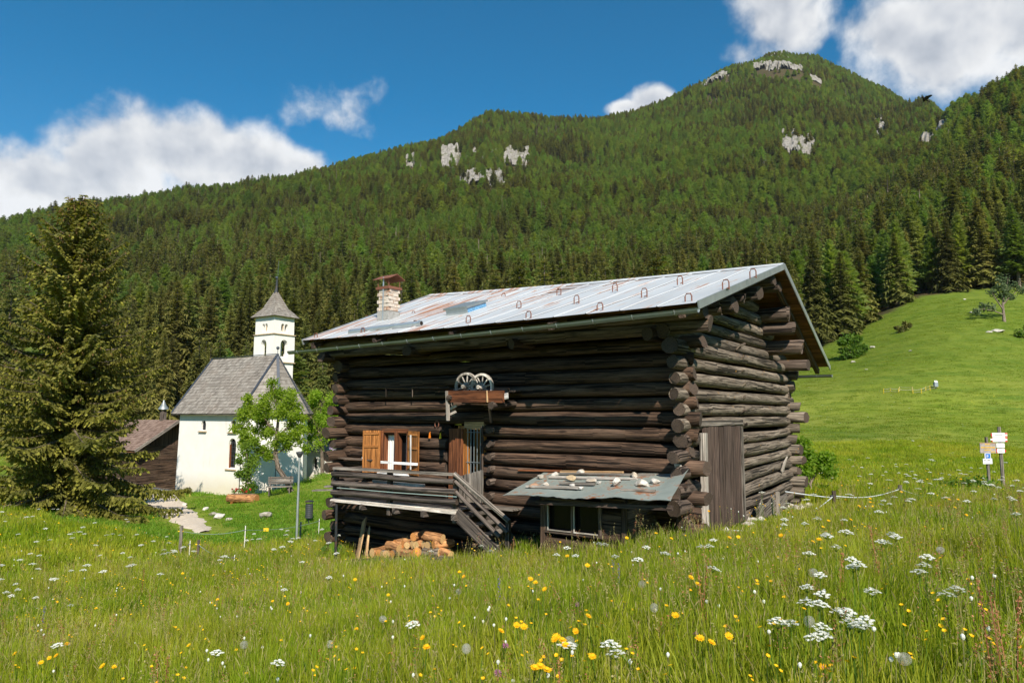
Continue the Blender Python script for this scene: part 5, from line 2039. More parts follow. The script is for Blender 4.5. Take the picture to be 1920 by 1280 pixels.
def wheel(name, R, parent_loc, yaw, tilt, lab):
    e = empty(name, parent_loc, yaw)
    tag(e, lab, 'wagon wheel', 'wagon wheels on the door canopy')
    n = 28
    mb = MB(1)
    V, Q, U = [], [], []
    for i in range(n):
        a = 2 * math.pi * i / n
        for rr_, yy in ((R, -0.028), (R, 0.028), (R - 0.045, 0.028), (R - 0.045, -0.028)):
            V.append((rr_ * math.cos(a), yy, rr_ * math.sin(a) + R))
    for i in range(n):
        for k in range(4):
            a, b = i * 4 + k, i * 4 + (k + 1) % 4
            c, d = ((i + 1) % n) * 4 + (k + 1) % 4, ((i + 1) % n) * 4 + k
            Q.append((a, b, c, d))
            U.append([(V[w][0] * 3, V[w][1] * 3) for w in Q[-1]])
    mb.add(V, Q, U)
    mb.build('rim', ['wood_bleach'], e)
    for i in range(10):
        a = 2 * math.pi * i / 10 + 0.2
        m = MB(i)
        m.tube([(0.04 * math.cos(a), 0, R + 0.04 * math.sin(a)), ((R - 0.03) * math.cos(a), 0, R + (R - 0.03) * math.sin(a))], [0.016, 0.013], 6)
        m.build('spoke', ['wood_bleach'], e)
    m = MB(3)
    m.tube([(0, -0.13, R), (0, -0.06, R), (0, 0.06, R), (0, 0.10, R)], [0.04, 0.062, 0.062, 0.045], 10)
    m.build('hub', ['wood_bleach'], e, True)
    return e


for (u, v, lab, R, yy) in ((876, 733, 'bleached wooden wagon wheel on the door canopy, left one', 0.29, -0.69), (905, 733, 'bleached wooden wagon wheel on the door canopy, right one', 0.28, -0.69)):
    p = FY(u, v, yy)
    wheel('wagon_wheel', R, tuple(wor(p[0] - 0.02, yy, 1.90 if u == 876 else 1.89)), BYAW, 0, lab)


def build_hangings():
    # horseshoe
    p = FY(819, 795, -0.155)
    m = MB(1)
    m.tube([(0.055 * math.sin(a), 0, 0.075 * math.cos(a)) for a in np.linspace(-2.45, 2.45, 15)], 0.012, 6)
    o = m.build('horseshoe', ['rusty'], None, True, tuple(wor(*p)), BYAW)
    tag(o, 'rusty horseshoe nailed to a log left of the door', 'horseshoe')
    for (u, v, m_, lab) in ((806, 816, 'plastic_orange', 'small orange tag hanging on the log wall'), (826, 817, 'plastic_yellow', 'small yellow tag hanging on the log wall')):
        p = FY(u, v, -0.16)
        mb = MB(2)
        mb.add([(-0.028, 0, -0.06), (0.028, 0, -0.055), (0.012, 0, 0.06), (-0.012, 0, 0.06), (-0.028, -0.012, -0.06), (0.028, -0.012, -0.055), (0.012, -0.012, 0.06), (-0.012, -0.012, 0.06)],
               [(0, 3, 2, 1), (4, 5, 6, 7), (0, 1, 5, 4), (1, 2, 6, 5), (2, 3, 7, 6), (3, 0, 4, 7)])
        mb.tube([(0, -0.006, 0.06), (0, 0.02, 0.085)], 0.004, 5)
        tag(mb.build('ear_tag', [m_], None, False, tuple(wor(*p)), BYAW), lab, 'tag')


build_hangings()


def build_woodpile():
    rr = random.Random(61)
    x, k = -7.0, 0
    rows = [(-7.1, -4.75, 0), (-7.0, -4.9, 1), (-6.6, -5.0, 2), (-5.9, -5.25, 3)]
    for (xa, xb, lev) in rows:
        x = xa + lev * 0.05
        nth_ = 0
        while x < xb:
            r = rr.uniform(0.065, 0.10)
            x += r
            y = -0.95 + rr.uniform(-0.05, 0.12) + lev * 0.05
            w = wor(x, y)
            z = gz(w[0], w[1]) + r + lev * 0.155
            L_ = rr.uniform(0.32, 0.45)
            ang = rr.uniform(-0.5, 0.5)
            across = rr.random() < 0.3
            m = MB(k)
            dx, dy = (math.sin(ang) * L_, math.cos(ang) * L_) if not across else (math.cos(ang * 0.5) * L_, math.sin(ang * 0.5) * L_ * 0.4)
            m.tube([(0, 0, 0), (dx * 0.5, dy * 0.5, rr.uniform(-0.01, 0.01)), (dx, dy, rr.uniform(-0.03, 0.03))], [r, r, r * 0.95], 10, 0, 1, 0.05)
            o = m.build('firewood_log', ['bark_orange' if rr.random() < 0.6 else 'bark', 'end_fresh' if rr.random() < 0.6 else 'end_orange'], None, True, (w[0], w[1], z), BYAW)
            o.data.polygons.foreach_set('use_smooth', np.array([len(f) == 4 for f in m.f]))
            nth_ += 1
            lab = 'firewood log under the balcony, %s from the left in the %s' % (ordinal(nth_), ['bottom layer', 'second layer', 'third layer', 'topmost layer'][lev])
            tag(o, lab, 'firewood', 'firewood pile under the balcony')
            k += 1
            x += r * 1.05
    # front sill log of the pile
    a, b = FY(664, 1046, -1.15), FY(850, 1049, -1.15)
    for p in (a, b):
        p[2] = gz(*wor(p[0], p[1])[:2]) + 0.10
    o = MB(3)
    o.tube([a, (a + b) / 2, b], 0.10, 10, 0, 1, 0.07)
    tag(o.build('sill_log', ['wood_stub', 'end_old'], None, True, tuple(BC), BYAW), 'long weathered log lying in front of the firewood pile', 'log')
    # two boards leaning on the wall
    for (u0, v0, u1, v1, w, m, lab) in ((668, 1044, 684, 974, 0.20, 'wood_fresh', 'pale split board leaning on the wall left of the firewood, wider one'),
                                        (685, 1040, 692, 990, 0.15, 'wood_fresh', 'pale split board leaning on the wall left of the firewood, narrower one')):
        a, b = FY(u0, v0, -1.0), FY(u1, v1, -0.25)
        a[2] = gz(*wor(a[0], a[1])[:2]) - 0.02
        tag(MB(u0).beam(a, b, w, 0.04, up=(0, 1, 0.3), jit=0.01).build('leaning_board', [m], None, False, tuple(BC), BYAW), lab, 'board')
    for i, (u, v, s) in enumerate(((612, 1030, 0.34), (602, 1040, 0.28), (650, 1050, 0.22), (668, 1060, 0.25), (868, 1040, 0.24), (880, 1050, 0.2), (495, 1052, 0.3), (515, 1050, 0.24), (525, 1048, 0.18))):
        p = gnd(u, v)
        tag(rock('field_stone', (s * 1.3, s, s * 0.7), 800 + i, 'limestone', None, (p[0], p[1], p[2] - 0.05)),
            ['pale stone left of the barn beside the big leaves', 'smaller pale stone left of the barn beside the big leaves', 'stone at the left barn corner', 'stone in front of the leaning boards',
             'stone at the right end of the firewood pile', 'small stone right of the firewood pile', 'flat stone in the lawn left of the barn', 'stone beside the flat stone in the lawn', 'small stone right of the flat lawn stone'][i], 'stone')


build_woodpile()

# ================================================================ the chapel and its neighbours
CYAW = math.atan2(-0.545, 0.84)
CO = pt(338, 775, 43.2)
CO[2] = 0.0
CEX = np.array([math.cos(CYAW), math.sin(CYAW), 0])
CEY = np.array([-math.sin(CYAW), math.cos(CYAW), 0])


def cloc(P):
    q = np.asarray(P) - CO
    return np.array([q @ CEX, q @ CEY, q[2]])


def cwor(x, y, z=0.0):
    return CO + x * CEX + y * CEY + np.array([0, 0, z])


def wall_panel(mb, O, d, inn, width, z0, z1, openings, depth=0.3, n=10, splay=0.0):
    """plastered wall with real openings. O: left foot, d: unit along, inn: unit inward. openings: (xc, w, zb, zs) round-headed"""
    O, d, inn = np.array(O, float), np.array(d, float), np.array(inn, float)
    xs = {0.0, width}
    for (xc, w, zb, zs) in openings:
        for k in range(n + 1):
            xs.add(xc - w / 2 + w * k / n)
    xs = sorted(xs)

    def P(x, z, dep=0.0):
        return O + d * x + inn * dep + np.array([0, 0, z])

    def ztop(op, x):
        xc, w, zb, zs = op
        return zs + math.sqrt(max(0, (w / 2) ** 2 - (x - xc) ** 2))
    for a, b in zip(xs[:-1], xs[1:]):
        if b - a < 1e-6:
            continue
        m = (a + b) / 2
        ops = sorted([o for o in openings if abs(m - o[0]) < o[1] / 2], key=lambda o: o[2])
        za, zb_ = z0, z0
        for o in ops:
            mb.add([P(a, za), P(b, zb_), P(b, o[2]), P(a, o[2])], [(0, 1, 2, 3)])
            ta, tb = ztop(o, a), ztop(o, b)
            # reveals: sill and head
            mb.add([P(a, o[2]), P(b, o[2]), P(b, o[2] + 0.08, depth), P(a, o[2] + 0.08, depth)], [(0, 1, 2, 3)])
            mb.add([P(a, ta, depth), P(b, tb, depth), P(b, tb), P(a, ta)], [(0, 1, 2, 3)])
            za, zb_ = ta, tb
        mb.add([P(a, za), P(b, zb_), P(b, z1), P(a, z1)], [(0, 1, 2, 3)])
    for (xc, w, zb, zs) in openings:
        for sg in (-1, 1):
            x = xc + sg * w / 2
            q = [P(x, zb), P(x, zb, depth), P(x - sg * splay, zs, depth), P(x, zs)]
            mb.add(q, [(0, 1, 2, 3) if sg < 0 else (3, 2, 1, 0)])


def shingle_face(name, P0, P1, Q0, Q1, course, wmin, wmax, mat, parent, seed, lift=0.03):
    """rows of split shingles from the eave P0-P1 up to Q0-Q1"""
    r = random.Random(seed)
    P0, P1, Q0, Q1 = [np.array(p, float) for p in (P0, P1, Q0, Q1)]
    up = (Q0 + Q1) / 2 - (P0 + P1) / 2
    L = np.linalg.norm(up)
    nrm = np.cross(P1 - P0, up)
    nrm /= np.linalg.norm(nrm)
    if nrm[2] < 0:
        nrm = -nrm
    n = int(L / course)
    V, Fc, T = [], [], []
    for i in range(n + 1):
        t0, t1 = i / n - 0.12 / n, min(1.0, (i + 1.35) / n)
        if t0 >= 1 - 0.3 / n:
            break
        t0 = max(t0, -0.2 / n)
        a0, b0 = P0 + (Q0 - P0) * t0, P1 + (Q1 - P1) * t0
        a1, b1 = P0 + (Q0 - P0) * t1, P1 + (Q1 - P1) * t1
        w = np.linalg.norm(b0 - a0)
        if w < 0.03:
            continue
        x = 0.0
        while x < w - 1e-3:
            ww = min(r.uniform(wmin, wmax), w - x)
            f0, f1 = x / w, min(1.0, (x + ww * 0.965) / w)
            jd = r.uniform(-0.10, 0.10) / n
            base = (Q0 - P0) * jd * 0.0
            k = len(V)
            lz = lift * r.uniform(0.75, 1.5)
            for A, B, h in ((a0, b0, lz), (a1, b1, lift * 0.2)):
                for f in (f0, f1):
                    p = A + (B - A) * f + nrm * h
                    if h == lz:
                        p = p - up / L * r.uniform(-0.012, 0.012)
                    V.append(p)
            V.append(V[k] - nrm * lz)
            V.append(V[k + 1] - nrm * lz)
            Fc.append((k, k + 1, k + 3, k + 2))
            Fc.append((k, k + 4, k + 5, k + 1))
            tn = r.random()
            T += [tn, tn]
            x += ww
    me = mesh_from(name, np.array(V), [tuple(f) for f in Fc], mat, tone=T)
    o = link_mesh(name, me, parent)
    o['kind'] = 'stuff'
    return o


def build_chapel():
    ch = empty('chapel', tuple(CO), CYAW)
    tag(ch, 'small white chapel with grey shingle roof and bell tower', 'chapel')
    ze, zr, zb = 1.70, 5.22, -4.2
    pts = [(0, 0), (6.3, 0), (7.6, 1.38), (7.6, 3.32), (6.3, 4.7), (0, 4.7)]
    # openings measured on the long wall
    def on_wall(u, v):
        d = ray(u, v)
        t = (0 - (CAM - CO) @ CEY) / (d @ CEY)
        return cloc(CAM + d * t)
    a, b, c = on_wall(382, 796), on_wall(440, 797), on_wall(437, 848)
    ops = {0: [(a[0], 0.50, a[2] - 0.38, a[2] + 0.02), (b[0] - 0.25, 0.55, b[2] - 0.40, b[2] + 0.02)]}
    lower = (c[0] - 0.05, 0.72, c[2] - 0.95, c[2] + 0.45)
    ops[0][1] = (lower[0] - 0.02, 0.55, b[2] - 0.40, b[2] + 0.02)
    ops[0].append(lower)
    for i in range(len(pts)):
        p, q = np.array([*pts[i], 0.0]), np.array([*pts[(i + 1) % len(pts)], 0.0])
        d = q - p
        w = np.linalg.norm(d)
        d /= w
        inn = np.array([-d[1], d[0], 0])
        mb = MB(i)
        # slightly battered foot: walls flare towards the ground
        wall_panel(mb, p, d, inn, w, zb, ze, ops.get(i, []), 0.17)
        for k, vv in enumerate(mb.v):
            f = (ze - vv[2]) * 0.018
            mb.v[k] = (vv[0] - inn[0] * f, vv[1] - inn[1] * f, vv[2])
        mb.build('wall', ['plaster'], ch)
    MB(9).box((3.6, 2.35, ze - 0.1), (6.4, 4.2, 0.05)).build('ceiling', ['interior'], ch)
    for (xc, w, zb_, zs) in ops[0]:
        wn = empty('window', (0, 0, 0), 0, ch)
        MB(1).box((xc, 0.13, (zb_ + zs + w / 2) / 2), (w, 0.02, zs - zb_ + w / 2)).build('pane', ['glass_dark'], wn)
        big = zs - zb_ > 0.8
        for k in range(-1, 2):
            MB(2).tube([(xc + k * w * 0.25, 0.10, zb_), (xc + k * w * 0.25, 0.10, zs + w * 0.42)], 0.010, 5).build('glazing_bar', ['lead'], wn)
        for k in range(1, 7 if big else 4):
            z = zb_ + (zs + w / 2 - zb_) * k / (7 if big else 4)
            MB(2).tube([(xc - w / 2, 0.10, z), (xc + w / 2, 0.10, z)], 0.010, 5).build('glazing_bar', ['lead'], wn)
        if big:
            MB(4).box((xc - w / 2 + 0.04, 0.08, (zb_ + zs) / 2), (0.08, 0.08, zs - zb_)).build('frame', ['wood_red'], wn)
        MB(3).box((xc, -0.02, zb_ - 0.02), (w + 0.26, 0.24, 0.05), euler(0.2, 0, 0)).build('sill', ['stone_tan'], wn)
    # cornice under the eaves
    for i in range(5):
        p, q = np.array([*pts[i], 0.0]), np.array([*pts[i + 1], 0.0])
        d = (q - p) / np.linalg.norm(q - p)
        inn = np.array([-d[1], d[0], 0])
        MB(5).beam(p - inn * 0.05 + np.array([0, 0, ze - 0.05]) - d * 0.03, q - inn * 0.05 + np.array([0, 0, ze - 0.05]) + d * 0.03, 0.16, 0.14).build('eave_board', ['wood_grey'], ch)
    # roof
    ov = 0.34
    ep = [(-0.4, -ov), (6.3 + 0.14, -ov), (7.6 + ov, 1.38 - 0.14), (7.6 + ov, 3.32 + 0.14), (6.3 + 0.14, 4.7 + ov), (-0.4, 4.7 + ov)]
    ep = [np.array([x, y, ze - 0.06]) for x, y in ep]
    R0, R1 = np.array([-0.4, 2.35, zr]), np.array([6.2, 2.35, zr])
    roof = MB(6)
    V = ep + [R0, R1]
    roof.add(V, [(0, 1, 7, 6), (1, 2, 7), (2, 3, 7), (3, 4, 7), (4, 5, 6, 7), (0, 6, 5)])
    roof.add([v - np.array([0, 0, 0.08]) for v in V], [(6, 7, 1, 0), (7, 2, 1), (7, 3, 2), (7, 4, 3), (7, 6, 5, 4)])
    ro = roof.build('roof', ['wood_grey'], ch)
    shingle_face('shingle_rows', ep[0], ep[1], R0, R1, 0.235, 0.12, 0.26, 'shingle_grey', ro, 1)
    shingle_face('shingle_rows', ep[1], ep[2], R1, R1, 0.235, 0.12, 0.26, 'shingle_grey', ro, 2)
    shingle_face('shingle_rows', ep[2], ep[3], R1, R1, 0.235, 0.12, 0.26, 'shingle_grey', ro, 3)
    shingle_face('shingle_rows', ep[3], ep[4], R1, R1, 0.235, 0.12, 0.26, 'shingle_grey', ro, 4)
    for a_, b_ in ((ep[1], R1), (ep[2], R1), (ep[3], R1), (R0, R1), (ep[0], R0)):
        MB(7).beam(a_ + np.array([0, 0, 0.06]), b_ + np.array([0, 0, 0.06]), 0.17, 0.03).build('hip_flashing', ['lead'], ro)
    m = MB(8)
    m.tube([R1 + np.array([0, 0, 0.05]), R1 + np.array([0, 0, 0.5])], 0.02, 6)
    m.tube([R1 + np.array([0, 0, 0.42 + 0.10 * math.sin(a)]) for a in np.linspace(-1.5, 1.5, 7)], [0.02 + 0.08 * math.cos(a) for a in np.linspace(-1.5, 1.5, 7)], 8)
    m.build('finial', ['lead'], ro, True)
    # ---------------- bell tower
    t = empty('bell_tower', (0, 0, 0), 0, ch)
    cc = cloc(pt(511, 700, 44.6))
    xw, yw = 1.95, 1.62
    x1, y0 = cc[0], cc[1]
    x0, y1 = x1 - xw, y0 + yw
    zs1, zs2, zt = 5.0, 6.86, 8.08
    corners = [(x0, y0), (x1, y0), (x1, y1), (x0, y1)]
    for i in range(4):
        p, q = np.array([*corners[i], 0.0]), np.array([*corners[(i + 1) % 4], 0.0])
        d = q - p
        w = np.linalg.norm(d)
        d /= w
        inn = np.array([-d[1], d[0], 0])
        mb = MB(i)
        wall_panel(mb, p, d, inn, w, -3.0, zs1, [], 0.3)
        mb.build('tower_wall', ['plaster'], t)
        mb = MB(i)
        g = -0.05
        wall_panel(mb, p - inn * 0.04 - d * 0.04, d, inn, w + 0.08, zs1, zs2, [(w / 2 + 0.04, 0.58, zs1 + 0.35, zs1 + 1.22)], 0.32)
        mb.build('tower_wall', ['plaster'], t)
        mb = MB(i)
        wall_panel(mb, p, d, inn, w, zs2, zt, [(w / 2 - 0.13, 0.26, zs2 + 0.20, zs2 + 0.60), (w / 2 + 0.16, 0.26, zs2 + 0.20, zs2 + 0.60)], 0.30)
        mb.build('tower_wall', ['plaster'], t)
        MB(5).box(((p + q) / 2 + inn * 0.12)[:2].tolist() + [zs2 + 0.45], (0.07, 0.07, 0.5)).build('mullion', ['stone_tan'], t)
        for z in (zs1, zs2):
            MB(6).beam(p - inn * 0.05 - d * 0.09 + np.array([0, 0, z]), q - inn * 0.05 + d * 0.09 + np.array([0, 0, z]), 0.12, 0.06).build('string_course', ['stone_tan'], t)
    MB(7).box(((x0 + x1) / 2, (y0 + y1) / 2, zs1 + 0.3), (xw - 0.1, yw - 0.1, 0.05)).build('belfry_floor', ['wood_rail'], t)
    MB(7).box(((x0 + x1) / 2, (y0 + y1) / 2, zs2 + 0.02), (xw - 0.1, yw - 0.1, 0.05)).build('belfry_floor', ['wood_rail'], t)
    bell = MB(8)
    xm, ym = (x0 + x1) / 2, (y0 + y1) / 2
    bell.tube([(xm, ym, zs1 + 1.6), (xm, ym, zs1 + 1.45), (xm, ym, zs1 + 1.1), (xm, ym, zs1 + 0.95)], [0.05, 0.16, 0.22, 0.30], 12)
    bell.build('bell', ['iron_blue'], t, True)
    # flared pyramid roof
    apex = np.array([xm, ym, zt + 1.95])
    e0 = 0.22
    ec = [np.array([x, y, zt - 0.02]) for x, y in ((x0 - e0, y0 - e0), (x1 + e0, y0 - e0), (x1 + e0, y1 + e0), (x0 - e0, y1 + e0))]
    k1 = [np.array([xm + (p[0] - xm) * 0.52, ym + (p[1] - ym) * 0.52, zt + 0.62]) for p in ec]
    core = MB(9)
    core.add(ec + k1 + [apex], [(0, 1, 5, 4), (1, 2, 6, 5), (2, 3, 7, 6), (3, 0, 4, 7), (4, 5, 8), (5, 6, 8), (6, 7, 8), (7, 4, 8), (3, 2, 1, 0)])
    tr = core.build('tower_roof', ['wood_grey'], t)
    for i in range(4):
        j = (i + 1) % 4
        for (A, B, C_, D, s) in ((ec[i], ec[j], k1[i], k1[j], 1), (k1[i], k1[j], apex, apex, 2)):
            Vn = 'shingle_rows'
            o = shingle_face(Vn, A, B, C_, D, 0.17, 0.10, 0.2, 'shingle_grey', t, 20 + i * 2 + s, 0.025)
    sp = MB(10)
    sp.tube([apex - np.array([0, 0, 0.28]), apex + np.array([0, 0, 0.1]), apex + np.array([0, 0, 0.75])], [0.16, 0.06, 0.03], 8)
    sp.build('spire', ['iron_dark'], t, True)
    sp = MB(11)
    ctr = apex + np.array([0, 0, 0.80])
    sp.tube([ctr + np.array([0, 0, 0.09 * math.sin(a)]) for a in np.linspace(-1.5, 1.5, 8)], [0.012 + 0.09 * math.cos(a) for a in np.linspace(-1.5, 1.5, 8)], 9)
    sp.build('orb', ['iron_blue'], t, True)
    MB(12).tube([apex + np.array([0.10, 0, -0.2]), apex + np.array([0.13, 0, 1.95])], 0.014, 5).build('lightning_rod', ['iron_blue'], t)


build_chapel()


def build_small_house():
    # low white outbuilding right of the apse, hipped shingle roof
    o = cloc(pt(600, 845, 46))
    e = empty('white_outbuilding', tuple(cwor(o[0], o[1], 0)), CYAW)
    tag(e, 'low white outbuilding with hipped shingle roof behind the leafy tree', 'building')
    ze, zr = -0.85, 0.25
    w, dp = 3.4, 2.6
    for i, (p, q) in enumerate((((-w, 0), (0.55, 0)), ((0.55, 0), (0.55, dp)), ((0.55, dp), (-w, dp)), ((-w, dp), (-w, 0)))):
        p, q = np.array([*p, 0.0]), np.array([*q, 0.0])
        d = q - p
        L = np.linalg.norm(d)
        d /= L
        mb = MB(i)
        wall_panel(mb, p, d, np.array([-d[1], d[0], 0]), L, -4, ze, [(2.9, 0.5, -2.1, -1.5)] if i == 0 else [], 0.25)
        mb.build('wall', ['plaster'], e)
    MB(1).box((-0.5, 0.3, -1.7), (0.55, 0.02, 1.0)).build('window_pane', ['glass_dark'], e)
    c = [np.array([x, y, ze - 0.02]) for x, y in ((-w - 0.3, -0.3), (0.85, -0.3), (0.85, dp + 0.3), (-w - 0.3, dp + 0.3))]
    a, b = np.array([-w + 0.8, dp / 2, zr]), np.array([-0.35, dp / 2, zr])
    m = MB(2)
    m.add(c + [a, b], [(0, 1, 5, 4), (1, 2, 5), (2, 3, 4, 5), (3, 0, 4), (3, 2, 1, 0)])
    r_ = m.build('roof', ['wood_grey'], e)
    shingle_face('shingle_rows', c[0], c[1], a, b, 0.2, 0.12, 0.25, 'shingle_grey', r_, 31)
    shingle_face('shingle_rows', c[1], c[2], b, b, 0.2, 0.12, 0.25, 'shingle_grey', r_, 32)


build_small_house()


def build_timber_house():
    rgt = cloc(pt(337, 789, 54))
    e = empty('timber_house', tuple(cwor(rgt[0], rgt[1], 0)), CYAW)
    tag(e, 'dark timber house with brown shingle roof left of the chapel', 'house')
    zr, ze, hw, L = 1.12, -0.95, 3.4, 13.0
    zb = -5.2
    for i, (p, q) in enumerate((((-L, -hw + 0.7), (-0.9, -hw + 0.7)), ((-0.9, -hw + 0.7), (-0.9, hw - 0.7)), ((-0.9, hw - 0.7), (-L, hw - 0.7)), ((-L, hw - 0.7), (-L, -hw + 0.7)))):
        p, q = np.array([*p, 0.0]), np.array([*q, 0.0])
        n = int((ze + 0.2 - zb) / 0.22)
        for k in range(n):
            MB(k).beam(p + np.array([0, 0, zb + (k + 0.5) * 0.22]), q + np.array([0, 0, zb + (k + 0.5) * 0.22]), 0.10, 0.205).build('wall_board', ['wood_front'], e)
    mb = MB(1)
    mb.add([(-0.9, -hw + 0.7, ze + 0.1), (-0.9, hw - 0.7, ze + 0.1), (-0.9, 0, zr - 0.15)], [(0, 1, 2)])
    mb.build('gable_wall', ['wood_front'], e)
    mb = MB(1)
    mb.add([(-L, -hw + 0.7, ze + 0.1), (-L, hw - 0.7, ze + 0.1), (-L, 0, zr - 0.15)], [(0, 2, 1)])
    mb.build('gable_wall', ['wood_front'], e)
    c = [np.array(p) for p in ((-L - 0.5, -hw, ze - 0.15), (0, -hw, ze - 0.15), (0, 0, zr), (-L - 0.5, 0, zr), (0, hw, ze - 0.15), (-L - 0.5, hw, ze - 0.15))]
    m = MB(2)
    m.add(c, [(0, 1, 2, 3), (3, 2, 4, 5)])
    m.add([p - np.array([0, 0, 0.14]) for p in c], [(3, 2, 1, 0), (5, 4, 2, 3)])
    ro = m.build('roof', ['wood_board'], e)
    shingle_face('shingle_rows', c[0], c[1], c[3], c[2], 0.26, 0.14, 0.3, 'shingle_brown', ro, 41)
    MB(3).beam(c[1] + np.array([0.02, 0, -0.06]), c[2] + np.array([0.02, 0, -0.06]), 0.05, 0.2).build('verge_board', ['wood_grey'], e)
    MB(3).beam(c[4] + np.array([0.02, 0, -0.06]), c[2] + np.array([0.02, 0, -0.06]), 0.05, 0.2).build('verge_board', ['wood_grey'], e)
    # little turret with a flared cap and gilt finial
    tp = cloc(pt(299, 766, 55)) - np.array([rgt[0], rgt[1], 0])
    x, y = tp[0], 0.0
    MB(4).box((x, y, zr + 0.25), (0.35, 0.35, 0.9)).build('turret', ['wood_rail'], e)
    z0 = tp[2]
    cp = MB(5)
    cp.tube([(x, y, z0 - 0.05), (x, y, z0 + 0.05), (x, y, z0 + 0.25), (x, y, z0 + 0.55), (x, y, z0 + 0.75)], [0.40, 0.38, 0.22, 0.09, 0.02], 10)
    cp.build('turret_cap', ['zinc'], e, True)
    MB(6).tube([(x, y, z0 + 0.70), (x, y, z0 + 0.85), (x, y, z0 + 0.95), (x, y, z0 + 1.2)], [0.02, 0.06, 0.03, 0.01], 7).build('finial', ['gold'], e, True)
    for sx in (-0.13, 0.13):
        MB(7).tube([(x + sx, y - 0.13, zr + 0.6), (x + sx, y - 0.13, z0)], 0.03, 6).build('turret_post', ['wood_rail'], e)


build_timber_house()


def build_stone_wall():
    e_p = pt(612, 880, 41)
    e = empty('stone_wall', (e_p[0], e_p[1], gz(e_p[0], e_p[1])), math.radians(-12))
    tag(e, 'rough dry stone retaining wall left of the barn', 'stone wall')
    r = random.Random(71)
    core = MB(1)
    core.box((1.9, 0.32, 0.25), (4.0, 0.4, 1.9), None, 0, 0.05)
    core.build('wall_core', ['rubble'], e)
    k = 0
    for row in range(7):
        x = r.uniform(-0.1, 0.1) + row * 0.05
        while x < 3.9:
            w = r.uniform(0.22, 0.46)
            rock('stone', (w * 1.15, 0.34, 0.30), 1500 + k, r.choice(['limestone', 'rubble', 'rubble', 'stone_tan']), e, (x + w / 2, r.uniform(-0.04, 0.08), -0.6 + row * 0.255))
            x += w
            k += 1


build_stone_wall()

# ================================================================ small things round the chapel, signs, fences
def at_ground(u, v, dz=0.0):
    p = gnd(u, v)
    return (p[0], p[1], p[2] + dz)


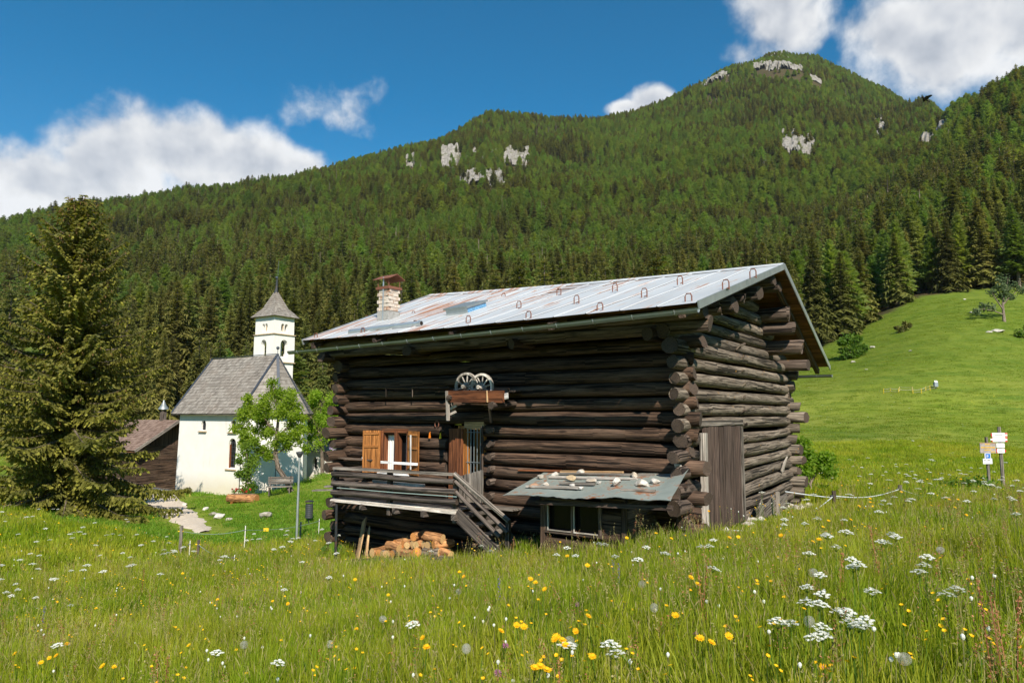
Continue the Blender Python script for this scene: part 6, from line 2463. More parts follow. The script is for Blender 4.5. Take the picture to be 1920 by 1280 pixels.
def build_left_things():
    # hollowed log planter with flowers
    p = gnd(455, 943)
    yaw = math.radians(-8)
    e = empty('log_planter', tuple(p), yaw)
    tag(e, 'orange log planter with red flowers in front of the chapel', 'planter')
    m = MB(1)
    m.tube([(-0.8, 0, 0.22), (0, 0, 0.22), (0.78, -0.05, 0.21)], [0.20, 0.21, 0.23], 14, 0, 1, 0.02)
    m.build('trough', ['bark_orange', 'end_orange'], e, True)
    MB(2).box((0, 0.03, 0.42), (1.2, 0.22, 0.06)).build('soil', ['earth'], e)
    r = random.Random(5)
    fl = leaf_cloud('flowers', [(r.uniform(-0.55, 0.35), 0.03, 0.5 + r.uniform(0, 0.12), 0.11) for _ in range(10)], 26, 0.05, 'leaf_mid', 3)
    fl.parent = e
    for k in range(9):
        q = leaf_cloud('blossom', [(r.uniform(-0.6, 0.4), 0.0, 0.55 + r.uniform(0, 0.14), 0.05)], 14, 0.045, 'petal_red', 30 + k)
        q.parent = e
    for sx in (-0.5, 0.5):
        MB(3).box((sx, 0, 0.02), (0.12, 0.35, 0.10)).build('support', ['wood_shutter'], e)
    # bench
    p = gnd(524, 928)
    e = empty('garden_bench', tuple(p), math.radians(12))
    tag(e, 'grey wooden bench under the leaning tree by the chapel', 'bench')
    for k in range(3):
        MB(k).box((0, -0.16 + k * 0.15, 0.43), (1.25, 0.13, 0.035), None, 0, 0.003).build('seat_slat', ['wood_grey'], e)
    for k in range(3):
        MB(k).box((0, 0.30 + k * 0.03, 0.58 + k * 0.13), (1.25, 0.03, 0.11), None, 0, 0.003).build('back_slat', ['wood_grey'], e)
    for sx in (-0.5, 0.5):
        MB(5).beam((sx, -0.18, 0.0), (sx, -0.18, 0.41), 0.06, 0.06, up=(0, 1, 0)).build('leg', ['wood_rail'], e)
        MB(5).beam((sx, 0.22, 0.0), (sx, 0.38, 0.92), 0.06, 0.06, up=(0, 1, 0)).build('leg', ['wood_rail'], e)
    # lamp post
    p = gnd(556, 1020)
    top = pt(563, 856, p[1])
    e = empty('lamp_post', tuple(p))
    tag(e, 'thin galvanised lamp post on the lawn left of the barn', 'lamp post')
    H = top[2] - p[2]
    m = MB(1)
    m.tube([(0, 0, -0.2), (0.0, 0, H * 0.4), (0.01, 0, H)], [0.045, 0.042, 0.036], 9)
    m.build('pole', ['galv'], e, True)
    m = MB(2)
    m.tube([(0.01, 0, H - 0.02), (0.01, 0, H + 0.10), (0.01, 0, H + 0.16), (0.01, 0, H + 0.18)], [0.05, 0.11, 0.13, 0.02], 10)
    m.build('lamp_head', ['plastic_dark'], e, True)
    q = gnd(562, 1012)
    tag(MB(3).tube([(0, 0, -0.15), (0.02, 0, 0.62)], 0.035, 7).build('short_post', ['wood_grey'], None, True, tuple(q)), 'short grey wooden post beside the lamp post', 'post')
    # litter bin
    p = gnd(579, 982)
    e = empty('litter_bin', tuple(p))
    tag(e, 'dark ribbed litter bin with lid on the lawn by the barn', 'bin')
    MB(1).tube([(0, 0, -0.1), (0, 0, 0.35)], 0.03, 7).build('stand', ['iron_dark'], e, True)
    m = MB(2)
    zs = np.linspace(0.22, 0.78, 15)
    m.tube([(0, 0, z) for z in zs], [0.15 + (0.008 if i % 2 else 0) for i in range(15)], 14)
    m.build('bucket', ['plastic_dark'], e)
    m = MB(3)
    m.tube([(0, 0, 0.87), (0, 0, 0.90), (0, 0, 0.93)], [0.18, 0.18, 0.10], 14)
    m.build('lid', ['iron_dark'], e)
    for sx in (-0.13, 0.13):
        MB(4).tube([(sx, 0, 0.76), (sx, 0, 0.88)], 0.012, 5).build('strap', ['iron_dark'], e)
    # boulders in the bank
    labs = ['grey boulder in the lawn below the log planter', 'rock at the left end of the stone row below the chapel', 'rock in the middle of the stone row below the chapel', 'low rock in the stone row below the chapel',
            'small rock at the right end of the stone row', 'pale rock under the right side of the tall spruce', 'pale rock at the foot of the tall spruce', 'flat stone beside the path edge']
    for i, (u, v, s) in enumerate(((499, 973, 0.62), (386, 955, 0.32), (398, 966, 0.45), (412, 972, 0.5), (428, 975, 0.35), (98, 950, 0.6), (108, 935, 0.4), (345, 948, 0.3))):
        p = gnd(u, v)
        tag(rock('boulder', (s * 1.3, s, s * 0.75), 1700 + i, 'rubble' if i % 2 == 0 else 'limestone', None, (p[0], p[1], p[2] - 0.08)), labs[i], 'rock')
    # seating under the tree
    p = gnd(268, 908)
    e = empty('garden_table', tuple(p), CYAW)
    tag(e, 'dark red garden table in the shade behind the spruce', 'table')
    for k in range(4):
        MB(k).box((0, -0.3 + k * 0.2, 0.74), (1.5, 0.19, 0.04)).build('top_board', ['red_wood'], e)
    for sx in (-0.6, 0.6):
        for sy in (-0.28, 0.28):
            MB(5).beam((sx, sy, 0), (sx, sy, 0.72), 0.07, 0.07, up=(0, 1, 0)).build('leg', ['red_wood'], e)
    for off, lab in ((-0.75, 'dark red bench in front of the shaded garden table'), (0.75, 'dark red bench behind the shaded garden table')):
        q = p + CEY * off
        b = empty('red_bench', (q[0], q[1], gz(q[0], q[1])), CYAW)
        tag(b, lab, 'bench')
        MB(6).box((0, 0, 0.44), (1.5, 0.28, 0.04)).build('seat', ['red_wood'], b)
        for sx in (-0.6, 0.6):
            MB(7).box((sx, 0, 0.21), (0.06, 0.24, 0.42)).build('leg', ['red_wood'], b)
    q = p + np.array([0.55, -0.1, 0.78])
    g_ = empty('green_crate', (q[0], q[1], gz(q[0], q[1]) + 0.77), CYAW)
    tag(g_, 'small green crate standing on the shaded garden table', 'crate')
    for (c, s) in (((0, -0.14, 0.1), (0.4, 0.02, 0.2)), ((0, 0.14, 0.1), (0.4, 0.02, 0.2)), ((-0.2, 0, 0.1), (0.02, 0.28, 0.2)), ((0.2, 0, 0.1), (0.02, 0.28, 0.2)), ((0, 0, 0.01), (0.4, 0.28, 0.02))):
        MB(8).box(c, s).build('panel', ['plastic_green'], g_)
    p = gnd(313, 903)
    f = empty('rail_fence', tuple(p), CYAW)
    tag(f, 'short weathered rail fence beside the chapel corner', 'fence')
    for z in (0.2, 0.45, 0.75, 1.0):
        MB(9).beam((-0.75, 0, z), (0.75, 0.02, z + 0.02), 0.04, 0.10, jit=0.006).build('rail', ['wood_grey'], f)
    for sx in (-0.7, 0.0, 0.7):
        MB(10).beam((sx, 0.05, 0), (sx, 0.05, 1.1), 0.08, 0.08, up=(0, 1, 0)).build('post', ['wood_grey'], f)
    p = gnd(296, 903)
    fp = empty('flower_tub', tuple(p))
    tag(fp, 'tub of pink flowers beside the rail fence', 'flower tub')
    MB(1).tube([(0, 0, 0), (0, 0, 0.45)], [0.22, 0.28], 12).build('tub', ['wood_rail'], fp, True)
    q = leaf_cloud('leaves', [(0, 0, 0.6, 0.3)], 120, 0.07, 'leaf_mid', 77)
    q.parent = fp
    for k in range(6):
        a = k * 1.05
        q = leaf_cloud('blossom', [(0.22 * math.cos(a), 0.22 * math.sin(a) - 0.1, 0.72 + 0.1 * math.sin(a * 2), 0.07)], 14, 0.06, 'petal_pink', 80 + k)
        q.parent = fp
    # electric fence on the left
    posts = [(336, 1055, 985, 0.045, 'wood_grey', 'reddish grey wooden fence post left of the lawn'),
             (353, 1062, 1013, 0.012, 'fiberglass', 'thin white fence rod beside the wooden post'),
             (369, 1066, 1012, 0.035, 'wood_rail', 'brown wooden stake with dock beside the fence rod'),
             (457, 1042, 985, 0.014, 'fiberglass', 'thin white fence rod in the middle of the lawn'),
             (437, 1075, 1040, 0.012, 'fiberglass', 'short white fence rod in the tall grass'),
             (597, 1004, 972, 0.012, 'fiberglass', 'thin white fence rod left of the barn')]
    tops = []
    for i, (u, v, vt, r_, m_, lab) in enumerate(posts):
        p = gnd(u, v)
        t = pt(u + 2, vt, p[1])
        e = empty('fence_post', tuple(p))
        tag(e, lab, 'fence post')
        mb = MB(i)
        mb.tube([(0, 0, -0.2), (0.02, 0, t[2] - p[2])], r_, 8, 0, 0, 0.03)
        mb.build('stake', [m_], e, True)
        MB(i + 5).tube([(-r_ - 0.03, 0, (t[2] - p[2]) * 0.85), (r_ + 0.03, 0, (t[2] - p[2]) * 0.85)], 0.016, 6).build('insulator', ['plastic_yellow' if i in (0, 2) else 'plastic_dark'], e)
        tops.append(np.array([p[0], p[1], p[2] + (t[2] - p[2]) * 0.85]))
    for k, (a, b, lab) in enumerate(((0, 3, 'pale fence wire between the wooden post and the lawn rod'), (3, 5, 'pale fence wire between lawn rod and barn rod'), (2, 4, 'pale fence wire running into the tall grass'))):
        A, B = tops[a], tops[b]
        m = MB(k)
        m.tube([(A + (B - A) * t - np.array([0, 0, 0.10 * math.sin(math.pi * t)])) - A for t in np.linspace(0, 1, 9)], 0.006, 5)
        tag(m.build('fence_wire', ['wire_green'], None, True, tuple(A)), lab, 'wire')
    A = tops[3] + (tops[5] - tops[3]) * 0.25
    m = MB(5)
    m.box((0, -0.01, -0.06), (0.16, 0.012, 0.10))
    tag(m.build('warning_plate', ['plastic_yellow'], None, False, tuple(A)), 'small yellow warning plate hanging on the fence wire', 'sign')


def build_right_things():
    # tape fence right of the barn
    ps = [(1563, 965, 920, 'brown wooden fence post near the barn bush'), (1687, 950, 909, 'grey leaning fence post at the meadow edge')]
    tops = []
    for i, (u, v, vt, lab) in enumerate(ps):
        Y = 14.5 if i == 0 else 16.5
        q = pt(u, vt, Y)
        z = gz(q[0], q[1])
        e = empty('fence_post', (q[0], q[1], z))
        tag(e, lab, 'fence post')
        h = q[2] - z
        mb = MB(i)
        mb.tube([(0.02 if i == 0 else 0.08, 0, -0.2), (0, 0, h)], 0.045, 8, 0, 1, 0.05)
        mb.build('stake', ['wood_stub' if i == 0 else 'wood_grey', 'end_old'], e, True)
        MB(9).tube([(-0.09, -0.03, h * 0.82), (-0.02, -0.03, h * 0.82)], 0.022, 7).build('insulator', ['plastic_dark'], e)
        tops.append(np.array([q[0], q[1], z + h * 0.82]))
    C1 = wor(*GX(1472, 921, 0.3))
    C2 = pt(1376, 994, 12.4)
    far = pt(1770, 933, 17.5)
    for k, (A, B, sag, w, lab) in enumerate(((C1, pt(1690, 930, 17), 0.10, 0.007, 'white fence tape from the far barn corner into the meadow'), (C2, tops[0], 0.25, 0.007, 'white fence tape sagging from the grass to the brown post'),
                                             (tops[0], tops[1], 0.10, 0.007, 'white fence tape between the two meadow posts'), (tops[1], far, 0.06, 0.004, 'thin fence wire right of the leaning post'))):
        m = MB(k)
        m.tube([(A + (B - A) * t - np.array([0, 0, sag * math.sin(math.pi * t)])) - A for t in np.linspace(0, 1, 11)], w, 5, flat=1.6)
        tag(m.build('fence_tape', ['tape'], None, True, tuple(A)), lab, 'fence tape')
    # -------- signs
    Y = 23.0

    def sign_post(u0, v0, u1, v1, r_):
        b, t = pt(u0, v0, Y), pt(u1, v1, Y)
        z = gz(b[0], b[1])
        e = empty('sign_post', (b[0], b[1], z))
        m = MB(u0)
        m.tube([(0, 0, -0.3), ((t[0] - b[0]) * 0.5, 0, (t[2] - z) * 0.5), (t[0] - b[0], 0, t[2] - z)], r_, 10, 0, 1, 0.02)
        m.build('pole', ['wood_grey', 'end_old'], e, True)
        return e, b, z

    def plate(e, base, z, u0, v0, u1, v1, mat, off, name='sign_board', pts=None, tilt=0.0):
        a, c = pt(u0, v0, Y - off), pt(u1, v1, Y - off)
        ox, oz = a[0] - base[0], a[2] - z
        w, h = c[0] - a[0], a[2] - c[2]
        shp = pts or [(0, 0), (1, 0), (1, 1), (0, 1)]
        V = [(ox + x * w, -off, oz - y * h + tilt * x * w) for x, y in shp] + [(ox + x * w, -off + 0.02, oz - y * h + tilt * x * w) for x, y in shp]
        n = len(shp)
        m = MB(u0)
        m.add(V, [tuple(range(n))[::-1], tuple(range(n, 2 * n))] + [(k, (k + 1) % n, n + (k + 1) % n, n + k) for k in range(n)])
        return m.build(name, [mat], e)

    def letters(e, base, z, txt, u0, v0, hpx, mat, off, tilt=0.0, width=None):
        p = pt(u0, v0, Y - off)
        cu = bpy.data.curves.new('lettering', 'FONT')
        cu.body = txt
        cu.size = hpx / F * Y * 1.35
        cu.extrude = 0.001
        cu.materials.append(MATS[mat])
        to = bpy.data.objects.new('tmp_text', cu)
        COL.objects.link(to)
        dg = bpy.context.evaluated_depsgraph_get()
        me = bpy.data.meshes.new_from_object(to.evaluated_get(dg))
        bpy.data.objects.remove(to)
        o = link_mesh('lettering', me, e, (p[0] - base[0], -off - 0.004, p[2] - z))
        o.rotation_euler = (math.radians(90), -tilt, 0)
        if width:
            xs = [v.co.x for v in me.vertices]
            o.scale = (width / F * Y / (max(xs) - min(xs)), 1, 1)
    e, b, z = sign_post(1882, 922, 1873, 800, 0.055)
    tag(e, 'right trail signpost with white and red arrow boards', 'signpost')
    ar = [(0.0, 0.12), (0.06, 0), (1, 0), (1, 1), (0.06, 1), (0, 0.88)]
    plate(e, b, z, 1860, 811, 1889, 819, 'sign_white', 0.09)
    plate(e, b, z, 1858, 812, 1860, 818, 'sign_red', 0.09, 'red_tip')
    plate(e, b, z, 1884, 811.3, 1889, 813.5, 'sign_red', 0.095, 'red_tip')
    plate(e, b, z, 1884.5, 817, 1889, 819, 'sign_red', 0.095, 'red_tip')
    plate(e, b, z, 1861, 819.5, 1889, 828, 'sign_white', 0.09)
    plate(e, b, z, 1857, 822, 1862, 825, 'sign_white', 0.088, 'pointer')
    plate(e, b, z, 1859.5, 820, 1861.5, 822, 'sign_red', 0.086, 'red_tip')
    plate(e, b, z, 1859.5, 825.5, 1861.5, 828, 'sign_red', 0.086, 'red_tip')
    plate(e, b, z, 1885, 825.5, 1889, 828, 'sign_red', 0.095, 'red_tip')
    plate(e, b, z, 1885, 820, 1889, 822, 'sign_red', 0.095, 'red_tip')
    plate(e, b, z, 1868, 830.5, 1884, 839, 'sign_white', 0.09)
    plate(e, b, z, 1869, 840.5, 1885, 849, 'sign_white', 0.09, 'sign_board', [(0.0, 0.5), (0.08, 0), (0.93, 0), (1, 0.5), (0.93, 1), (0.08, 1)])
    plate(e, b, z, 1868, 841, 1870.4, 849, 'sign_red', 0.086, 'red_tip')
    plate(e, b, z, 1884, 842, 1886.8, 848, 'sign_red', 0.095, 'red_tip', [(0, 0), (1, 0.3), (1, 0.7), (0, 1)])
    for k, (u0, u1, v) in enumerate(((1865, 1880, 815), (1865, 1878, 823.5), (1871, 1881, 834.5), (1872, 1880, 844.5))):
        plate(e, b, z, u0, v, u1, v + 0.7, 'ink', 0.0935, 'print_line')
    e, b, z = sign_post(1855, 912, 1849, 819, 0.05)
    tag(e, 'left signpost with brown board, parking sign and white plate', 'signpost')
    plate(e, b, z, 1837, 830, 1868, 849, 'sign_grey', 0.09)
    for k, (u0, v0, u1, v1) in enumerate(((1847, 831.5, 1857, 834), (1839.5, 837, 1866, 840), (1846, 842.2, 1858.5, 844.5), (1858.5, 845.6, 1866, 848))):
        n = max(3, int((u1 - u0) / 2.2))
        for j in range(n):
            w = (u1 - u0) / n
            plate(e, b, z, u0 + j * w, v0 + 0.25 * (j % 2), u0 + (j + 0.72) * w, v1 - 0.25 * ((j + 1) % 2), 'sign_yellow', 0.095, 'letter_stroke')
    plate(e, b, z, 1837, 829.6, 1868, 831, 'stone_rust', 0.094, 'rust_edge')
    plate(e, b, z, 1846, 849.3, 1858, 859, 'sign_white', 0.09)
    plate(e, b, z, 1847.6, 850.2, 1857.2, 858.8, 'sign_blue', 0.094, 'blue_field')
    letters(e, b, z, 'P', 1849.6, 858.0, 5.6, 'sign_white', 0.096)
    plate(e, b, z, 1843, 859.4, 1861, 869.5, 'sign_white', 0.09, 'sign_board', None, 0.02)
    for k, (u0, u1) in enumerate(((1845.5, 1846.6), (1847.3, 1848.2), (1851.8, 1853), (1853.6, 1854.8), (1855.5, 1856.7))):
        plate(e, b, z, u0, 861.2, u1, 863.6, 'ink', 0.0945, 'print_stroke')
    # -------- yellow rod fence on the hillside with its grey energiser
    base = [(1657, 738), (1670, 736), (1685, 738), (1687, 733), (1711, 735), (1712, 738), (1728, 738), (1736, 733), (1744, 733), (1759, 728)]
    tops = []
    for i, (u, v) in enumerate(base):
        p = gnd(u, v, 40)
        hh = (9.5 if i % 2 == 0 else 8) / F * p[1]
        e = empty('yellow_rod', tuple(p))
        tag(e, 'thin yellow fence rod on the sunny hillside', 'fence rod', 'yellow fence rods on the hillside')
        MB(i).tube([(0, 0, -0.2), (0, 0, hh)], 0.035, 6).build('rod', ['plastic_yellow'], e)
        tops.append(p + np.array([0, 0, hh * 0.92]))
    for k in range(len(tops) - 1):
        A, B = tops[k], tops[k + 1]
        for dz in (0.0, 0.35):
            m = MB(k)
            m.tube([(A + (B - A) * t - np.array([0, 0, dz + 0.08 * math.sin(math.pi * t)])) - A for t in np.linspace(0, 1, 5)], 0.022, 4)
            tag(m.build('fence_ribbon', ['wood_bleach'], None, False, tuple(A)), '%s pale ribbon of the yellow rod fence on the hillside' % ('upper' if dz == 0 else 'lower'), 'fence ribbon', 'ribbons of the yellow rod fence')
    p = gnd(1755, 729, 40)
    e = empty('fence_energiser', tuple(p))
    tag(e, 'grey energiser box at the right end of the yellow fence', 'energiser')
    MB(1).box((0, 0, 0.62), (0.5, 0.35, 0.65), None, 0, 0.02).build('case', ['box_grey'], e)
    MB(2).box((0.05, 0.0, 1.05), (0.42, 0.05, 0.30), euler(-0.6, 0, 0)).build('solar_panel', ['sign_white'], e)
    MB(3).tube([(0, 0, -0.1), (0, 0, 0.32)], 0.05, 6).build('leg', ['iron_dark'], e)
    # -------- stones on the hillside
    for i, (u, v, s) in enumerate(((1635, 653, 1.2), (1707, 659, 0.8), (1613, 606, 1.4), (1627, 595, 0.8), (1825, 588, 1.6), (1870, 622, 2.2), (1853, 624, 1.2), (1624, 693, 0.5), (1600, 680, 1.0), (1723, 549, 1.5), (1700, 552, 1.0), (1575, 617, 1.2), (1808, 562, 0.9))):
        p = gnd(u, v, 40)
        labs = ['pale stone right of the round hillside bush', 'low stone in the middle of the hillside', 'stone near the forest edge above the round bush', 'small stone nearer the forest edge', 'flat stone left of the hillside tree',
                'rocks under the hillside tree', 'low rock left below the hillside tree', 'tiny stone low on the hillside', 'low stone under the round bush', 'stone at the forest edge below the larch', 'small stone at the forest edge below the larch', 'stone in the bare earth at the forest corner', 'stone high on the hillside']
        tag(rock('hillside_stone', (s * 1.4, s, s * 0.5), 1800 + i, 'limestone', None, (p[0], p[1], p[2] - 0.1 * s)), labs[i], 'stone')
    # -------- a dark bird gliding in front of the forest
    p = pt(1735, 186, 84)
    e = empty('bird', tuple(p), 0.0)
    tag(e, 'small dark bird gliding in front of the upper right forest', 'bird')
    m = MB(1)
    d = np.array([0.78, 0, -0.62])
    m.tube([-d * 0.52, -d * 0.45, -d * 0.2, d * 0.15, d * 0.42], [0.03, 0.10, 0.14, 0.11, 0.04], 8)
    m.build('body', ['bird_black'], e, True)
    for sg in (-1, 1):
        m = MB(2)
        up_ = np.array([0.12, sg * 0.95, 0.22])
        V = [-d * 0.25, d * 0.18, up_ * 0.5 + d * 0.25, up_ * 1.0 + d * 0.30, up_ * 0.95 + d * 0.12, up_ * 0.5 - d * 0.12]
        V2 = [v + np.array([0, 0, 0.03]) for v in V]
        m.add(V + V2, [(0, 1, 2, 5), (5, 2, 3, 4), (6, 11, 8, 7), (11, 10, 9, 8), (0, 5, 11, 6), (5, 4, 10, 11), (4, 3, 9, 10), (3, 2, 8, 9), (2, 1, 7, 8)])
        m.build('wing', ['bird_black'], e)
    m = MB(3)
    V = [d * 0.38, d * 0.66 + np.array([0, 0.12, 0.05]), d * 0.66 + np.array([0, -0.12, 0.05])]
    m.add(V + [v + np.array([0.02, 0, 0.03]) for v in V], [(0, 1, 2), (3, 5, 4), (0, 2, 5, 3), (0, 3, 4, 1), (1, 4, 5, 2)])
    m.build('tail', ['bird_black'], e)


# ---------------------------------------------------------------- leaves
def leaf_cloud(name, blobs, n, size, mat, seed, parent=None, squash=0.85, shell=0.55, stretch=1.6):
    """many small leaf faces filling lumpy volumes: blobs (x, y, z, r); n leaves per blob"""
    r = np.random.default_rng(seed)
    V, Fc, T = [], [], []
    B = np.array(blobs, float)
    allp, allt = [], []
    for b in B:
        d = r.normal(size=(n, 3))
        d /= np.linalg.norm(d, axis=1)[:, None]
        rad = (shell + (1 - shell) * r.uniform(0, 1, n) ** 0.7) * b[3] * (0.75 + 0.5 * r.uniform(0, 1, n))
        allp.append(b[:3] + d * rad[:, None] * np.array([1, 1, squash]))
        allt.append(np.clip(r.uniform(0.1, 0.7) + r.normal(0, 0.2, n), 0, 1))
    P = np.vstack(allp)
    T = np.concatenate(allt)
    m = len(P)
    a = r.normal(size=(m, 3))
    a /= np.linalg.norm(a, axis=1)[:, None]
    c = np.cross(a, r.normal(size=(m, 3)))
    c /= np.linalg.norm(c, axis=1)[:, None]
    s = size * r.uniform(0.6, 1.3, m)[:, None]
    V = np.stack([P - a * s * stretch * 0.5, P + c * s * 0.5, P + a * s * stretch * 0.5, P - c * s * 0.5], 1).reshape(-1, 3)
    Q = np.arange(4 * m).reshape(-1, 4)
    me = mesh_from(name, V, Q, mat, tone=T)
    return link_mesh(name, me, parent)


build_left_things()
build_right_things()

# ================================================================ vegetation near the camera
def quads_mesh(name, C, A, B, mat, tone, parent=None, mi=None):
    """rhombus leaves: centre C, half axes A and B"""
    V = np.stack([C - A, C + B, C + A, C - B], 1).reshape(-1, 3)
    Q = np.arange(len(V)).reshape(-1, 4)
    me = mesh_from(name, V, Q, mat, mi, tone)
    return link_mesh(name, me, parent)


def build_hero_spruce():
    r = np.random.default_rng(77)
    base = gnd(128, 957)
    top = pt(150, 376, base[1])
    H = top[2] - base[2]
    e = empty('spruce_tree', tuple(base))
    tag(e, 'tall shaggy old spruce standing left of the chapel', 'spruce')
    lx = top[0] - base[0]

    def axis(z):
        return np.array([lx * z / H, 0.0, z])
    m = MB(1)
    zs = np.linspace(-0.3, H * 0.985, 12)
    m.tube([axis(z) + np.array([0.05 * math.sin(z), 0.05 * math.cos(z * 1.3), 0]) for z in zs], [max(0.02, 0.34 * (1 - z / H) ** 0.9) for z in zs], 10, 0, None, 0.06)
    m.build('trunk', ['bark'], e, True)
    C, A, B, T, MI = [], [], [], [], []
    br = MB(2)
    az = 0.0
    nb = 520
    for i in range(nb):
        f = (i + r.uniform(0, 1)) / nb
        z0 = H * (0.035 + 0.955 * f ** 1.06)
        zr = z0 / H
        az += 2.4 + r.uniform(-0.5, 0.5)
        lob = 0.82 + 0.20 * math.sin(az * 2 + z0 * 1.1) + 0.20 * math.sin(az * 3 - z0 * 2.3)
        l = 4.9 * (1 - zr) ** 0.62 * r.uniform(0.55, 1.15) * lob * (1.08 - 0.16 * min(1.0, zr * 2.5)) + 0.15
        out = np.array([math.cos(az), math.sin(az), 0])
        side = np.array([-math.sin(az), math.cos(az), 0])
        slope = -0.30 + 0.95 * zr + r.uniform(-0.1, 0.1)
        p0 = axis(z0)
        n = max(4, int(l / 0.085))
        t = np.linspace(0.06, 1, n)
        sag = 0.16 * l
        spine = p0[None] + out[None] * (l * t)[:, None] + np.array([0, 0, 1.0])[None] * (slope * l * t - sag * t ** 2 * (1.4 - zr) + 0.22 * l * t ** 4)[:, None]
        if i % 2 == 0 or l > 1.5:
            br.tube([p0, spine[n // 3], spine[2 * n // 3], spine[-1]], [0.014 + 0.012 * l, 0.012 + 0.006 * l, 0.010, 0.004], 5, cap=False)
        tone_b = r.uniform(0.15, 0.6)
        for k in range(n):
            wl = (0.20 + 0.32 * l * 0.35 * (1 - t[k] * 0.7)) * r.uniform(0.7, 1.2)
            for sg in (-1, 1):
                # a hanging side twig of needle strips
                td = side * sg * r.uniform(0.55, 1.0) + out * r.uniform(0.15, 0.65) + np.array([0, 0, -r.uniform(0.2, 1.2) * (1.3 - zr)])
                td /= np.linalg.norm(td)
                ns = max(2, int(wl / 0.085))
                for s in range(ns):
                    q = (s + 0.5) / ns
                    c = spine[k] + td * wl * q + np.array([0, 0, -0.10 * wl * q * q]) + r.normal(0, 0.012, 3)
                    w = r.normal(size=3)
                    w -= td * (w @ td)
                    w /= np.linalg.norm(w)
                    C.append(c)
                    A.append(td * 0.092 + w * 0.012)
                    B.append(w * r.uniform(0.038, 0.068))
                    tip = q > 0.75 and r.uniform() < 0.5
                    MI.append(1 if tip else 0)
                    T.append(np.clip(tone_b + r.normal(0, 0.16), 0, 1))
            if r.uniform() < 0.30:
                c = spine[k] + np.array([0, 0, -0.06]) + r.normal(0, 0.02, 3)
                C.append(c)
                A.append(np.array([0, 0, 0.085]))
                w = r.normal(size=3)
                w[2] = 0
                B.append(w / np.linalg.norm(w) * 0.03)
                MI.append(0)
                T.append(0.2)
        if zr > 0.25 and r.uniform() < 0.8:      # hanging cones
            for _ in range(int(r.integers(2, 6))):
                c = spine[-1 - int(r.integers(0, max(1, n // 3)))] + np.array([0, 0, -0.10]) + r.normal(0, 0.06, 3)
                for a in (0, 1.57):
                    C.append(c)
                    A.append(np.array([0, 0, 0.075]))
                    B.append(np.array([math.cos(a), math.sin(a), 0]) * 0.026)
                    MI.append(2)
                    T.append(r.uniform())
    br.build('branches', ['bark'], e, True)
    quads_mesh('crown', np.array(C), np.array(A), np.array(B), ['hero_needles', 'hero_shoots', 'cones'], T, e, MI)
    print('hero quads', len(C))


build_hero_spruce()


def broadleaf(name, cat, lab, base, trunk, limbs, blobs, nleaf, size, mat, seed, Y, r0=0.14, bark='bark', group=None, spread=0.5):
    """trunk: pixel points; limbs: lists of pixel points; blobs: (u, v, rpx)"""
    rr = random.Random(seed)
    e = empty(name, tuple(base))
    tag(e, lab, cat, group)

    def W(u, v, dy=0.0):
        return pt(u, v, Y + dy) - np.array(base)
    tp = [np.array([0, 0, -0.2])] + [W(*p) for p in trunk]
    m = MB(seed)
    m.tube(tp, [r0 * (1 - 0.55 * i / max(1, len(tp) - 1)) for i in range(len(tp))], 9, 0, None, 0.06)
    m.build('trunk', [bark], e, True)
    bl = []
    k = 0
    for (u, v, rp) in blobs:
        R = rp / F * Y
        n = max(1, int(rp / 9))
        for _ in range(n):
            du, dv = rr.uniform(-0.6, 0.6) * rp, rr.uniform(-0.6, 0.6) * rp
            p = W(u + du, v + dv, rr.uniform(-1, 1) * R * 1.0 * (1 if n > 1 else 0.4))
            bl.append((*p, R * rr.uniform(0.5, 0.85) if n > 1 else R))
    ms = MB(seed + 1)
    for lm in limbs:
        pts = [W(*p[:2], p[2] if len(p) > 2 else 0) for p in lm]
        ms.tube(pts, [r0 * 0.42 * (1 - 0.7 * i / (len(pts) - 1)) + 0.008 for i in range(len(pts))], 6, 0, None, 0.05)
    heads = [tp[-1], tp[len(tp) // 2]] + [W(*p[:2], p[2] if len(p) > 2 else 0) for lm in limbs for p in lm[1:]]
    for b in bl:
        c = np.array(b[:3])
        h = min(heads, key=lambda q: np.linalg.norm(q - c))
        mid = (h + c) / 2 + np.array([0, 0, 0.08 * np.linalg.norm(c - h)])
        ms.tube([h, mid, c], [0.02 * r0 / 0.1, 0.013 * r0 / 0.1, 0.005], 4, cap=False)
    ms.build('branches', [bark], e, True)
    leaf_cloud('crown', bl, nleaf, size, mat, seed, e, 0.9, 0.05)
    return e


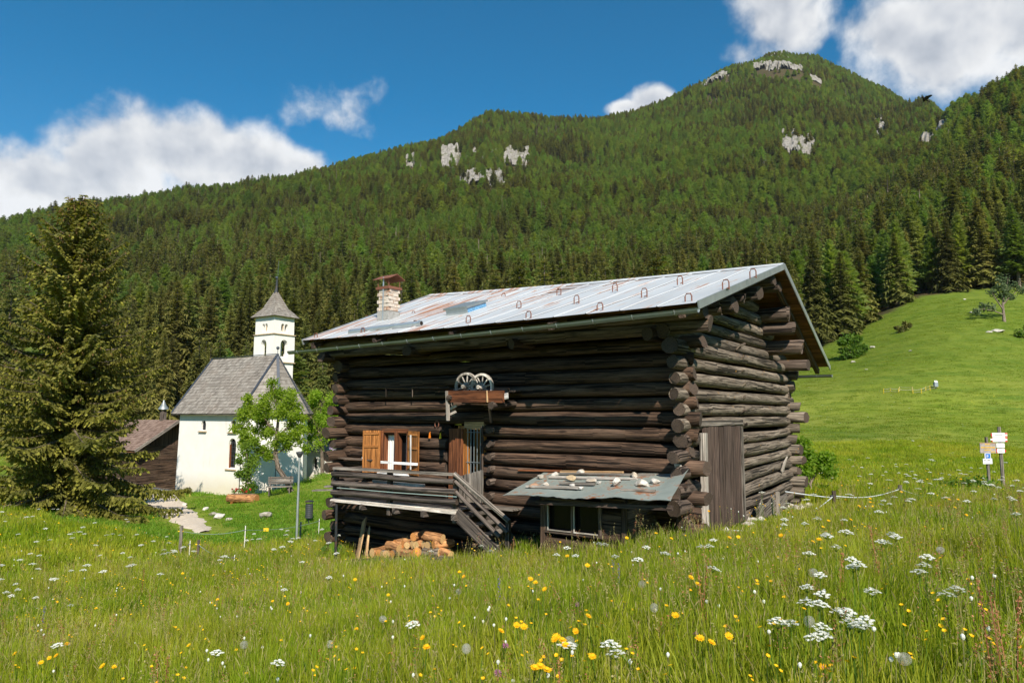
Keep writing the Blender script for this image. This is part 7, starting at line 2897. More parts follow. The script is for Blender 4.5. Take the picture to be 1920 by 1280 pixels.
def build_trees():
    b = gnd(548, 920)
    broadleaf('fruit_tree', 'tree', 'leaning fruit tree with bright leaves in front of the chapel apse', b, [(537, 900), (522, 878), (516, 850), (519, 815), (522, 780)],
              [[(516, 862), (495, 848), (478, 842), (462, 838)], [(519, 820), (540, 800), (556, 780)], [(519, 815), (500, 790), (485, 770)], [(522, 790), (518, 755), (512, 725)], [(516, 850), (545, 835), (562, 815)]],
              [(512, 722, 14), (500, 742, 20), (525, 745, 22), (545, 755, 20), (480, 760, 20), (505, 775, 26), (535, 785, 26), (560, 780, 18), (465, 785, 22), (490, 805, 24), (548, 812, 20), (455, 815, 18),
               (475, 830, 20), (500, 835, 16), (460, 850, 16), (478, 862, 14), (452, 838, 14), (572, 800, 12), (566, 835, 12), (520, 765, 24), (488, 785, 22), (515, 805, 22), (470, 808, 20), (535, 765, 20), (448, 800, 12), (545, 835, 12), (460, 770, 16), (530, 815, 20), (505, 820, 18), (555, 800, 18), (485, 845, 14), (495, 760, 20), (540, 740, 14), (470, 745, 12), (565, 760, 16), (560, 825, 14), (525, 835, 16), (508, 850, 12)], 360, 0.075, 'leaf_bright', 901, float(b[1]), 0.15)
    b = gnd(462, 938)
    broadleaf('climbing_shrub', 'shrub', 'tall leafy shrub climbing at the chapel wall left of the fruit tree', b, [(462, 915), (466, 880), (462, 850)], [[(464, 890), (455, 870)], [(465, 880), (474, 860)]],
              [(462, 862, 16), (470, 885, 13), (456, 895, 14), (466, 905, 15), (458, 920, 12), (472, 918, 10), (446, 862, 8), (450, 885, 9), (460, 880, 16), (464, 840, 14)], 300, 0.068, 'leaf_mid', 902, float(b[1]), 0.06)
    b = pt(606, 868, 44.5)
    b[2] = gz(b[0], b[1])
    broadleaf('leafy_tree', 'tree', 'bright leafy tree between the fruit tree and the barn', b, [(604, 850), (602, 815), (600, 780)], [[(602, 815), (585, 790), (578, 765)], [(602, 810), (622, 785)], [(600, 790), (604, 755)]],
              [(600, 742, 20), (580, 760, 20), (620, 765, 22), (600, 778, 24), (575, 788, 18), (630, 790, 18), (612, 808, 20), (588, 812, 16), (572, 815, 12), (634, 815, 12), (590, 795, 22), (615, 785, 22), (585, 740, 14), (628, 745, 16), (636, 770, 14), (605, 760, 22), (595, 825, 16), (622, 825, 16)], 380, 0.078, 'leaf_bright', 903, 44.5, 0.14)
    b = pt(622, 850, 50)
    b[2] = gz(b[0], b[1])
    broadleaf('young_tree', 'tree', 'small bushy green tree behind the white outbuilding', b, [(622, 830), (622, 810)], [[(622, 830), (615, 815)]],
              [(618, 805, 16), (628, 815, 16), (612, 825, 14), (630, 832, 12), (638, 800, 12)], 120, 0.15, 'leaf_mid', 904, 50, 0.1)
    b = gnd(332, 905)
    broadleaf('elder_bush', 'bush', 'small green bush at the left corner of the chapel', b, [(331, 890), (329, 875)], [[(330, 885), (322, 872)]],
              [(328, 862, 12), (322, 875, 12), (332, 882, 11), (320, 850, 8), (328, 898, 9)], 110, 0.12, 'leaf_mid', 905, float(b[1]), 0.06)
    b = pt(630, 848, 40.8)
    e = empty('lilac_bush', tuple(b))
    tag(e, 'pale lilac flowering bush on top of the stone wall', 'bush')
    leaf_cloud('leaves', [(0, 0, 0.15, 0.35), (0.3, 0.1, 0.1, 0.3)], 120, 0.09, 'leaf_mid', 906, e)
    rr = random.Random(8)
    for k in range(16):
        leaf_cloud('blossom', [(rr.uniform(-0.35, 0.5), rr.uniform(-0.3, 0.1), rr.uniform(0.1, 0.55), 0.10)], 30, 0.05, 'petal_lilac', 920 + k, e)
    # bush at the far barn corner
    b = pt(1520, 945, 19.2)
    b[2] = gz(b[0], b[1])
    broadleaf('leafy_bush', 'bush', 'dense green bush at the far right corner of the barn', b, [(1520, 925), (1520, 890)], [[(1520, 910), (1500, 880)], [(1520, 905), (1540, 870)]],
              [(1502, 842, 22), (1527, 845, 24), (1548, 856, 24), (1498, 875, 28), (1528, 880, 30), (1556, 886, 20), (1510, 915, 26), (1540, 915, 24), (1490, 905, 16), (1505, 935, 18), (1535, 935, 18), (1488, 835, 10)],
              230, 0.062, 'leaf_bright', 907, 19.2, 0.05)
    # hillside bushes and tree
    def hill(name, cat, lab, u, v, trunk, limbs, blobs, n, size, mat, seed, r0=0.12):
        p = gnd(u, v, 40)
        broadleaf(name, cat, lab, p, trunk, limbs, blobs, n, size, mat, seed, float(p[1]), r0)
    hill('round_bush', 'bush', 'dense round green bush on the hillside right of the roof', 1600, 672, [(1600, 668), (1599, 655)], [[(1600, 665), (1590, 655)]],
         [(1585, 655, 15), (1600, 645, 17), (1612, 652, 15), (1596, 662, 16), (1582, 645, 9), (1610, 640, 9), (1622, 650, 9), (1608, 665, 11)], 330, 0.36, 'leaf_mid', 911, 0.2)
    hill('dark_shrub', 'bush', 'small dark scraggly shrub in the middle of the hillside', 1694, 622, [(1694, 615)], [[(1694, 618), (1685, 610)], [(1694, 618), (1706, 608)]],
         [(1688, 614, 8), (1698, 612, 9), (1708, 608, 5), (1694, 606, 5), (1680, 615, 4)], 110, 0.30, 'spruce_needles', 912, 0.12)
    hill('hillside_tree', 'tree', 'open-crowned pale tree standing alone high on the hillside', 1883, 603, [(1882, 590), (1880, 570), (1884, 550)],
         [[(1881, 580), (1868, 562), (1860, 548)], [(1880, 572), (1895, 555), (1908, 545)], [(1882, 590), (1862, 582), (1845, 580)], [(1884, 550), (1888, 535), (1890, 522)]],
         [(1888, 524, 13), (1870, 535, 12), (1900, 538, 12), (1858, 552, 11), (1912, 550, 9), (1880, 550, 12), (1845, 580, 11), (1835, 588, 8), (1862, 575, 9), (1898, 560, 8), (1875, 560, 10), (1892, 548, 10)], 170, 0.30, 'leaf_pale', 913, 0.34)
    hill('edge_shrub', 'shrub', 'bright rounded shrub at the forest edge below the larches', 1722, 548, [(1722, 540), (1722, 530)], [[(1722, 540), (1715, 530)]],
         [(1722, 525, 12), (1714, 533, 11), (1730, 533, 11), (1720, 518, 7), (1708, 540, 7)], 140, 0.42, 'leaf_mid', 914, 0.2)
    hill('edge_bush', 'bush', 'dark green bush at the right edge of the hillside', 1916, 634, [(1916, 625)], [[(1916, 630), (1910, 620)]],
         [(1914, 622, 9), (1922, 624, 10), (1912, 630, 7), (1926, 616, 7)], 160, 0.32, 'leaf_mid', 915, 0.16)
    # rhubarb-like plant at the left barn corner
    p = gnd(622, 1052)
    e = empty('broad_leaved_plant', tuple(p))
    tag(e, 'low plant with big round leaves at the left barn corner', 'plant')
    r = random.Random(4)
    for k in range(16):
        a, d = r.uniform(0, 6.28), r.uniform(0.05, 0.42)
        c = np.array([math.cos(a) * d, math.sin(a) * d, r.uniform(0.14, 0.34)])
        nx = np.array([math.cos(a) * 0.4, math.sin(a) * 0.4 - 0.3, 1.0])
        nx /= np.linalg.norm(nx)
        s = np.cross(nx, [0, 0, 1.0])
        s /= np.linalg.norm(s)
        t = np.cross(nx, s)
        R = r.uniform(0.09, 0.16)
        V = [c - nx * 0.02] + [c + (s * math.cos(q) + t * math.sin(q)) * R * (1 + 0.12 * math.sin(3 * q)) + nx * r.uniform(-0.015, 0.02) for q in np.linspace(0, 6.28, 12)[:-1]]
        m = MB(k)
        m.add(V, [(0, 1 + i, 1 + (i + 1) % 11) for i in range(11)], None, 0, r.random())
        m.tube([(0, 0, -0.02), tuple(c * np.array([0.6, 0.6, 0.6])), tuple(c)], 0.008, 5, cap=False)
        m.build('leaf', ['leaf_mid'], e, True)
    # sprig of nettles and dark herbs behind the signs
    for i, (u, v) in enumerate(((1820, 895), (1838, 893), (1800, 899))):
        q = pt(u, v, 22.3)
        q[2] = gz(q[0], q[1])
        e = empty('herb_clump', tuple(q))
        tag(e, ['dark green herb clump left of the signposts', 'dark green herb clump just left of the parking sign', 'dark green herb clump farthest left of the signposts'][i], 'herb')
        leaf_cloud('foliage', [(0, 0, 0.35, 0.38), (0.3, 0, 0.25, 0.3), (-0.3, 0, 0.25, 0.3)], 90, 0.08, 'leaf_mid', 940 + i, e)
        MB(i).tube([(0, 0, -0.1), (0, 0, 0.4)], 0.012, 5).build('stem', ['lichen_stem'], e)


build_trees()


# ---------------------------------------------------------------- meadow grass
def tuft_mesh(name, seed, nbl, rad, hmin, hmax, w, dry=0.06, heads=0.1):
    r = np.random.default_rng(seed)
    V, Fc, T, MI = [], [], [], []
    for i in range(nbl):
        a, d = r.uniform(0, 6.28), rad * math.sqrt(r.uniform())
        b = np.array([math.cos(a) * d, math.sin(a) * d, -0.03])
        h = r.uniform(hmin, hmax)
        la = r.uniform(0, 6.28)
        lean = r.uniform(0.03, 0.32) * h
        ld = np.array([math.cos(la), math.sin(la), 0])
        fa = r.uniform(0, 6.28)
        s = np.array([math.cos(fa), math.sin(fa), 0]) * w * r.uniform(0.7, 1.3)
        p1 = b + np.array([0, 0, h * 0.5]) + ld * lean * 0.25
        p2 = b + np.array([0, 0, h * 0.84]) + ld * lean * 0.62
        p3 = b + np.array([0, 0, h]) + ld * lean
        k = len(V)
        V += [b - s * 0.8, b + s * 0.8, p1 + s, p1 - s, p2 + s * 0.7, p2 - s * 0.7, p3]
        Fc += [(k, k + 1, k + 2, k + 3), (k + 3, k + 2, k + 4, k + 5), (k + 5, k + 4, k + 6)]
        tn = float(np.clip(r.normal(0.45, 0.25), 0, 1))
        isdry = r.uniform() < dry
        T += [tn] * 3
        MI += [1 if isdry else 0] * 3
        if r.uniform() < heads:      # seed head
            hd = np.array([0, 0, 1.0]) * 0.5 + ld * 0.3
            hd /= np.linalg.norm(hd)
            L = r.uniform(0.03, 0.07)
            q = np.cross(hd, ld + np.array([0.1, 0.2, 0]))
            q /= np.linalg.norm(q)
            q2 = np.cross(hd, q)
            for ax in (q, q2):
                k = len(V)
                ww = max(w * 0.9, 0.0032)
                V += [p3 - hd * 0.02, p3 + hd * L * 0.4 + ax * ww, p3 + hd * L, p3 + hd * L * 0.4 - ax * ww]
                Fc += [(k, k + 1, k + 2, k + 3)]
                T += [r.uniform()]
                MI += [1]
    return mesh_from(name, np.array(V), [tuple(f) for f in Fc], ['grass', 'grass_dry'], MI, T)


def herb_mesh(name, seed):
    r = np.random.default_rng(seed)
    V, Fc, T = [], [], []
    for i in range(26):
        a, d = r.uniform(0, 6.28), r.uniform(0.02, 0.16)
        b = np.array([math.cos(a) * d * 0.3, math.sin(a) * d * 0.3, r.uniform(0.02, 0.22)])
        o = np.array([math.cos(a), math.sin(a), r.uniform(0.3, 1.2)])
        o /= np.linalg.norm(o)
        s = np.array([-math.sin(a), math.cos(a), 0])
        L, w = r.uniform(0.07, 0.16), r.uniform(0.012, 0.026)
        k = len(V)
        V += [b, b + o * L * 0.5 + s * w, b + o * L + np.array([0, 0, -0.03]), b + o * L * 0.5 - s * w]
        Fc.append((k, k + 1, k + 2, k + 3))
        T.append(r.uniform())
    return mesh_from(name, np.array(V), Fc, 'leaf_mid', tone=T)


def stalk_mesh(name, seed):
    """a few tall flowering grass stems with loose panicles"""
    r = np.random.default_rng(seed)
    V, Fc, T, MI = [], [], [], []
    for i in range(5):
        a, d = r.uniform(0, 6.28), r.uniform(0, 0.12)
        b = np.array([math.cos(a) * d, math.sin(a) * d, 0])
        h = r.uniform(0.52, 0.74)
        la = r.uniform(0, 6.28)
        tip = b + np.array([math.cos(la) * 0.09, math.sin(la) * 0.09, h])
        mid = b + np.array([math.cos(la) * 0.02, math.sin(la) * 0.02, h * 0.55])
        s = np.array([0.0016, 0, 0])
        k = len(V)
        V += [b - s, b + s, mid + s, mid - s, tip]
        Fc += [(k, k + 1, k + 2, k + 3), (k + 3, k + 2, k + 4)]
        T += [0.5, 0.5]
        MI += [1, 1]
        for j in range(22):
            q = r.uniform(0.66, 1.0)
            c = mid + (tip - mid) * (q - 0.5) * 2
            e = r.normal(size=3)
            e[2] = abs(e[2]) * 0.7
            e /= np.linalg.norm(e)
            c2 = c + e * 0.030 * (1.2 - q) * r.uniform(0.3, 1.3)
            f = r.normal(size=3) * 0.0022
            k = len(V)
            V += [c2 - e * 0.006, c2 + f, c2 + e * 0.007, c2 - f]
            Fc.append((k, k + 1, k + 2, k + 3))
            T.append(r.uniform())
            MI.append(2 if i % 2 else 1)
    return mesh_from(name, np.array(V), Fc, ['grass', 'grass_dry', 'sorrel'], MI, T)


def build_grass():
    r = np.random.default_rng(99)
    protos = [tuft_mesh('tuft_near_%d' % i, i, 90, 0.17, 0.16, 0.50, 0.0027, 0.03, 0.05) for i in range(6)]
    protos += [tuft_mesh('tuft_mid_%d' % i, 20 + i, 60, 0.22, 0.16, 0.48, 0.0042, 0.035, 0.06) for i in range(5)]
    protos += [tuft_mesh('tuft_far_%d' % i, 40 + i, 44, 0.42, 0.14, 0.44, 0.010, 0.03, 0.04) for i in range(4)]
    protos += [herb_mesh('herb_%d' % i, 60 + i) for i in range(2)] + [stalk_mesh('stalk_%d' % i, 70 + i) for i in range(3)]
    for i in range(3):
        me_ = tuft_mesh('tuft_lawn_%d' % i, 80 + i, 44, 0.42, 0.14, 0.44, 0.010, 0.03, 0.0)
        me_.materials[0] = MATS['grass_lawn']
        protos.append(me_)
    for i in range(3):
        me_ = tuft_mesh('tuft_pasture_%d' % i, 90 + i, 44, 0.42, 0.14, 0.44, 0.010, 0.03, 0.0)
        me_.materials[0] = MATS['grass_pasture']
        protos.append(me_)
    P, K, S = [], [], []
    for (r0, r1, dens, k0, k1) in ((1.6, 9, 62, 0, 6), (9, 19, 36, 6, 11), (1.8, 12, 2.2, 15, 17), (2.5, 10, 4.2, 17, 20), (10, 22, 2.2, 17, 20), (19, 36, 14, 11, 15), (36, 75, 4.2, 11, 15), (75, 125, 1.3, 23, 26), (125, 205, 0.9, 23, 26)):
        area = 0.5 * (r1 ** 2 - r0 ** 2) * 2 * 0.87
        n = int(area * dens)
        rr = np.sqrt(r.uniform(r0 ** 2, r1 ** 2, n))
        az = r.uniform(-0.87, 0.87, n)
        x, y = rr * np.sin(az), rr * np.cos(az)
        ok = ~bar_in(x, y, 0.05) & ((r1 < 130) | (az > 0.28)) & (y < edge_y(az) - 2) & (path_dist(x, y) > 1.1)
        cx = (x - CO[0]) * CEX[0] + (y - CO[1]) * CEX[1]
        cy = (x - CO[0]) * CEY[0] + (y - CO[1]) * CEY[1]
        ok &= ~((cx > -0.1) & (cx < 7.7) & (cy > -0.1) & (cy < 4.8))
        x, y, rr = x[ok], y[ok], rr[ok]
        n = len(x)
        P.append(np.stack([x, y, ground(x, y)], 1))
        K.append(r.integers(k0, k1, n))
        hv = 0.94 + 0.6 * vnoise(x / 1.7, y / 1.7, 55) + 0.3 * vnoise(x / 0.5, y / 0.5, 56) + r.normal(0, 0.13, n)
        hz = np.clip(hv, 0.45, 1.3)
        lw = lawn(x, y)
        q0 = (x - BC[0]) * EX[0] + (y - BC[1]) * EX[1]
        q1 = (x - BC[0]) * EY[0] + (y - BC[1]) * EY[1]
        trod = np.clip(1 - np.abs(q1 + 1.5) / 0.9, 0, 1) * ((q0 > -9.5) & (q0 < -2.6))
        trod = np.maximum(trod, np.clip(1.6 - np.abs(q0 - 0.6) / 0.55, 0, 1) * ((q1 > -1.2) & (q1 < 7.8)))
        K[-1] = np.where((lw > 0.5) & (K[-1] >= 11) & (K[-1] < 15), 20 + K[-1] % 3, K[-1])
        hz = hz * (1 - 0.70 * np.maximum(lw, trod * 1.15))
        sw = r.uniform(0.85, 1.25, n) * (1.0 if r0 < 36 else 1.25 if r0 < 70 else 1.9 if r0 < 120 else 2.4)
        if r0 > 70:
            hz = hz * 0.42
        S.append(np.stack([sw, sw, hz * (1.0 if r0 < 36 else 0.8)], 1))
    P, K, S = np.vstack(P), np.concatenate(K), np.vstack(S)
    rot = np.stack([r.normal(0, 0.07, len(P)), r.normal(0, 0.07, len(P)), r.uniform(0, 6.28, len(P))], 1)
    scatter('meadow_grass', P, rot, S, K, protos, 'tall green summer grass covering the meadow')
    print('grass tufts', len(P))


build_grass()


# ---------------------------------------------------------------- wild flowers
def stem_pts(h, r):
    a = r.uniform(0, 6.28)
    l = r.uniform(0.02, 0.09) * h
    return [np.array([0, 0, -0.05]), np.array([math.cos(a) * l * 0.3, math.sin(a) * l * 0.3, h * 0.5]), np.array([math.cos(a) * l, math.sin(a) * l, h])]


def rosette(mb, c, nrm, R, n, mi, r, cup=0.25, wid=0.34):
    nrm = np.array(nrm, float)
    nrm /= np.linalg.norm(nrm)
    s = np.cross(nrm, [0.3, 0.9, 0.2])
    s /= np.linalg.norm(s)
    t = np.cross(nrm, s)
    for k in range(n):
        a = 6.283 * k / n + r.uniform(-0.1, 0.1)
        d = s * math.cos(a) + t * math.sin(a)
        e = -s * math.sin(a) + t * math.cos(a)
        L = R * r.uniform(0.85, 1.1)
        w = L * wid
        tip = c + d * L + nrm * L * cup
        mid = c + d * L * 0.6 + nrm * L * cup * 0.8
        mb.add([c, mid + e * w * 0.5, tip, mid - e * w * 0.5], [(0, 1, 2, 3)], None, mi, r.random())


def flower_meshes():
    """(stem mesh, head mesh) per kind, unit size in metres, stem foot at the origin; head height stored"""
    out = {}
    for kind in ('hawkbit', 'umbel', 'clock', 'buttercup', 'bud', 'sorrel', 'clover', 'sage'):
        lst = []
        for v in range(4):
            r = random.Random(hash((kind == 'umbel', v)) % 1000 + {'hawkbit': 1, 'umbel': 2, 'clock': 3, 'buttercup': 4, 'bud': 5, 'sorrel': 6, 'clover': 7, 'sage': 8}[kind] * 10)
            h = {'hawkbit': 0.56, 'umbel': 0.62, 'clock': 0.50, 'buttercup': 0.50, 'bud': 0.48, 'sorrel': 0.68, 'clover': 0.36, 'sage': 0.55}[kind]
            sp = stem_pts(h, r)
            st = MB(v)
            st.tube(sp, [0.0035, 0.003, 0.0025], 4, cap=False, tone=r.random())
            c = sp[-1]
            hd = MB(v + 9)
            mats = ['petal_yellow']
            if kind == 'hawkbit':
                nrm = (r.uniform(-0.3, 0.4), -r.uniform(0.3, 0.8), 1.0)
                rosette(hd, c, nrm, 0.027, 17, 0, r, 0.25, 0.26)
                rosette(hd, c + np.array([0, 0, 0.004]), nrm, 0.017, 13, 0, r, 0.45, 0.3)
            elif kind == 'umbel':
                mats = ['petal_white', 'leaf_mid']
                n = 11
                for k in range(n):
                    a, d = 2.4 * k, 0.050 * math.sqrt((k + 0.4) / n)
                    cc = c + np.array([math.cos(a) * d, math.sin(a) * d, 0.055 - d * 0.55])
                    hd.tube([c, cc], [0.0012, 0.001], 3, 1, cap=False)
                    for j in range(8):
                        b = 2.4 * j
                        q = cc + np.array([math.cos(b), math.sin(b), 0]) * 0.0125 * math.sqrt(j / 8) + np.array([0, 0, r.uniform(0, 0.006)])
                        rosette(hd, q, (r.uniform(-0.4, 0.4), r.uniform(-0.5, 0.1), 1), 0.0075, 4, 0, r, 0.1, 1.0)
            elif kind == 'clock':
                mats = ['fluff']
                for k in range(150):
                    z = 1 - 2 * (k + 0.5) / 150
                    a = 2.39996 * k
                    d = np.array([math.sqrt(1 - z * z) * math.cos(a), math.sqrt(1 - z * z) * math.sin(a), z])
                    q = np.cross(d, [0.2, 0.5, 0.8])
                    q /= np.linalg.norm(q)
                    p = c + d * 0.027
                    hd.add([c + d * 0.004 - q * 0.0004, c + d * 0.004 + q * 0.0004, p + q * 0.0005, p - q * 0.0005], [(0, 1, 2, 3)], None, 0, r.random())
                    rosette(hd, p, d, 0.0075, 5, 0, r, 0.5, 0.14)
            elif kind == 'buttercup':
                for j in range(2 if v % 2 else 1):
                    cc = c + np.array([0.03 * j, 0.02 * j, -0.03 * j])
                    rosette(hd, cc, (r.uniform(-0.5, 0.5), -r.uniform(0.0, 0.7), 1), 0.0135, 5, 0, r, 0.55, 0.95)
            elif kind == 'bud':
                mats = ['petal_white', 'sorrel']
                hd.tube([c + np.array([0, 0, z]) for z in (-0.004, 0.006, 0.014, 0.020)], [0.005, 0.010, 0.009, 0.003], 6, 0, None)
            elif kind == 'sorrel':
                mats = ['sorrel']
                for k in range(60):
                    z = r.uniform(0.45, 1.06)
                    a = r.uniform(0, 6.28)
                    d = 0.028 * (1.12 - z)
                    q = np.array([sp[1][0] + (c[0] - sp[1][0]) * (z - 0.5) * 2 + math.cos(a) * (d + 0.006), sp[1][1] + (c[1] - sp[1][1]) * (z - 0.5) * 2 + math.sin(a) * (d + 0.006), h * z])
                    rosette(hd, q, (math.cos(a), math.sin(a), 0.4), 0.007, 3, 0, r, 0.2, 0.9)
            elif kind == 'clover':
                mats = ['petal_pink']
                for k in range(26):
                    z = 1 - 1.3 * (k + 0.5) / 26
                    a = 2.39996 * k
                    d = np.array([math.sqrt(max(0, 1 - z * z)) * math.cos(a), math.sqrt(max(0, 1 - z * z)) * math.sin(a), z])
                    rosette(hd, c + d * 0.004, d, 0.013, 2, 0, r, 1.4, 0.35)
            elif kind == 'sage':
                mats = ['petal_blue']
                for k in range(24):
                    z = 0.62 + 0.40 * k / 24
                    a = 2.4 * k
                    q = sp[1] + (c - sp[1]) * (z - 0.5) * 2 + np.array([math.cos(a), math.sin(a), 0]) * 0.008
                    rosette(hd, q, (math.cos(a), math.sin(a), 0.3), 0.010, 3, 0, r, 0.3, 0.6)
            sm = mesh_from(kind + '_stem', st.v, st.f, 'sorrel' if kind == 'sorrel' else 'lichen_stem' if kind in ('clock', 'bud') else 'leaf_mid', None, st.tn, st.uv)
            hm = mesh_from(kind + '_head', hd.v, hd.f, mats, hd.mi, hd.tn, hd.uv)
            jm = mesh_from(kind, st.v + hd.v, st.f + [tuple(len(st.v) + k for k in f) for f in hd.f], mats + ['leaf_mid'], [len(mats)] * len(st.f) + hd.mi, st.tn + hd.tn)
            lst.append((sm, hm, jm, h))
        out[kind] = lst
    return out


def head_at(u, v, h, lo=3.2, hi=90):
    """point on the ground under a flower head seen at pixel (u, v), the head h above the ground"""
    d = ray(u, v)
    t = np.exp(np.linspace(math.log(lo), math.log(hi), 900))
    P = CAM[None] + d[None] * t[:, None]
    b = P[:, 2] - h < ground(P[:, 0], P[:, 1])
    k = int(np.argmax(b)) if b.any() else 899
    return np.array([P[k, 0], P[k, 1], gz(P[k, 0], P[k, 1])])


def build_flowers():
    fm = flower_meshes()
    rr = random.Random(17)
    info = {'hawkbit': ('yellow_hawkbit', 'yellow flower', 'big yellow ray flower'), 'umbel': ('white_umbel', 'white flower', 'white umbel flower'), 'clock': ('dandelion_clock', 'dandelion clock', 'round grey dandelion clock'),
            'buttercup': ('buttercup', 'buttercup', 'small yellow buttercup'), 'bud': ('faded_bud', 'flower bud', 'closed whitish seed bud'), 'sorrel': ('sorrel_stalk', 'sorrel', 'rusty red sorrel stalk'),
            'clover': ('pink_clover', 'clover', 'pink clover head'), 'sage': ('meadow_sage', 'meadow sage', 'blue-violet meadow sage spike')}

    def zone(u, v):
        if v < 960:
            return 'near the signposts' if u > 1740 else 'beside the tape fence right of the barn' if u > 1300 else 'by the left lawn'
        if u < 430:
            return 'in the meadow at the far left' if v < 1120 else 'in the lower left corner grass'
        if u < 820:
            return 'in the grass below the balcony' if v < 1120 else 'in the left foreground grass'
        if u < 1230:
            return 'in the grass in front of the lean-to' if v < 1090 else 'in the middle foreground grass'
        if u < 1560:
            return 'in the grass before the plank door' if v < 1060 else 'in the foreground grass right of the middle'
        return 'on the right meadow rise' if v < 1060 else 'in the lower right grass'
    P = {
        'hawkbit': [(545, 1127), (858, 1070), (872, 1083), (1000, 1095), (1010, 1100), (1005, 1092), (1096, 1065), (1069, 1037), (1116, 1147), (960, 1176), (974, 1180), (952, 1182), (1030, 1193), (1045, 1190), (1048, 1210), (1052, 1194), (1090, 1190),
                    (992, 1240), (1003, 1248), (1015, 1243), (1280, 1147), (1330, 1185), (1350, 1190), (1360, 1197), (1308, 1090), (1302, 1092), (105, 1226), (98, 1230), (85, 1240), (120, 1202), (795, 1187), (794, 1210), (1800, 898), (1806, 899), (1843, 899),
                    (1778, 930), (1786, 934), (1792, 937), (1628, 938), (1638, 936), (1602, 972), (1549, 970), (1520, 1008), (1530, 1010), (1455, 1006), (1380, 1004), (1172, 1008), (660, 1086), (1690, 920), (1590, 935), (1607, 944), (287, 968), (220, 993), (190, 1260), (210, 1240), (1255, 1010), (1363, 1009)],
        'umbel': [(1665, 1012), (1660, 1020), (1676, 1016), (1668, 1026), (1605, 1066), (1598, 1074), (1612, 1078), (1715, 1068), (1730, 1053), (1740, 1056), (1545, 1010), (1512, 981), (1475, 978), (1468, 982), (1538, 983), (1652, 963), (1655, 938), (1668, 942), (1545, 1014),
                  (1566, 1038), (1532, 1090), (1505, 1098), (1515, 1128), (1540, 1131), (1528, 1144), (1585, 1157), (1578, 1163), (1598, 1162), (1490, 1183), (1520, 1198), (1532, 1202), (1605, 1188), (1610, 1196), (1550, 1224), (1640, 1108), (1466, 1180), (1160, 1217), (1150, 1213), (1625, 1275), (1612, 1278),
                  (1792, 1104), (1778, 1108), (1815, 945), (1868, 935), (1890, 930), (1903, 948), (1908, 963), (1840, 878), (1862, 886), (1822, 884), (1805, 890), (1782, 893), (1898, 912), (1882, 905), (1912, 925), (1850, 905), (1860, 912), (1874, 918), (140, 998), (128, 1003), (134, 1008), (148, 1000), (310, 1033), (318, 1040), (302, 1044), (325, 1037),
                  (68, 1020), (40, 1050), (72, 1042), (208, 1004), (225, 1003), (28, 1100), (15, 1112), (30, 1114), (136, 1133), (158, 1066), (152, 1072), (1063, 1034), (1075, 1040), (1122, 1029), (1138, 1026), (1155, 1040), (905, 1028), (918, 1034), (1320, 1025), (1335, 1030), (60, 968), (50, 972), (200, 1003), (95, 1015), (1700, 905), (1730, 905), (1760, 903)],
        'clock': [(717, 1150), (877, 1220), (617, 1200), (1520, 1170), (1768, 1022), (856, 1110), (1070, 1198), (1700, 1240), (1532, 1078), (464, 1213), (1195, 1096), (1216, 1140)],
        'sorrel': [(943, 985), (268, 1065), (280, 1105), (960, 1005), (1310, 1060), (1565, 1030), (1890, 1200), (1900, 1215), (1880, 1210), (1055, 1245), (310, 1230), (370, 1010), (1650, 1000), (305, 1222), (1860, 1220), (1320, 1075)],
        'clover': [(1297, 1182), (1078, 1132), (1145, 1150), (1185, 1158), (946, 1210), (933, 1258), (1200, 1146), (1262, 1145)],
        'sage': [(1152, 1050), (1158, 1060), (937, 1085), (80, 1140)],
        'buttercup': [], 'bud': []}
    for _ in range(130):
        u, v = rr.uniform(20, 1900), 1000 + 280 * rr.random() ** 0.8
        P['buttercup'].append((u, v + max(0, (500 - u)) * 0.06))
    for _ in range(60):
        P['bud'].append((rr.uniform(20, 1900), rr.uniform(1080, 1275)))
    cnt = 0
    for kind, lst in P.items():
        nm, cat, what = info[kind]
        for (u, v) in lst:
            sm, hm, jm, h = fm[kind][rr.randrange(4)]
            p = head_at(u, v, h)
            if bar_in(np.array([p[0]]), np.array([p[1]]), 0.02)[0]:
                continue
            far = p[1] > 13
            s = rr.uniform(0.85, 1.15) * (1.2 if (kind in ('umbel', 'hawkbit') and far) else 0.82 if kind == 'umbel' else 1.0)
            e = empty(nm, tuple(p), rr.uniform(0, 6.28) if kind != 'hawkbit' else rr.uniform(-0.6, 0.6))
            e.scale = (s, s, rr.uniform(0.92, 1.05))
            link_mesh('stem', sm, e)
            link_mesh('flower_head', hm, e)
            z_ = zone(u, v)
            tag(e, what + ' ' + z_, cat, cat + 's ' + z_)
            cnt += 1
    # the countless rest
    r = np.random.default_rng(123)
    protos = [fm[k][v][2] for k in ('buttercup', 'hawkbit', 'umbel', 'bud') for v in range(3)]
    pts, K, S = [], [], []
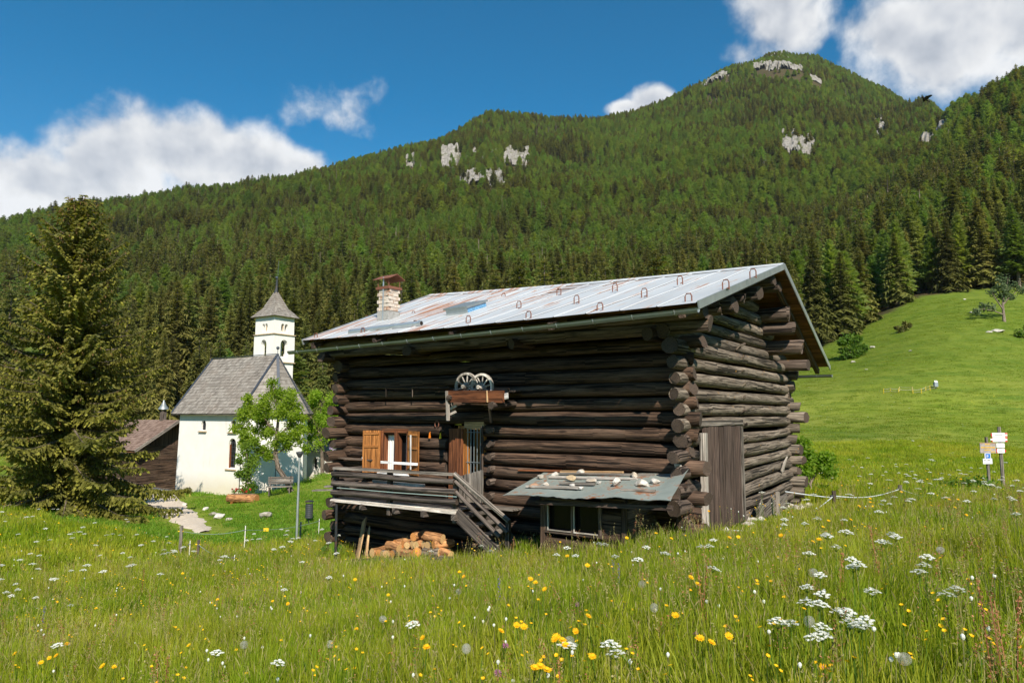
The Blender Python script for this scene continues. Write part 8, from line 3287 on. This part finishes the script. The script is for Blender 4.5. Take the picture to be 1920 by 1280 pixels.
    for (r0, r1, n, sc, wts) in ((3.5, 14, 520, 0.95, (0.62, 0.08, 0.08, 0.22)), (14, 34, 1700, 1.2, (0.50, 0.05, 0.33, 0.12)), (34, 120, 3000, 2.2, (0.72, 0.08, 0.18, 0.02))):
        rr_ = np.sqrt(r.uniform(r0 ** 2, r1 ** 2, n))
        az = r.uniform(-0.8, 0.8, n)
        x, y = rr_ * np.sin(az), rr_ * np.cos(az)
        cl = vnoise(x / (2.5 if r1 < 40 else 9), y / (2.5 if r1 < 40 else 9), 61)
        ok = ~bar_in(x, y, 0.1) & (cl > r.uniform(-0.55, 0.25, n)) & (path_dist(x, y) > 1.4) & (lawn(x, y) < 0.5)
        a_ = np.arctan2(x, y)
        ok &= y < edge_y(a_) - 5
        x, y = x[ok], y[ok]
        n = len(x)
        pts.append(np.stack([x, y, ground(x, y)], 1))
        kk = r.choice(4, n, p=wts)
        K.append(kk * 3 + r.integers(0, 3, n))
        s = sc * r.uniform(0.8, 1.2, n)
        S.append(np.stack([s, s, r.uniform(0.75, 1.0, n) * (1 if r0 < 30 else 0.9)], 1))
    pts, K, S = np.vstack(pts), np.concatenate(K), np.vstack(S)
    rot = np.stack([r.normal(0, 0.08, len(pts)), r.normal(0, 0.08, len(pts)), r.uniform(-0.8, 0.8, len(pts))], 1)
    scatter('wild_flowers', pts, rot, S, K, protos, 'scattered small yellow and white wild flowers in the grass')
    print('flowers', cnt)


build_flowers()


# ---------------------------------------------------------------- thin mountain air
def build_haze():
    m = bpy.data.materials.new('air')
    m.use_nodes = True
    nt = m.node_tree
    for n in list(nt.nodes):
        nt.nodes.remove(n)
    out = nt.nodes.new('ShaderNodeOutputMaterial')
    pv = nt.nodes.new('ShaderNodeVolumePrincipled')
    pv.inputs['Color'].default_value = (0.80, 0.88, 1.0, 1)
    pv.inputs['Density'].default_value = 0.00003
    pv.inputs['Anisotropy'].default_value = 0.0
    nt.links.new(pv.outputs[0], out.inputs['Volume'])
    MATS['air'] = m
    o = MB(1).box((0, 0, 540), (11000, 11000, 1240)).build('haze', ['air'])
    tag(o, 'thin bluish mountain air', kind='stuff')


build_haze()
